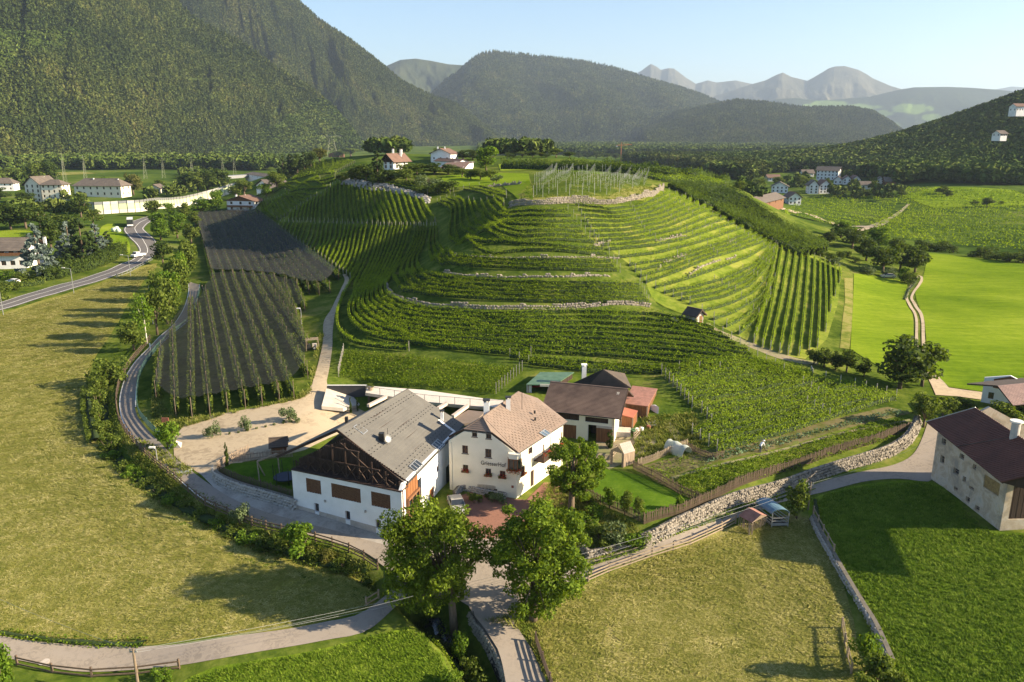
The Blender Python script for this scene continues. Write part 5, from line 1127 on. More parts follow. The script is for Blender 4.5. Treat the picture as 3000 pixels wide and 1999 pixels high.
hs = [(a, b, max(c, 1.2), min(d, 4.75)) for a, b, c, d in hs]; hs[0] = (hs[0][0], hs[0][1], 1.3, hs[0][3]); hs[1] = (hs[1][0], hs[1][1], 1.3, hs[1][3])
wall(st, Ws, [(-.6,.4),(Ws.L,.4),(Ws.L,5.0),(-.6,5.0)], hs, W_cream); door(st, Ws, hs[0], W_board, planks=7)
for h in hs[2:]: door(st, Ws, h, W_dark, planks=12, name='loft_boards')
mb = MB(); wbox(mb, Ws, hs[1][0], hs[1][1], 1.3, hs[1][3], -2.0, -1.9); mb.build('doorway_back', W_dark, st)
h = hole(Ws, (1105,880), (1312,1095), c5); mb = MB(); wbox(mb, Ws, h[0]+.05, h[1], 3.3, h[3], .0, .07); mb.build('sliding_door', W_plinth, st); mb = MB(); wbox(mb, Ws, h[0]+.05, h[1], 1.3, 3.3, .0, .09); mb.build('lower_door', W_board, st)
wall(st, WallF(sB, sC), [(0,.4),(6.5,.4),(6.5,5.0),(3.2,7.3),(0,5.0)], [], W_cream); wall(st, WallF(sC, sA+sn*6.5), [(0,.4),(9.6,.4),(9.6,5),(0,5)], [], W_cream); wall(st, WallF(sA+sn*6.5, sA), [(0,.4),(6.5,.4),(6.5,5.0),(3.2,7.3),(0,5.0)], [], W_cream)
mb = MB().bar(s_er+Vector((.05,-.03,-.06)), s_rr+Vector((.05,0,-.06)), .08, .25); mb.build('verge_board', W_dark, st); gutter(st, s_el, s_er)
# shed row to its right
def lean(name, label, quad, zs, wallm, roofm, ztop_ext=2.6, posts=True, walls=(0,1,2,3), cat='shed', z0=None, th=.12, inset=.35):
    """shed under one sloping roof: quad of picture corners (front left, front right, back right, back left) with their heights"""
    P = [at(*q, z) for q, z in zip(quad, zs)]; H = empty(name, (0,0,0), 0, label, cat)
    nn = (P[1]-P[0]).cross(P[3]-P[0]).normalized(); nn = nn if nn.z > 0 else -nn
    MB().slab(P, th, nn).build('roof', roofm, H); c = sum(P, Vector())/4; Q = [p + (c-p)*inset*.25 for p in P]
    for i in walls:
        a, b = Q[i], Q[(i+1) % 4]; g0 = gz(a.x, a.y)-.4 if z0 is None else z0; W = WallF(a, b); n = max(2, int(W.L/.28)); mb = MB()
        if wallm in (W_board, W_orange, W_dark, W_grey):
            for k in range(n):
                u0, u1 = W.L*k/n, W.L*(k+1)/n-.015; za = a.z+(b.z-a.z)*(k+.5)/n-.16
                wbox(mb, W, u0, u1, g0, za, -.05, .0+.015*(k % 2))
        else: mb.hexa([W.p(0,g0,-.2), W.p(W.L,g0,-.2), W.p(W.L,g0,0), W.p(0,g0,0), W.p(0,a.z-.15,-.2), W.p(W.L,b.z-.15,-.2), W.p(W.L,b.z-.15,0), W.p(0,a.z-.15,0)])
        mb.build('wall', wallm, H)
    if posts:
        for q in Q: MB().bar((q.x, q.y, gz(q.x,q.y)-.3), (q.x, q.y, q.z-.1), .16).build('post', W_grey, H)
    return H, P, Q
lean('shed', 'tall timber shed with flecked red roof beside the stable', [c5(1475,590), c5(1785,630), c5(1910,400), c5(1580,358)], [4.6,4.5,5.0,5.1], W_board, T_fleck, walls=(0,1))
lean('lean_to', 'small orange wooden lean-to with salmon roof and grey base', [c5(1425,738), c5(1590,782), c5(1652,688), c5(1455,640)], [4.0,3.7,4.0,4.4], W_orange, T_salmon, walls=(0,1))
q = [at(*c5(1350,958), 2.4), at(*c5(1560,968), 2.4)]; W = WallF(q[0], q[1]); mb = MB(); wbox(mb, W, 0, W.L, .6, 2.35, -1.8, .12); tag(mb.build('concrete_base', W_plinth), 'grey concrete base under the orange lean-to', 'plinth')
# rear barn with hipped dark roof and white chimney
rb = empty('rear_barn', (0,0,0), 0, 'rear barn with dark pointed roof and white chimney', 'barn')
r_ap = at(*c5(1200,148), 7.6); r_a = at(*c5(780,340), 5.0); r_b = at(*c5(1010,352), 5.2); r_c = at(*c5(1570,395), 5.0); r_d = at(*c5(1660,360), 4.6)
mb = MB().slab([r_a, r_b, r_ap], .15); mb.build('roof', simple('black_sheet', (.05,.045,.045), (.035,.032,.03), 1, .5), rb); roof_plane(rb, r_b, r_c, r_ap, r_ap, T_dark, 14, .04)
roof_plane(rb, r_c, r_ap+Vector((4,6.5,-2.6)), r_ap, r_ap, T_dark, 6, .04)
for k in range(9): s = k/8; MB().bar(r_a.lerp(r_b, s)+Vector((0,0,.03)), r_ap.lerp(r_b, s*.0)+Vector((0,0,.03)), .05, .06).build('roof_seam', W_steel, rb)
W = WallF((r_a.x+.4, r_a.y+.6), (r_c.x-.4, r_c.y+.8)); wall(rb, W, [(0,2),(W.L,2),(W.L,4.9),(0,4.9)], [], W_board)
W2 = WallF((r_c.x-.4, r_c.y+.8), (r_ap.x+3.4, r_ap.y+5.5)); wall(rb, W2, [(0,2),(W2.L,2),(W2.L,4.9),(0,4.9)], [], W_board)
cb = at(*c5(945,240), 6.0); chimney(rb, cb, .62, 1.6, W_white, W_white)
# open garage with the green glass roof
gg, gP, gQ = lean('garage', 'open garage with green glass roof and something red inside', [c5(185,345), c5(560,350), c5(815,182), c5(370,182)], [5.0,5.0,5.3,5.3], W_dark, T_green, walls=(1,2,3))
f_ = at(*c5(330,560), 2.2); tag(MB().box(f_.x-.8, f_.x+.8, f_.y+1.2, f_.y+2.4, 2.0, 4.3).box(f_.x-.7, f_.x+.7, f_.y+1.1, f_.y+1.2, 2.3, 3.0).box(f_.x-.7, f_.x+.7, f_.y+1.1, f_.y+1.2, 3.3, 4.0).build('red_cabinet', simple('signal_red', (.45,.02,.03), (.35,.015,.02), 2, .5)), 'tall red cabinet standing inside the open garage', 'cabinet')
a = at(*c5(185,345), 5.0); MB().box(a.x+.1, a.x+.8, a.y+.3, a.y+.7, 1.5, 4.8).build('pillar', W_wfr, gg)
MB().bar(gP[0]+Vector((2.0,-.05,-.1)), gP[1]+Vector((0,-.05,-.1)), .1, .35).build('fascia', W_cream, gg)
# terrace with railing over the underground garage
c6 = lambda x, y: (705.9+x*.2751, 627.5+y*.2751)
tz = 3.55; t_f = [at(*c6(x, y), tz) for x, y in ((487,1000),(980,1075),(1490,1120),(1640,1120))]; t_b = [at(*c6(x, y), tz) for x, y in ((505,942),(980,978),(1490,1050),(1640,1062))]
ter = empty('terrace', (0,0,0), 0, 'long concrete terrace with glass railing above the garages', 'terrace')
mb = MB(); mb.slab(t_f + t_b[::-1], .35); mb.build('deck', simple('terrace_concrete', (.66,.58,.50), (.58,.51,.44), 1, .85), ter)
mb = MB(); 
for a, b in zip(t_f[:-1], t_f[1:]): mb.bar(a+Vector((0,-.05,-.2)), b+Vector((0,-.05,-.2)), .1, .42)
mb.build('fascia', W_alu, ter)
Pn = [t_f[0]]; 
for a, b in zip(t_f[:-1], t_f[1:]):
    L = (b-a).length; k = max(1, int(L/2.0)); Pn += [a.lerp(b, (j+1)/k) for j in range(k)]
for p in Pn: MB().bar(p+Vector((0,.08,0)), p+Vector((0,.08,1.0)), .05).build('railing_post', W_steel, ter)
mb = MB()
for a, b in zip(Pn[:-1], Pn[1:]):
    mb.bar(a+Vector((0,.08,1.0)), b+Vector((0,.08,1.0)), .05)
    for j in range(14): q = a.lerp(b, (j+.5)/14); mb.bar(q+Vector((0,.08,.05)), q+Vector((0,.08,1.0)), .014)
q = mb.build('railing', W_alu, ter)
mb = MB()
for a, b in zip(t_f[:-1], t_f[1:]): d = Vector((0,3.0,0)); mb.hexa([a+d+Vector((0,0,-4)), b+d+Vector((0,0,-4)), b+d+Vector((0,.2,-4)), a+d+Vector((0,.2,-4)), a+d+Vector((0,0,-.4)), b+d+Vector((0,0,-.4)), b+d+Vector((0,.2,-.4)), a+d+Vector((0,.2,-.4))])
mb.build('garage_back_wall', W_steel, ter)
for i in (0, 1, 2): MB().bar(t_f[i]+Vector((.4,.3,-3.2)), t_f[i]+Vector((.4,.3,-.35)), .3).build('pillar', W_steel, ter)
w0 = at(*c6(165,942), tz); w1 = at(*c6(500,942), tz); mb = MB().hexa([(w0.x,w0.y,tz-3.6),(w1.x,w1.y,tz-3.6),(w1.x,w1.y+.25,tz-3.6),(w0.x,w0.y+.25,tz-3.6),(w0.x,w0.y,tz),(w1.x,w1.y,tz),(w1.x,w1.y+.25,tz),(w0.x,w0.y+.25,tz)]); mb.build('ramp_wall', simple('anthracite_wall', (.065,.062,.062), (.05,.048,.048), 1, .8), ter)
MB().bar((w0.x,w0.y+.1,tz+.04), (w1.x,w1.y+.1,tz+.04), .3, .08).build('wall_coping', W_wfr, ter)
r0_ = at(*c6(165,950), 3.2); r1_ = at(*c6(120,1112), 2.45); r2_ = at(*c6(300,1130), 1.9); r3_ = at(*c6(500,1085), 1.0)
rmp = MB().slab([r0_, r1_, r2_], .5).slab([r0_, r2_, r3_, Vector((w1.x,w1.y,1.0))], .5); tag(rmp.build('ramp', simple('pale_concrete', (.50,.45,.38), (.42,.38,.32), 1, .85)), kind='structure')
mb = MB(); b_ = [c6(290,1125), c6(300,1090), c6(500,1080), c6(520,1110), c6(350,1140)]; 
for (x0, y0, x1, y1) in ((510,1110,660,1035),(1090,1135,1165,1090),(1215,1200,1340,1110)):
    p = at(*c6(x0, y0), 3.6); q = at(*c6(x1, y1), 3.6); tag(MB().bar(p, q, .45, .4).build('concrete_beam', simple('pale_beam', (.52,.43,.36), (.46,.38,.32), 1, .8)), {510:'leftmost pale concrete beam slanting under the terrace',1090:'pale concrete beam between the barn roof and the terrace',1215:'pale concrete beam next to the guest house chimneys'}[x0], 'beam')
p4 = [at(*c6(x, y), 3.3) for x, y in ((1215,1215),(1345,1145),(1480,1160),(1400,1250),(1290,1260))]
tag(MB().slab(p4, .3).build('flat_roof', simple('flat_roof_felt', (.20,.155,.125), (.16,.125,.10), 1, .9)), 'small brown flat roof between barn and guest house', 'roof')
# old house with the corrugated dark red roof
c8 = lambda x, y: (1803.9+x*.4498, 862.7+y*.4498)
oh = empty('old_farmhouse', (0,0,0), 0, 'old farmhouse with stained plaster and dark red corrugated roof', 'house')
oA = at(2139,1098.8,.8); oB = at(2296.4,1222.5,.2); Wo = WallF(oA, oB)
o_eL = at(*c8(722,240), 6.9); o_eR = at(*c8(1105,548), 6.7); o_rL = at(*c8(975,167), 10.0); o_rR = o_rL + (o_eR-o_eL); o_rR.z = 10.0
o_eR2 = o_eR.copy(); ddv = (o_rL-o_eL)
dO, nO = roof_plane(oh, o_eL, o_eR, o_rR, o_rL, T_red, 4, .02, name='roof_sheet')
nrib = 46
for i in range(nrib): s = (i+.5)/nrib; MB().bar(o_eL.lerp(o_eR, s)+nO*.05, o_rL.lerp(o_rR, s)+nO*.05, .16, .08, up=nO).build('roof_rib', T_red, dO)
bkd = Vector((ddv.x, ddv.y, 0)); f1 = o_rL + bkd + Vector((0,0,-3.2)); f2 = o_rR + bkd + Vector((0,0,-3.2)); roof_plane(oh, f1, f2, o_rR, o_rL, simple('brown_back_roof', (.22,.10,.05), (.16,.075,.04), 1, .7), 4, .02, name='roof_sheet')
MB().bar(o_eL+Vector((0,.1,.03)), o_rL+Vector((0,.1,.03)), .16, .12).build('verge_flashing', W_alu, oh)
M_old = None
def oldplaster():
    m, t, b = node_mat('stained_plaster'); v = coords(t); f = noise(t, v, .55, 7, .7, 1.0); f2 = noise(t, v, 3, 8, .75)
    a = ramp(t, f, [(.36,(.27,.245,.21)),(.46,(.46,.36,.25)),(.56,(.58,.50,.40)),(.68,(.40,.37,.33))]); a = mixc(t, f2, a, mixc(t, .7, a, (.30,.25,.19)))
    t.links.new(a, b.inputs['Base Color']); b.inputs['Roughness'].default_value = .95; bump(t, b, f2, .4, .03); return m
M_old = oldplaster()
oh_h = [hole(Wo, p, q, c8) for p, q in (((803,318),(820,360)),((796,405),(811,455)),((893,395),(913,435)),((863,468),(885,515)),((961,450),(974,485)),((910,512),(921,550)),((864,565),(880,595)),((942,562),(964,592)),((925,615),(941,655)),((972,660),(990,700)))]
barnw = hole(Wo, (1020,505), (1090,620), c8)
wall(oh, Wo, [(0,-1.5),(Wo.L,-1.5),(Wo.L,6.6),(0,6.8)], oh_h+[barnw], M_old)
for h in oh_h: window(oh, Wo, h, W_grey, 0, 1, out=-.22, fw=.07)
door(oh, Wo, barnw, simple('old_yellow_boards', (.30,.21,.09), (.18,.12,.05), 3, .8), planks=8, name='hatch')
rvec = Vector((11, 0.4, 0)); Wo2 = WallF(oB, oB+rvec); wall(oh, Wo2, [(0,-1.5),(11,-1.5),(11,6.6),(5.5,9.7),(0,6.6)], [(.7,4.5,1.6,6.2)], M_old); door(oh, Wo2, (.7,4.5,1.6,6.2), W_dark, planks=14, name='barn_boards')
Wo3 = WallF(oA+rvec, oA); wall(oh, Wo3, [(0,-1.5),(11,-1.5),(11,6.8),(5.5,9.7),(0,6.8)], [], M_old)
MB().slab([o_eR+Vector((.2,.2,-.1)), o_rR+Vector((0,.2,-.1)), o_rR+bkd+Vector((0,.2,-3.3))], .05, (0,-1,0)).build('gable_boards', W_dark, oh)
c = on_plane(*c8(1170,318), o_eL, nO); mb = MB().tube(c-Vector((0,0,.4)), c+Vector((0,0,1.7)), .42, .42, 14); o = mb.build('chimney', simple('chimney_plaster', (.45,.42,.38), (.36,.34,.31), 2), dO); MB().tube(c+Vector((0,0,1.7)), c+Vector((0,0,1.86)), .62, .62, 16).build('chimney_cap', W_wfr, o)
mb = MB().bar(o_eL.lerp(o_eR,.46)+nO*.12, on_plane(*c8(1165,318), o_eL, nO)+nO*.12, .12, .05); mb.build('lightning_strip', W_steel, dO)
# upper house at the right edge
uh = empty('upper_house', (0,0,0), 0, 'house with wide brown roof half hidden at the right edge', 'house')
c8r = lambda x, y: (1725.5+x*.2751, 588.2+y*.2751)
u_eL = at(*c8r(1805,1068), 5.6); u_r = at(*c8r(2060,1085), 6.6); u_eR = at(*c8r(2190,1250), 5.2)
u_r2 = u_r + Vector((11,3,0)); u_e2 = u_eR + Vector((11,3,0)); roof_plane(uh, u_eR, u_e2, u_r2, u_r, simple('mauve_tiles', (.30,.20,.17), (.22,.15,.13), 1.2, .7), 16, .04, vn=.5)
roof_plane(uh, u_eL, u_eL+Vector((11,3,0)), u_r2, u_r, T_dark, 8, .04)
a = at(*c8r(1925,1230), 1.4); W = WallF((a.x, a.y+.2), (a.x+5.2, a.y-3.0)); wall(uh, W, [(0,.4),(W.L,.4),(W.L,4.8),(W.L*.52,6.1),(0,5.3)], [(.8,1.5,2.2,3.2)], W_white); window(uh, W, (.8,1.5,2.2,3.2), W_frame)
mb = MB(); mb.slab([W.p(1.2,4.0,.08), W.p(W.L,3.6,.08), W.p(W.L,4.8,.08), W.p(W.L*.52,6.0,.08), W.p(1.2,5.3,.08)], .08, W.n); mb.build('gable_boards', W_board, uh)
W2 = WallF((a.x+5.2, a.y-3.0), (a.x+16, a.y-.5)); wall(uh, W2, [(0,.4),(W2.L,.4),(W2.L,4.8),(0,4.8)], [(1,2,2,3.2),(4,5,2,3.2)], W_white)
# vineyard hut
hp = gp(1592,745); hA = at(*(1589,738), hp.z-.1); c7 = lambda x, y: (1254.9+x*.2751, 627.5+y*.2751)
z_h = gp(*c7(1250,440)).z; k1_ = at(*c7(1250,440), z_h); k0_ = at(*c7(1160,405), z_h+.3); k2_ = at(*c7(1308,420), z_h)
W = WallF(k0_, k1_); box_house('vineyard_hut', 'small stone vineyard hut with dark tiled roof on the hillside', 'hut', k0_, k1_, 2.0, z_h, z_h+1.75, 1.0, W_plinth, T_dark, 'u', .45, (0,0), courses=7)
h_ = [o for o in COL.objects if o.name == 'vineyard_hut'][0]
W = WallF(k1_, k1_ + (WallF(k0_,k1_).n * -2.0)); mb = MB(); wbox(mb, W, .9, 1.6, z_h, z_h+1.6, 0, .05); mb.build('door', W_board, h_); mb = MB(); wbox(mb, W, .2, .7, z_h-.2, z_h+.8, 0, .08); mb.build('white_panel', W_wfr, h_)
# chalet and houses on the plateau, villas in the valley, hamlet on the right, two on the wooded hill
HP('chalet', 'white chalet with orange roof and wooden balconies beside the netted orchard', 'house', (523,489), (586,486), 9, 24, 9, wm=W_white, rm=T_hillr, ridge='v', over=1.2, wins=(2,3), wsz=(1.2,1.3), chim=((3,4,.9),(7,5,.9)), balcony=(3.6,6.0), wood=W_board)
P_ = c2
HP('hill_house', 'white house with big brown gable roof on the hilltop', 'house', (881,390), (904,392), 10, 17, 14, wm=W_white, rm=T_hillr, ridge='v', over=1.2, wins=(2,2), wsz=(1.1,1.3), chim=((2,4,2.6),(3.5,7,2.4),(2.5,9,2.4)), balcony=None, wood=W_dark)
box_house('hill_house', 'white house with shallow brown roof right of the hilltop houses', 'house', gp(1057,391), gp(1088,384), 9, gp(1070,388).z, gp(1070,388).z+3.6, 1.3, W_white, T_hillr, 'v', .9, (1,2), (1.1,1.0), chim=((2,6,1.6),))
box_house('hill_house', 'long low brown-roofed wing between the hilltop houses', 'house', gp(1000,382), gp(1055,388), 6, gp(1030,385).z, gp(1030,385).z+3.4, 1.3, W_white, T_hillr, 'u', .8, (1,3), (1.0,1.0))
box_house('hill_house', 'rear hilltop house with two white chimneys', 'house', gp(990,373), gp(1035,376), 9, gp(1010,374).z, gp(1010,374).z+5.0, 2.8, W_white, T_hillr, 'v', .9, (1,3), (1.0,1.0), chim=((3,3,1.8),(7,4,1.8)))
HP('hill_shed', 'small dark roofed shed beside the pylon', 'shed', (755,362), (790,362), 7, 7, 5, wm=W_board, rm=T_dark, ridge='v', wins=(0,0))
HP('villa', 'tall white four storey villa behind the noise wall', 'villa', (62,466), (98,469), 13, 40, 14, wm=W_cream, rm=T_grey, ridge='v', over=.9, wins=(4,3), wsz=(1.1,1.7), chim=((2,3,1),(5,5,1),(6,9,1)))
HP('villa', 'narrow right wing of the white villa', 'villa', (99,469), (147,470), 9, 42, 8, wm=W_cream, rm=T_grey, ridge='u', over=.9, wins=(4,4), wsz=(1.0,1.5), hipped=1.0)
HP('station_building', 'long cream station building with hipped grey roof', 'building', (172,449), (280,457), 12, 24, 12, wm=W_cream, rm=T_grey, ridge='u', over=1.2, wins=(2,7), wsz=(1.2,1.7), hipped=1.0, chim=((12,5,1.6),(30,5,1.2)))
HP('cottage', 'small grey roofed cottage above the railway', 'house', (340,443), (370,445), 8, 10, 7, wm=W_cream, rm=T_grey, ridge='v', over=.9, wins=(1,2), wsz=(.9,1.1))
HP('valley_house', 'white house cut by the left edge behind the trees', 'house', (-20,440), (32,438), 10, 16, 9, wm=W_white, rm=T_grey, ridge='u', over=.9, wins=(2,4), wsz=(1,1.3), hipped=1)
HP('valley_house', 'white house with brown roof beside the railway cutting', 'house', (590,443), (622,445), 11, 14, 12, wm=W_white, rm=T_grey, ridge='v', over=1.0, wins=(2,2), wsz=(1,1.3))
HP('red_barn', 'red wooden farmhouse far left below the forest', 'house', (52,378), (75,378), 9, 9, 6, wm=W_rust, rm=T_grey, ridge='u', over=.8, wins=(1,2), chim=((4,4,1),))
HP('grey_house', 'grey roofed house with balcony behind the blue spruce', 'house', (-20,622), (62,614), 12, 42, 18, wm=W_white, rm=T_grey, ridge='u', over=1.4, wins=(2,4), wsz=(1.4,1.4), chim=((14,6,.9),), balcony=(4.2,))
HP('valley_building', 'pale low building beside the railway bridge', 'building', (565,412), (620,412), 12, 8, 3, wm=W_white, rm=T_grey, ridge='u', wins=(1,5))
ham = [((1748,470),(1800,474),9,11,9,'long dark barn of the nearest hamlet farm','u',T_grey,(1,4)),((1812,470),(1840,473),10,16,9,'white farmhouse at the right end of the nearest hamlet farm','v',T_hillr,(2,3)),
       ((1772,442),(1810,446),9,14,8,'grey roofed guest house with balconies, upper left of the hamlet','v',T_grey,(2,4)),((1858,446),(1880,447),9,18,10,'white two-gabled house in the middle of the hamlet','v',T_grey,(3,2)),
       ((1882,446),(1908,445),9,17,10,'white house with brown roof at the middle of the hamlet','v',T_hillr,(3,3)),((1845,407),(1870,407),8,8,6,'brown roofed house left of the hotel','u',T_grey,(1,3)),
       ((1875,414),(1925,414),10,20,7,'long hotel block at the top of the hamlet','u',T_grey,(3,6)),((1915,424),(1935,425),8,9,7,'white house with red roof, left of three','v',T_hillr,(1,2)),
       ((1936,424),(1956,424),8,10,7,'white house with red roof, middle of three','v',T_hillr,(2,2)),((1957,423),(1977,422),8,9,7,'white house with red roof, right of three','v',T_hillr,(1,2)),
       ((1967,436),(2001,436),8,10,6,'low white house with dark roof right of the hamlet','u',T_grey,(1,3)),((2013,426),(2032,427),8,10,7,'grey roofed white house in the trees right of the hamlet','v',T_grey,(2,2)),
       ((2034,428),(2058,428),8,10,7,'brown wooden house in the trees, last on the right','u',T_grey,(1,2)),((1712,432),(1729,433),7,9,5,'small white house among trees left of the hamlet','v',T_grey,(2,2)),((1765,417),(1792,417),8,8,5,'white house with brown roof above the grey guest house','u',T_hillr,(1,3))]
for a, b, dp, wp, rp, lab, rd, rm, wn in ham: HP('hamlet_house', lab, 'house', a, b, dp, wp, rp, wm=(W_board if 'wooden' in lab or 'barn' in lab else W_white), rm=rm, ridge=rd, over=.9, wins=wn, wsz=(1,1.2), courses=4, group='houses of the hamlet on the right')
def far_house(lab, px, py, d, L, h, rm):
    p = atD(px, py, d); p.z -= 2.5; box_house('hillside_house', lab, 'house', (p.x-L/2, p.y), (p.x+L/2, p.y+1), 9, p.z, p.z+h, 2.6, W_white, rm, 'u', .9, (max(1,int(h/3)),4), (1.1,1.3), courses=4)
far_house('white house with red roof near the top of the right hill', 2348, 252, 690, 9, 5, T_hillr)
far_house('brown roofed farm halfway up the right hill', 2308, 308, 640, 6, 2.6, T_grey)
# ---------------------------------------------------------------- trees: tapered trunk, limbs, crown of leaf clumps
def crown_pts(blobs, n, rng, shell=.55):
    """leaf positions near the surface of many small blobs, with outward normals"""
    B = np.array(blobs); wgt = B[:,3]**2; k = rng.choice(len(B), n, p=wgt/wgt.sum()); q = rng.normal(size=(n,3)); q /= np.linalg.norm(q, axis=1)[:,None]
    r = B[k,3]*(shell+(1-shell)*rng.random(n)**.5); sc = B[k,4] if B.shape[1] > 4 else np.ones(n)
    P = B[k,:3] + q*r[:,None]*np.stack([np.ones(n), np.ones(n), sc], 1); return P, q
def leaf_quads(P, Nn, size, rng, jit=.7):
    n = len(P); nrm = Nn + rng.normal(size=(n,3))*jit; nrm[:,2] += .25; nrm /= np.linalg.norm(nrm, axis=1)[:,None]
    a = rng.normal(size=(n,3)); t = np.cross(nrm, a); t /= np.linalg.norm(t, axis=1)[:,None]; b = np.cross(nrm, t); s = (size*rng.uniform(.6, 1.4, n))[:,None]
    V = np.stack([P-t*s*.55, P-b*s*.3+nrm*s*.05, P+t*s*.55-nrm*s*.1, P+b*s*.35], 1).reshape(-1,3); return V, np.arange(n*4).reshape(n,4)
def crown_mesh(name, blobs, n, size, mat, seed, jit=.7, shell=.55):
    r = np.random.default_rng(seed); P, q = crown_pts(blobs, n, r, shell); V, F_ = leaf_quads(P, q, size, r, jit); me = np_mesh(name, V, F_)
    A_ = me.attributes.new('rnd', 'FLOAT', 'POINT'); A_.data.foreach_set('value', np.repeat(r.random(n), 4).astype(np.float32)); me.materials.append(mat); return me
def trunk_mesh(name, h, r0, limbs, mat):
    mb = MB(); mb.tube((0,0,-.05*h), (0,0,h*.35), r0, r0*.75, 8); mb.tube((0,0,h*.35), (0,0,h), r0*.75, r0*.25, 7)
    for a, b, r in limbs: mb.tube(a, b, r, r*.35, 6)
    o = mb.build(name, mat, None, True); me = o.data; bpy.data.objects.remove(o); return me
B_bark = simple('bark', (.16,.115,.075), (.09,.065,.045), 6, .9, sx=(1,1,.2), bmp=.5)
B_birch = simple('birch_bark', (.62,.58,.50), (.35,.32,.28), 5, .8, sx=(1,1,3))
LV = dict(
 broad=leafmat('broad_leaves', (.045,.070,.012), (.145,.18,.03), 1.0, .3, (.15,.21,.03)), dark=leafmat('dark_leaves', (.022,.040,.009), (.07,.10,.018), 1.0, .25),
 light=leafmat('light_leaves', (.050,.100,.010), (.14,.22,.022), 1.2, .35, (.24,.29,.04)), walnut=leafmat('walnut_leaves', (.055,.085,.010), (.17,.23,.02), .5, .4, (.28,.32,.045)),
 walnut2=leafmat('deep_walnut_leaves', (.042,.078,.009), (.14,.205,.018), .5, .38, (.24,.29,.04)),
 spruce=leafmat('spruce_needles', (.016,.032,.010), (.050,.075,.018), 1.0, .1), blue=leafmat('blue_spruce_needles', (.06,.085,.075), (.16,.20,.17), 1.0, .1), brown=leafmat('brownish_leaves', (.06,.065,.015), (.13,.125,.03), 1.0, .25),
 olive=leafmat('grey_green_leaves', (.06,.085,.035), (.15,.19,.09), 1.0, .25))
def blobs_round(seed, n=16, flat=1.0, low=.18):
    r = np.random.default_rng(seed); out = []
    for i in range(n):
        a = r.random()*6.28; z = r.uniform(low+.1, .88); e = math.sqrt(max(0, 1-((z-.55)/.46)**2)); d = r.uniform(.15, .85)*e*.36
        out.append((math.cos(a)*d, math.sin(a)*d, z, r.uniform(.11, .2), .8*flat))
    return out
def blobs_cone(seed, n=26):
    r = np.random.default_rng(seed); out = []
    for i in range(n):
        z = (i+.5)/n*.92+.06; w = (1-z)*.5+.02; k = max(1, int(w*12))
        for j in range(k): a = r.random()*6.28; d = w*r.uniform(.5, .95); out.append((math.cos(a)*d, math.sin(a)*d, z-.03*d/w, .05+.06*w, .45))
    return out
def blobs_col(seed, n=14):
    r = np.random.default_rng(seed); return [(r.uniform(-.2,.2)*(1-abs((i/n)-.4)), r.uniform(-.2,.2)*(1-abs((i/n)-.4)), .08+.86*i/n, .16*(1.1-(i/n)*.75), .9) for i in range(n)]
PROTO = {}
def proto(kind, v):
    k = (kind, v)
    if k in PROTO: return PROTO[k]
    sd = hash(kind) % 97 if False else sum(map(ord, kind)) + v*7; r = np.random.default_rng(sd)
    mat = LV.get(kind, LV['broad'])
    if kind in ('spruce', 'blue'): cm = crown_mesh('crown', blobs_cone(sd), 3400, .07, mat, sd, .5); tm = trunk_mesh('trunk', .95, .03, [], B_bark)
    elif kind == 'column': cm = crown_mesh('crown', blobs_col(sd), 800, .09, LV['dark'], sd); tm = trunk_mesh('trunk', .8, .04, [], B_bark)
    elif kind == 'birch': cm = crown_mesh('crown', [(x*1.0, y*1.0, z, s*.8, 1.2) for x, y, z, s, f in blobs_round(sd, 22, 1, .12)], 1100, .05, LV['light'], sd, .8, .2); tm = trunk_mesh('trunk', .93, .022, [((0,0,.4),(.15,.05,.8),.012),((0,0,.35),(-.14,.08,.7),.012)], B_birch)
    elif kind in ('bush', 'lightbush', 'olive', 'darkbush'):
        m_ = {'bush': LV['broad'], 'lightbush': LV['light'], 'olive': LV['olive'], 'darkbush': LV['dark']}[kind]
        bl = [(r.uniform(-.32,.32), r.uniform(-.32,.32), r.uniform(.15,.75)*.9, r.uniform(.14,.26), .9) for _ in range(12)]; cm = crown_mesh('crown', bl, 900, .085, m_, sd); tm = trunk_mesh('trunk', .5, .03, [((0,0,.05),(.2,.1,.6),.02),((0,0,.05),(-.2,.05,.55),.02)], B_bark)
    else:
        cm = crown_mesh('crown', blobs_round(sd, 20), 1500, .07, mat, sd)
        tm = trunk_mesh('trunk', .7, .035, [((0,0,.25),(.22*math.cos(a),.22*math.sin(a),.6),.018) for a in (0.3,2.2,4.4)], B_bark)
    PROTO[k] = (cm, tm); return PROTO[k]
TN = 0
KN = {'broad':'broadleaf_tree','dark':'broadleaf_tree','light':'broadleaf_tree','brown':'broadleaf_tree','spruce':'spruce_tree','blue':'blue_spruce_tree','column':'columnar_tree','birch':'birch_tree','bush':'bush','lightbush':'bush','darkbush':'bush','olive':'olive_tree'}
def tree(kind, bx, by, top, wpx, label, group=None, base=None):
    global TN
    p = gp(bx, by) if base is None else base; sx, sz = slopes(bx, top); zt_ = CAM_H + sz*p.y; h = max(.5, zt_-p.z); w_ = wpx/FPX*p.y/CP*1.05
    cm, tm = proto(kind, TN % 3); TN += 1
    root = empty(KN[kind], p, RNG.uniform(0, 6.28), label, 'bush' if 'bush' in kind else 'tree', group); root.scale = (w_*1.3, w_*1.3, h)
    link('crown', cm, root); link('trunk', tm, root); return root
def cluster(what, ref, group, items):
    for i, (k, bx, by, top, w_) in enumerate(items): tree(k, bx, by, top, w_, f'{ORD[i]} {what}, {ref}', group)
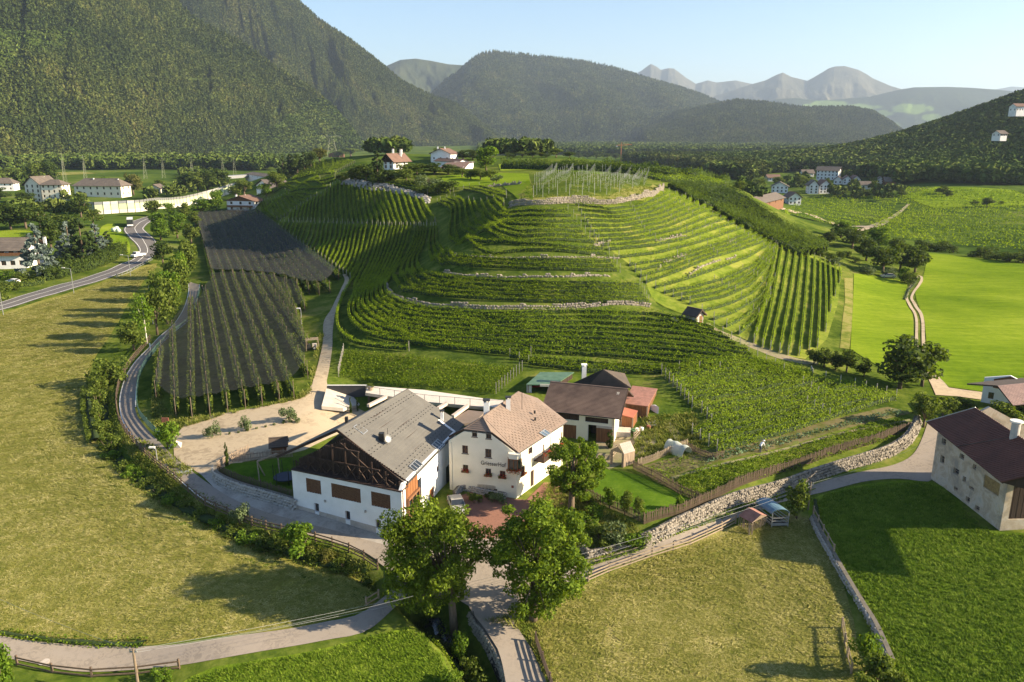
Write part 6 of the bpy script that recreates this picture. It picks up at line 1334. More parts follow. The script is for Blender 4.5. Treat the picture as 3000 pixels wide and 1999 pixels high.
cluster('tree of the belt beside the lane', 'counted from the near end', 'trees along the lane', [('broad',308,805,735,62),('birch',338,790,672,62),('broad',362,770,660,64),('birch',352,745,650,50),('broad',385,745,640,60),('light',398,722,622,56),('broad',372,712,618,50),('broad',412,690,596,52),('light',418,668,580,48),('dark',375,609,551,46),('broad',430,640,560,50),('broad',398,660,600,48),('broad',434,602,546,44),
  ('light',370,552,486,48),('light',408,548,490,46),('broad',440,560,510,44),('broad',356,497,460,40),('light',392,498,466,28),('broad',424,505,464,34),('light',464,497,456,52),('light',498,492,436,38),('broad',450,520,485,30)])
cluster('low bush on the bank of the ditch', 'counted down the lane from the birches', 'bushes on the ditch bank', [('bush',250,880,808,66),('bush',226,900,855,36),('bush',224,935,885,38),('bush',230,970,920,40),('bush',236,1005,955,42),('bush',250,1040,990,44),('lightbush',262,1060,1030,40),('bush',290,1085,1055,40),('lightbush',310,1105,1068,46),('bush',340,1120,1092,40),('darkbush',365,1140,1110,40),('lightbush',400,1160,1130,40),('bush',430,1172,1148,36),('bush',462,1190,1166,34),
  ('olive',551,1205,1150,40),('lightbush',505,1215,1188,44),('bush',540,1232,1205,46),('lightbush',575,1248,1212,50),('darkbush',612,1262,1222,52),('bush',640,1268,1232,46),('light',690,1290,1198,78),('bush',722,1292,1262,40),('brown',752,1300,1262,46),('bush',786,1310,1280,40),('bush',815,1325,1300,36),('darkbush',840,1350,1318,40)])
cluster('bush in the brook gully', 'counted downstream from the bridge', 'bushes in the brook gully', [('darkbush',965,1445,1420,30),('lightbush',1060,1520,1440,46),('bush',1082,1560,1500,50),('darkbush',1040,1500,1462,40),('bush',1105,1600,1540,60),('lightbush',1035,1570,1535,46),('bush',1062,1610,1560,50)])
cluster('dark tree around the villas in the valley', 'counted from the left edge', 'trees in the left valley', [('dark',-10,530,465,60),('dark',25,528,463,58),('dark',60,526,465,60),('dark',92,522,472,48),('dark',118,572,500,58),('broad',140,538,492,56),('dark',187,500,444,46),('broad',215,520,480,40),('dark',165,545,490,50),('brown',307,449,396,44),('broad',85,425,374,48),('dark',115,424,368,44),('broad',20,412,386,42),('broad',50,410,388,36),('dark',60,470,440,40),('dark',0,460,430,50),
  ('dark',430,440,396,40),('broad',455,440,392,46),('dark',478,437,388,44),('dark',505,433,386,48),('broad',366,434,412,30),('broad',545,455,425,36),('broad',562,450,412,44),('light',245,437,405,30),('broad',160,462,430,30)])
cluster('big spruce by the main road', 'counted from the left', 'spruces by the main road', [('blue',93,632,511,76),('blue',163,594,507,60),('spruce',193,602,498,72),('blue',225,590,512,58),('spruce',250,585,530,40)])
cluster('shrub at the grey roofed house', 'counted from the left', 'shrubs at the grey roofed house', [('bush',-10,690,648,50),('bush',22,668,640,44),('lightbush',10,640,618,40),('bush',45,645,622,36),('darkbush',130,640,612,40)])
cluster('tree on the knoll near the pylon', 'counted from the left', 'trees on the knoll', [('light',612,452,420,34),('broad',637,437,394,40),('spruce',652,412,357,34),('spruce',668,402,352,32),('dark',684,398,352,30),('spruce',700,392,348,30),('dark',715,386,346,26),('brown',735,374,338,32),('broad',806,360,340,46),('dark',780,362,346,26)])
cluster('tree or shrub below the hilltop houses', 'counted from the left', 'garden trees of the hilltop houses', [('dark',790,420,395,34),('dark',815,416,378,44),('dark',842,416,374,42),('spruce',868,410,344,36),('dark',892,420,388,48),('dark',870,425,400,44),('broad',934,418,388,44),('bush',930,392,373,34),('dark',958,402,374,50),('dark',998,402,374,56),('dark',1030,402,376,46),('bush',952,425,396,40),('olive',988,430,394,44),('bush',1008,445,415,40),('darkbush',1028,440,410,44),('darkbush',968,445,425,40),('broad',1062,408,386,36),('broad',1082,413,388,34),
   ('broad',1104,414,388,36),('broad',1128,415,390,34),('olive',1141,419,399,20),('bush',1046,392,380,26),('light',1117,396,336,54),('dark',1014,364,337,32),('dark',1064,368,344,40),('dark',1086,368,343,36)])
cluster('tree on the far rim of the plateau', 'counted from the left', 'trees on the plateau rim', [('dark',1166,364,350,14),('dark',1180,363,352,20),('broad',1200,362,348,30),('dark',1224,362,346,30),('brown',1243,363,350,14),('broad',1278,363,340,34),('dark',1308,363,348,26),('dark',1330,363,352,24),('dark',1370,364,346,28),('dark',1395,364,352,22),('dark',1446,364,346,30),('broad',1470,366,350,28),('dark',1495,370,354,26),('dark',1350,364,352,22),('dark',1415,365,352,24),('dark',1255,363,352,22),('darkbush',1565,440,420,26),('darkbush',1430,386,378,24),('darkbush',1410,385,377,22)])
cluster('tree of the grove at the foot of the hill', 'counted from the back left', 'trees of the grove right of the hill', [('light',1932,547,506,50),('dark',1905,560,530,40),('dark',1958,572,522,58),('light',2018,572,520,62),('dark',1990,600,545,56),('dark',2028,628,562,70),('dark',2068,622,556,56),('dark',2102,626,560,58),('dark',2060,590,545,50),('darkbush',2090,652,618,32),('dark',1975,560,530,44),('darkbush',1930,597,576,22),('darkbush',1944,590,574,20),('olive',1919,610,588,24),('darkbush',1966,604,588,18),('olive',1997,630,600,32),('olive',2046,638,610,28),('light',2076,648,612,26),('dark',2118,600,575,30),('darkbush',1890,590,570,26),('darkbush',1905,602,580,22)])
cluster('tree between the fields and the hamlet', 'counted from the left', 'trees around the hamlet', [('spruce',1715,428,395,14),('broad',1745,440,408,26),('broad',1735,432,410,24),('broad',1790,432,406,30),('broad',1838,430,402,24),('broad',1850,428,404,22),('light',1870,440,412,20),('broad',1965,455,440,22),('dark',1990,452,436,24),('dark',2070,452,432,22),('dark',2015,455,440,24),('broad',2005,435,415,22),('dark',2166,446,426,30),('dark',2178,452,436,24),('dark',2268,476,453,28),('broad',1935,448,430,22),('dark',1900,430,408,18),('dark',1830,455,440,22),('dark',1955,440,420,24),('broad',1700,440,415,30),('broad',1880,404,380,26),('dark',2240,470,460,16),('dark',2300,470,462,16)])
cluster('bush on the upper edge of the bright field', 'counted from the left', 'bushes above the bright field', [('darkbush',2128,575,548,34),('darkbush',2150,578,552,34),('darkbush',2172,578,550,30),('darkbush',2190,582,560,22),('darkbush',2262,592,560,38),('darkbush',2290,598,572,36),('darkbush',2320,602,574,40),('darkbush',2350,604,570,40),('darkbush',2240,590,572,24)])
cluster('small shrub between the path and the green field', 'counted from the left', 'shrubs by the hill path', [('dark',1870,838,802,36),('dark',1893,845,800,44),('dark',1920,850,806,36),('dark',1945,855,803,50),('dark',1985,866,822,36)])
tree('dark', 2067, 893, 768, 118, 'spreading dark tree with bare limbs on the slope above the flat vineyard'); tree('dark', 2118, 888, 784, 90, 'smaller dark tree just right of the spreading one')
cluster('green tree beside the old farmhouse roof', 'counted from the left', 'trees by the old farmhouse', [('broad',2122,982,905,66),('broad',2165,962,912,60),('broad',2205,955,910,70),('broad',2310,990,925,80),('broad',2345,985,918,60)])
tree('broad', 1830, 1192, 1102, 66, 'dark green tree beside the utility pole and the lane')
cluster('bush at the lower end of the field wall', 'counted from above', 'bushes at the end of the field wall', [('light',1990,1545,1455,80),('broad',2010,1600,1500,90),('broad',1975,1640,1540,90),('broad',2060,1620,1540,70)])
tree('light', 8, 1600, 1478, 80, 'bright bush cut by the lower left corner'); tree('lightbush', 375, 1570, 1530, 40, 'reddish green bush at the end of the lower rail fence')
cluster('young tree in the gravel yard', 'counted from the left', 'young trees in the yard', [('olive',489,1004,958,26),('olive',567,988,950,24),('olive',664,970,926,32)])
tree('lightbush', 386, 1030, 956, 56, 'bright shrub growing round the sign at the yard entrance'); tree('olive', 683, 972, 958, 12, 'small round shrub beside the rightmost young tree')
cluster('slim cypress', 'counted from the left', 'cypresses of the farm', [('column',523,1072,1012,14),('column',806,950,908,9),('column',822,945,912,8)])
cluster('shrub of the garden bed beside the house', 'counted from the left', 'shrubs of the flower garden', [('lightbush',1345,1215,1180,50),('bush',1375,1240,1200,50),('lightbush',1372,1190,1155,40),('light',1402,1168,1118,42),('broad',1436,1185,1130,34),('broad',1466,1198,1142,28),('olive',1415,1250,1196,50),('lightbush',1445,1258,1222,46),('bush',1395,1262,1230,44),('lightbush',1470,1250,1215,36),('bush',1350,1160,1130,40)])
cluster('slender young tree on the garden lawn', 'counted from the left', 'young trees on the lawn', [('light',1561,1174,1138,24),('light',1586,1164,1146,14)])
tree('column', 1401, 1030, 984, 22, 'slim tree in front of the stable wall')
cluster('rounded shrub at the front of the guest house', 'counted from the left', 'shrubs at the guest house', [('bush',1085,1150,1130,24),('lightbush',1098,1152,1135,20),('olive',1145,1152,1122,34),('darkbush',1120,1138,1122,30)])
def shrubs_on(px, n, label, group, size=(.4,.7)):
    P = smooth_poly([gp(*p) for p in px], .5)
    for i in range(n):
        q = P[int((i+.5)/n*(len(P)-1))]; cm, tm = proto(('darkbush','olive')[i % 2], i % 3); s = RNG.uniform(*size)
        r = empty('bush', (q[0], q[1], gz(q[0], q[1])), 0, f'{ORD[i]} {label}, from the left', 'bush', group); r.scale = (s, s, s*.9); link('crown', cm, r)
shrubs_on([(520,1000),(560,993),(620,980),(675,970)], 8, 'tiny clipped shrub in the planted strip of the yard', 'clipped shrubs in the yard')
def big_tree(label, bx, by, cx, top, w_, bot, mat, seed, nb=130, nl=23000, size=.26, base=None):
    """large walnut with limbs you can follow"""
    p = gp(bx, by) if base is None else base; z1 = CAM_H + slopes(cx, top)[1]*p.y; z0 = CAM_H + slopes(cx, bot)[1]*p.y; W_ = w_/FPX*p.y/CP/2*1.1; ox = slopes(cx, by)[0]*p.y - p.x
    r = np.random.default_rng(seed); H_ = z1-p.z; zc = (z0+z1)/2-p.z; hz_ = (z1-z0)/2; bl = []
    while len(bl) < nb:
        q = r.uniform(-1, 1, 3); d = np.linalg.norm(q)
        if d > 1 or d < .25: continue
        bl.append((ox+q[0]*W_*.86, q[1]*W_*.8, zc+q[2]*hz_*.86, W_*r.uniform(.10, .25), .75))
    root = empty('walnut_tree', p, 0, label, 'tree'); link('crown', crown_mesh('crown', bl, nl, size, mat, seed, .6, .35), root)
    mb = MB(); mb.tube((0,0,-1), (ox*.15,0,H_*.3), .42, .30, 10); mb.tube((ox*.15,0,H_*.3), (ox*.8,.2,H_*.72), .30, .08, 8)
    for b in bl[::3]: m = Vector((ox*.3, 0, H_*.35)); mb.tube(m.lerp(Vector(b[:3]), .05), Vector(b[:3]), .09, .025, 5)
    mb.build('trunk', B_bark, root, True); return root
big_tree('big light green walnut tree standing over the bridge', 1045, 1452, 1001, 1138, 288, 1402, LV['walnut'], 3)
big_tree('big dense walnut tree right of the lighter one', 1225, 1425, 1238, 1112, 250, 1438, LV['walnut2'], 5)
big_tree('leafy tree between the guest house and the garden lawn', 1312, 1178, 1318, 995, 150, 1150, LV['walnut2'], 8, 70, 12000, .25)
# climbing plants, hedges
vine_row([(100,646),(150,634),(200,621),(250,602),(285,582)], 'long dark hedge between the spruces and the main road', None, mat=LV['dark'], h0=0, h1=4.2, wd=3.2, dens=90, size=.6, posts=False, cat='hedge', name='hedge', shoots=False)
vine_row([(45,660),(75,657),(104,652)], 'clipped green hedge in front of the grey roofed house', None, mat=LV['broad'], h0=0, h1=2.2, wd=1.2, dens=60, size=.4, posts=False, cat='hedge', name='hedge', shoots=False)
vine_row([(205,905),(206,940),(212,980),(222,1020)], 'green hedge along the meadow side of the ditch', None, mat=LV['broad'], h0=0, h1=1.6, wd=2.2, dens=90, size=.35, posts=False, cat='hedge', name='hedge', shoots=False)
vine_row([(2105,640),(2100,655),(2088,668),(2078,690)], 'low weeds along the twin track', None, mat=LV['olive'], h0=0, h1=.6, wd=1.0, dens=12, size=.3, posts=False, cat='weeds', name='weeds')
# weeds and long grass on verges and banks
def weeds(px, label, w_=1.6, h=.5, dens=26, mat=None): vine_row(px, label, None, mat=mat or L_young, h0=0, h1=h, wd=w_, dens=dens, size=.22, posts=False, cat='weeds', name='verge_weeds')
weeds([(236,900),(240,980),(262,1040),(300,1085),(350,1120),(420,1165),(500,1205),(600,1245),(700,1280),(800,1312)], 'tangled green growth filling the ditch beside the lane', 3.4, .8, 60, LV['broad'])
weeds([(985,1450),(1030,1515),(1075,1580),(1110,1640)], 'overgrown left bank of the brook', 2.4, .6, 60, L_young)
weeds([(1350,1300),(1403,1284),(1473,1261),(1590,1213),(1676,1180),(1791,1148),(1870,1122)], 'grassy verge at the foot of the lane wall', .7, .3, 40)
weeds([(0,1457),(90,1470),(210,1482),(340,1481)], 'flowering verge above the lower lane', 1.0, .5, 40)
weeds([(1872,1150),(1893,1235),(1950,1345),(2035,1495)], 'weeds along the top of the dark field wall', .8, .4, 40)
# ---------------------------------------------------------------- dry stone walls: every stone its own block
def stone_mesh(seed, mat):
    r = np.random.default_rng(seed); P = r.normal(size=(13,3)); P /= np.abs(P).max(axis=1)[:,None]**.6 * np.linalg.norm(P, axis=1)[:,None]**.4; P *= np.array([.56,.5,.52])
    bm = bmesh.new(); [bm.verts.new(p) for p in P]; r_ = bmesh.ops.convex_hull(bm, input=bm.verts); me = bpy.data.meshes.new('stone'); bmesh.ops.delete(bm, geom=[v for v in bm.verts if not v.link_faces], context='VERTS'); bm.to_mesh(me); bm.free(); me.materials.append(mat); return me
M_st = simple('pale_stone', (.29,.25,.20), (.16,.14,.11), 1.2, .9, bmp=.4, bdist=.04); M_st2 = simple('grey_stone', (.38,.36,.33), (.24,.22,.19), 1.2, .9, bmp=.4, bdist=.04); M_mort = simple('wall_core', (.16,.14,.11), (.10,.09,.07), 3)
ST1 = [stone_mesh(k, M_st) for k in range(6)]; ST2 = [stone_mesh(k+20, M_st2) for k in range(6)]
def stone_wall(name, label, px, h, meshes, s=.42, batter=.25, maxn=300, world=None, lift=0.0, step=None, core=True, cap=None, near_first=True, hfun=None, zf=None):
    """rows of stones on the viewer's side of a core"""
    P = world if world is not None else smooth_poly([gp(*p) for p in px], .5); C, L = resample(P, s*.95); zf = zf or gz; root = empty(name, (C[0][0], C[0][1], zf(*C[0])), 0, label, 'wall'); O = root.location
    T = np.gradient(C, axis=0); T /= np.linalg.norm(T, axis=1)[:,None]; Nn = np.stack([T[:,1], -T[:,0]], 1); sg = np.sign((Nn*(-C)).sum(1).mean()); Nn = Nn*sg
    items = []
    for i in range(len(C)):
        hh = h if hfun is None else hfun(i/len(C)); k = max(1, int(hh/(s*.8)))
        for j in range(k+1): items.append((i, j, (j+.5)*s*.78, hh))
    items.sort(key=lambda t: C[t[0]][1]); rest = []
    for n_, (i, j, z, hh) in enumerate(items):
        if z > hh: continue
        b = C[i] + Nn[i]*(-(z/hh)*batter) + T[i]*(RNG.uniform(-.12,.12)*s + (j % 2)*s*.5); zz = zf(C[i][0], C[i][1]) + lift + z
        sc = np.array([s*RNG.uniform(.95,1.35), s*RNG.uniform(.7,1.0), s*RNG.uniform(.75,1.1)]); M = Matrix.Translation(Vector((b[0],b[1],zz))-O) @ Matrix.Rotation(math.atan2(T[i][1],T[i][0])+RNG.uniform(-.25,.25), 4, 'Z') @ Matrix.Rotation(RNG.uniform(-.3,.3), 4, 'X') @ Matrix.Diagonal((*sc, 1)); me = meshes[RNG.integers(len(meshes))]
        if n_ < maxn: o = link('stone', me, root); o.matrix_local = M
        else: rest.append((me, M))
    if rest:
        bm = bmesh.new()
        for me, M in rest: k = len(bm.verts); bm.from_mesh(me); bm.verts.ensure_lookup_table(); bmesh.ops.transform(bm, matrix=M, verts=bm.verts[k:])
        m2 = bpy.data.meshes.new('small_stones'); bm.to_mesh(m2); bm.free(); m2.materials.append(meshes[0].materials[0]); link('small_stones', m2, root)['kind'] = 'stuff'
    if core:
        mb = MB()
        for i in range(len(C)-1):
            a, b = C[i], C[i+1]; za, zb = zf(*a)+lift, zf(*b)+lift; h1 = h if hfun is None else hfun(i/len(C)); na, nb_ = Nn[i], Nn[i+1]
            mb.hexa([Vector(q)-O for q in ((a[0],a[1],za-.5),(b[0],b[1],zb-.5),(b[0]-nb_[0]*.4,b[1]-nb_[1]*.4,zb-.5),(a[0]-na[0]*.4,a[1]-na[1]*.4,za-.5),(a[0]-na[0]*batter,a[1]-na[1]*batter,za+h1-.08),(b[0]-nb_[0]*batter,b[1]-nb_[1]*batter,zb+h1-.08),(b[0]-nb_[0]*(.4+batter),b[1]-nb_[1]*(.4+batter),zb+h1-.08),(a[0]-na[0]*(.4+batter),a[1]-na[1]*(.4+batter),za+h1-.08))])
        mb.build('wall_core', M_mort, root)
    return root
stone_wall('dry_stone_wall', 'long pale dry stone wall between the lane and the picket fence', [(1484,1262),(1530,1240),(1600,1205),(1676,1170),(1790,1137),(1870,1108),(1930,1088),(1990,1070),(2050,1050),(2090,1025),(2108,1000),(2118,975)], 1.3, ST1, .36, .6)
stone_wall('retaining_wall', 'grey rubble retaining wall at the corner left of the barn', [(488,1092),(494,1110),(540,1132),(600,1150),(640,1162),(674,1173)], 1.3, ST2, .40, .2)
stone_wall('garden_wall', 'low plastered stone wall at the lane below the flower garden', [(1352,1284),(1403,1271),(1478,1246)], .75, ST1, .34, .1)
stone_wall('garden_wall', 'low stone wall running back from the lane beside the walnut tree', [(1330,1262),(1348,1280)], .7, ST1, .34, .1)
stone_wall('terrace_wall', 'small stone wall under the guest house flower bed', [(1050,1142),(1065,1128),(1100,1136),(1160,1148)], .7, ST2, .32, .1)
stone_wall('quay_wall', 'pale stone edge wall between the brook and the lane', [(1076,1418),(1088,1450),(1104,1480),(1128,1525),(1146,1562),(1166,1630)], 1.45, ST1, .42, .1, lift=-1.4, zf=lambda x, y: float(ghr(x, y)))
stone_wall('field_wall', 'dark rubble wall between the hay meadow and the dark meadow', [(1862,1195),(1880,1235),(1925,1315),(1975,1400),(2005,1450),(2040,1530)], .75, ST2, .40, .1)
VW = [('long stone wall above the lowest vine rows', [(884,650),(890,668),(905,684),(950,698),(1010,708),(1100,711),(1200,712),(1330,711),(1490,707)], .95),
      ('second stone wall up the vineyard slope', [(1020,628),(1060,634),(1120,638),(1200,639),(1300,638),(1400,637)], .8), ('third stone wall, below the top terrace of the spur', [(1030,588),(1060,592),(1120,594),(1200,595),(1300,594),(1420,596)], .7),
      ('stone wall holding the edge of the plateau', [(1170,478),(1185,474),(1220,472),(1262,470),(1320,468),(1400,470),(1440,464),(1480,455),(1510,445),(1526,430)], 1.6), ('short stone wall at the crease of the hill', [(1362,571),(1380,565),(1400,560)], 1.0),
      ('upper stone wall on the sunlit flank', [(1508,556),(1545,549),(1578,545)], .8), ('stone wall curving up the sunlit flank', [(1512,622),(1530,606),(1560,594),(1586,583)], .8), ('thin stone wall lower on the sunlit flank', [(1583,636),(1620,612),(1655,600)], .7),
      ('short stone wall near the ridge', [(1594,530),(1625,520),(1658,508)], .7), ('short stone wall right of the middle of the flank', [(1670,598),(1690,594)], .7), ('low stone wall beside the vineyard hut', [(1537,742),(1560,738),(1572,732)], .9),
      ('stone wall at the back of the hollow', [(1120,432),(1150,428),(1195,424)], 1.3), ('short stone wall near the ridge top', [(1670,562),(1700,545)], .7)]
for vi, (lab, px, h) in enumerate(VW): stone_wall('terrace_wall', lab, px, h*.8, ST1, .5, .2, maxn=120, hfun=lambda t, h=h, vi=vi: h*((.9 if vi in (0,3) else .62)+.28*math.sin(t*37+vi)*math.sin(t*13+2*vi)+.1*math.sin(t*91)), core=False)
def slope_stones():
    A_ = [gp(*c2(p)) for p in ((900,548),(1100,580),(1300,600),(1500,650),(1630,705))]; P = smooth_poly(A_, 1.0); root = empty('rubble_slope', (P[0][0], P[0][1], gz(*P[0])), 0, 'grey rubble slope above the shaded knoll rows', 'wall'); bm = bmesh.new()
    for q in P:
        for k in range(9):
            d = RNG.uniform(-2.2, 2.2); x, y = q[0]+RNG.uniform(-.5,.5), q[1]+d; z = gz(x, y)+.1+.12*(d+2.2); me = ST2[RNG.integers(6)]; n0 = len(bm.verts); bm.from_mesh(me); bm.verts.ensure_lookup_table(); bmesh.ops.transform(bm, matrix=Matrix.Translation(Vector((x,y,z))-root.location) @ Matrix.Rotation(RNG.uniform(0,3),4,'Z') @ Matrix.Diagonal((.9,.8,.6,1)), verts=bm.verts[n0:])
    m2 = bpy.data.meshes.new('rubble'); bm.to_mesh(m2); bm.free(); m2.materials.append(M_st2); link('rubble', m2, root)['kind'] = 'stuff'
slope_stones()
# ---------------------------------------------------------------- fences
M_fence = simple('old_fence_wood', (.15,.105,.07), (.085,.06,.042), 5, .85); M_fence2 = simple('pale_fence_wood', (.32,.25,.175), (.21,.16,.11), 5, .85)
def rail_fence(label, px, h=1.05, rails=3, gap=2.2, mat=None, world=None, pw=.14, hf=None):
    mat = mat or M_fence; P = world if world is not None else smooth_poly([gp(*p) for p in px], .5); C, L = resample(P, .25); k = max(1, round(L/gap)); root = empty('rail_fence', (C[0][0], C[0][1], gz(*C[0])), 0, label, 'fence'); O = root.location; pts = []
    pm = MB().box(-pw/2, pw/2, -pw/2, pw/2, -.4, h+.12).build('post', mat); me = pm.data; bpy.data.objects.remove(pm)
    for i in range(k+1): q = C[int(round(i/k*(len(C)-1)))]; p = Vector((q[0], q[1], max(gz(*q), float(ghr(*q)) if hf else -99))); pts.append(p); o = link('post', me, root); o.location = p-O; o.rotation_euler = (RNG.uniform(-.03,.03), RNG.uniform(-.03,.03), RNG.uniform(-.3,.3))
    for a, b in zip(pts[:-1], pts[1:]):
        for j in range(rails): z = h*(.95-.72*j/max(1, rails-1)) if rails > 1 else h*.9; MB().bar(a-O+Vector((0,-.09,z)), b-O+Vector((0,-.09,z+RNG.uniform(-.02,.02))), .05, .13).build('rail', mat, root)
    return root
rail_fence('long dark three-rail fence along the ditch side of the lane', [(345,782),(310,824),(281,868),(269,915),(271,955),(286,990),(318,1030),(352,1064),(400,1103),(465,1158),(535,1190),(595,1214),(668,1232),(728,1246),(786,1264),(826,1281),(868,1308)], 1.0, 3, 2.0)
rail_fence('pale two-rail fence between the right lane and the hay meadow', [(1352,1336),(1400,1315),(1485,1285),(1530,1270),(1580,1255),(1640,1228),(1690,1203)], .95, 3, 2.6, M_fence2)
rail_fence('low brown rail fence along the lower left lane', [(40,1528),(140,1550),(212,1556),(315,1550),(412,1537)], .8, 2, 3.4)
rail_fence('rail fence panel between the bottom lane and the hay meadow', [(1231,1478),(1245,1520),(1262,1568),(1280,1620)], 1.0, 4, 2.2)
rail_fence('iron railing along the brook edge of the bottom lane', [(1088,1430),(1103,1470),(1130,1530),(1152,1590)], 1.0, 3, 1.8, W_steel, pw=.07)
rail_fence('short wooden rail beside the bush on the meadow corner', [(842,1392),(870,1375)], .8, 2, 1.6, M_fence2)
rail_fence('leaning pole fence beside the lower right bush', [(1935,1445),(1942,1490),(1955,1550)], 1.0, 2, 2.0, M_fence2)
rail_fence('thin rail on top of the field wall', [(1868,1190),(1885,1225),(1915,1280)], 1.3, 1, 2.2, M_fence2)
rail_fence('green mesh fence between the orchard and the lane', [(460,668),(452,702),(438,735),(403,765),(365,801),(339,834),(322,867),(316,909),(318,947),(334,973),(368,1008)], 1.1, 4, 2.4, simple('green_mesh', (.07,.14,.11), (.05,.10,.08), 3), pw=.06)
rail_fence('metal guard rail on the outer bend of the main road', [(268,637),(290,630),(315,617),(350,598)], .8, 2, 3.0, W_alu)
rail_fence('short white railed fence beside the striped hut', [(1402,1058),(1416,1042)], 1.0, 3, 1.2, M_fence2); rail_fence('rail gate beside the barrels', [(1456,1012),(1470,998)], 1.0, 3, 1.2, M_fence2)
def picket_fence(label, px, h=1.2, mat=None, gap=.16, rails=True, world=None, lean=.06):
    mat = mat or M_fence; P = world if world is not None else densify_open([gp(*p) for p in px]); C, L = resample(P, gap); root = empty('picket_fence', (C[0][0], C[0][1], gz(*C[0])), 0, label, 'fence'); O = root.location
    ms = []
    for k in range(4): hh = h*(.9+.07*k); o = MB().hexa([(-.045,-.02,-.1),(.045,-.02,-.1),(.045,.02,-.1),(-.045,.02,-.1),(-.025,-.02,hh),(.015+.01*k,-.02,hh+.05),(.015+.01*k,.02,hh+.05),(-.025,.02,hh)]).build('picket', mat); ms.append(o.data); bpy.data.objects.remove(o)
    T = np.gradient(C, axis=0); rest = MB(); order = np.argsort(C[:,1])
    for n_, i in enumerate(order):
        p = Vector((C[i][0], C[i][1], gz(*C[i])))-O; M = Matrix.Translation(p) @ Matrix.Rotation(math.atan2(T[i][1], T[i][0]), 4, 'Z') @ Matrix.Rotation(RNG.uniform(-lean, lean), 4, 'Y')
        if n_ < 300: o = link('picket', ms[RNG.integers(4)], root); o.matrix_local = M
        else: hh = h*RNG.uniform(.9, 1.1); rest.hexa([M @ Vector(v) for v in ((-.045,-.02,-.1),(.045,-.02,-.1),(.045,.02,-.1),(-.045,.02,-.1),(-.025,-.02,hh),(.025,-.02,hh),(.025,.02,hh),(-.025,.02,hh))])
    if rest.v: rest.build('far_pickets', mat, root)['kind'] = 'stuff'
    R_ = C[::8]
    for z in (.3, .85):
        mb = MB(); 
        for a, b in zip(R_[:-1], R_[1:]): mb.bar(Vector((a[0],a[1],gz(*a)+z*h))-O+Vector((0,.05,0)), Vector((b[0],b[1],gz(*b)+z*h))-O+Vector((0,.05,0)), .04, .08)
        if len(R_) > 1: mb.build('rail', mat, root)
    return root
def densify_open(P): return np.array([tuple(p)[:2] for p in P])
picket_fence('long dark picket fence above the lane wall', [(1480,1205),(1560,1183),(1612,1160),(1700,1118),(1800,1085),(1900,1050),(2000,1022),(2090,990)], 1.25)
picket_fence('dark picket fence between lawn and vegetable beds', [(1455,1078),(1500,1100),(1560,1135),(1612,1158)], 1.1)
picket_fence('picket fence between lawn and flower garden', [(1333,1132),(1380,1160),(1430,1180),(1480,1204)], 1.1)
picket_fence('pale picket fence between the yard and the vegetable garden', [(1465,1072),(1500,1060),(1540,1042),(1580,1026)], .95, M_fence2); picket_fence('dark picket fence behind the net tunnel', [(1580,1030),(1600,1042),(1640,1058),(1662,1050)], .8)
picket_fence('weathered picket fence on top of the retaining wall', [(497,1088),(540,1108),(600,1128),(672,1152)], 1.25, M_fence); picket_fence('weathered picket fence on the yard side of the playground', [(535,1062),(570,1060),(640,1052),(672,1050)], 1.0, M_grey if False else W_grey); picket_fence('weathered picket fence at the playground entrance', [(500,1078),(520,1065),(573,1040)], 1.0, W_grey)
# ---------------------------------------------------------------- black net orchards
def netmat(LO=.46, HI=.60, nm='hail_net'):
    m, t, b = node_mat(nm); b.inputs['Base Color'].default_value = (.06,.06,.056,1); b.inputs['Roughness'].default_value = .9; b.inputs['Specular IOR Level'].default_value = .1
    tr = t.nodes.new('ShaderNodeBsdfTransparent'); mx = t.nodes.new('ShaderNodeMixShader'); v = coords(t); f = noise(t, v, .25, 4, .6); mr = N(t, 'ShaderNodeMapRange'); t.links.new(f, mr.inputs[0]); mr.inputs[1].default_value = .3; mr.inputs[2].default_value = .7; mr.inputs[3].default_value = LO; mr.inputs[4].default_value = HI
    t.links.new(mr.outputs[0], mx.inputs[0]); t.links.new(tr.outputs[0], mx.inputs[1]); t.links.new(b.outputs[0], mx.inputs[2]); t.links.new(mx.outputs[0], t.nodes['Material Output'].inputs[0]); MATS['hail_net'] = m; return m
M_net = netmat(); M_net2 = netmat(.24, .36, 'thin_hail_net')
row_ln = [((448+ (0,16,32,48,61,73,85,97,109,121,133,142,150)[k], 495), (488+23.3*k, 642)) for k in range(13)]
low_l = [((427,738),(405,955)),((440,700),(442,953)),((456,716),(482,947)),((474,683),(522,939)),((490,650),(562,931)),((513,647),(600,925)),((536,647),(639,917)),((559,647),(672,911)),((582,649),(703,862)),((605,651),(704,800)),((629,654),(690,758)),((655,665),(680,735)),((678,665),(700,715))]
low_l[0] = ((398,770),(405,955)); low_l.insert(0, ((372,818),(360,915)))
up_l = [(a, (b[0], min(642, 642))) for a, b in row_ln]; up_l = [(a, b) if k < 9 else (a, (a[0]+(b[0]-a[0])*1.1, 642+ (0 if k < 9 else 14))) for k, (a, b) in enumerate(row_ln)]
up_l = [((450,497),(488,640)),((464,497),(513,642)),((480,497),(536,642)),((496,496),(559,642)),((509,495),(582,645)),((522,494),(605,648)),((535,494),(629,650)),((547,493),(655,655)),((558,492),(680,664)),((570,492),(705,670)),((580,492),(728,672)),((590,494),(752,668)),((598,500),(772,640))]
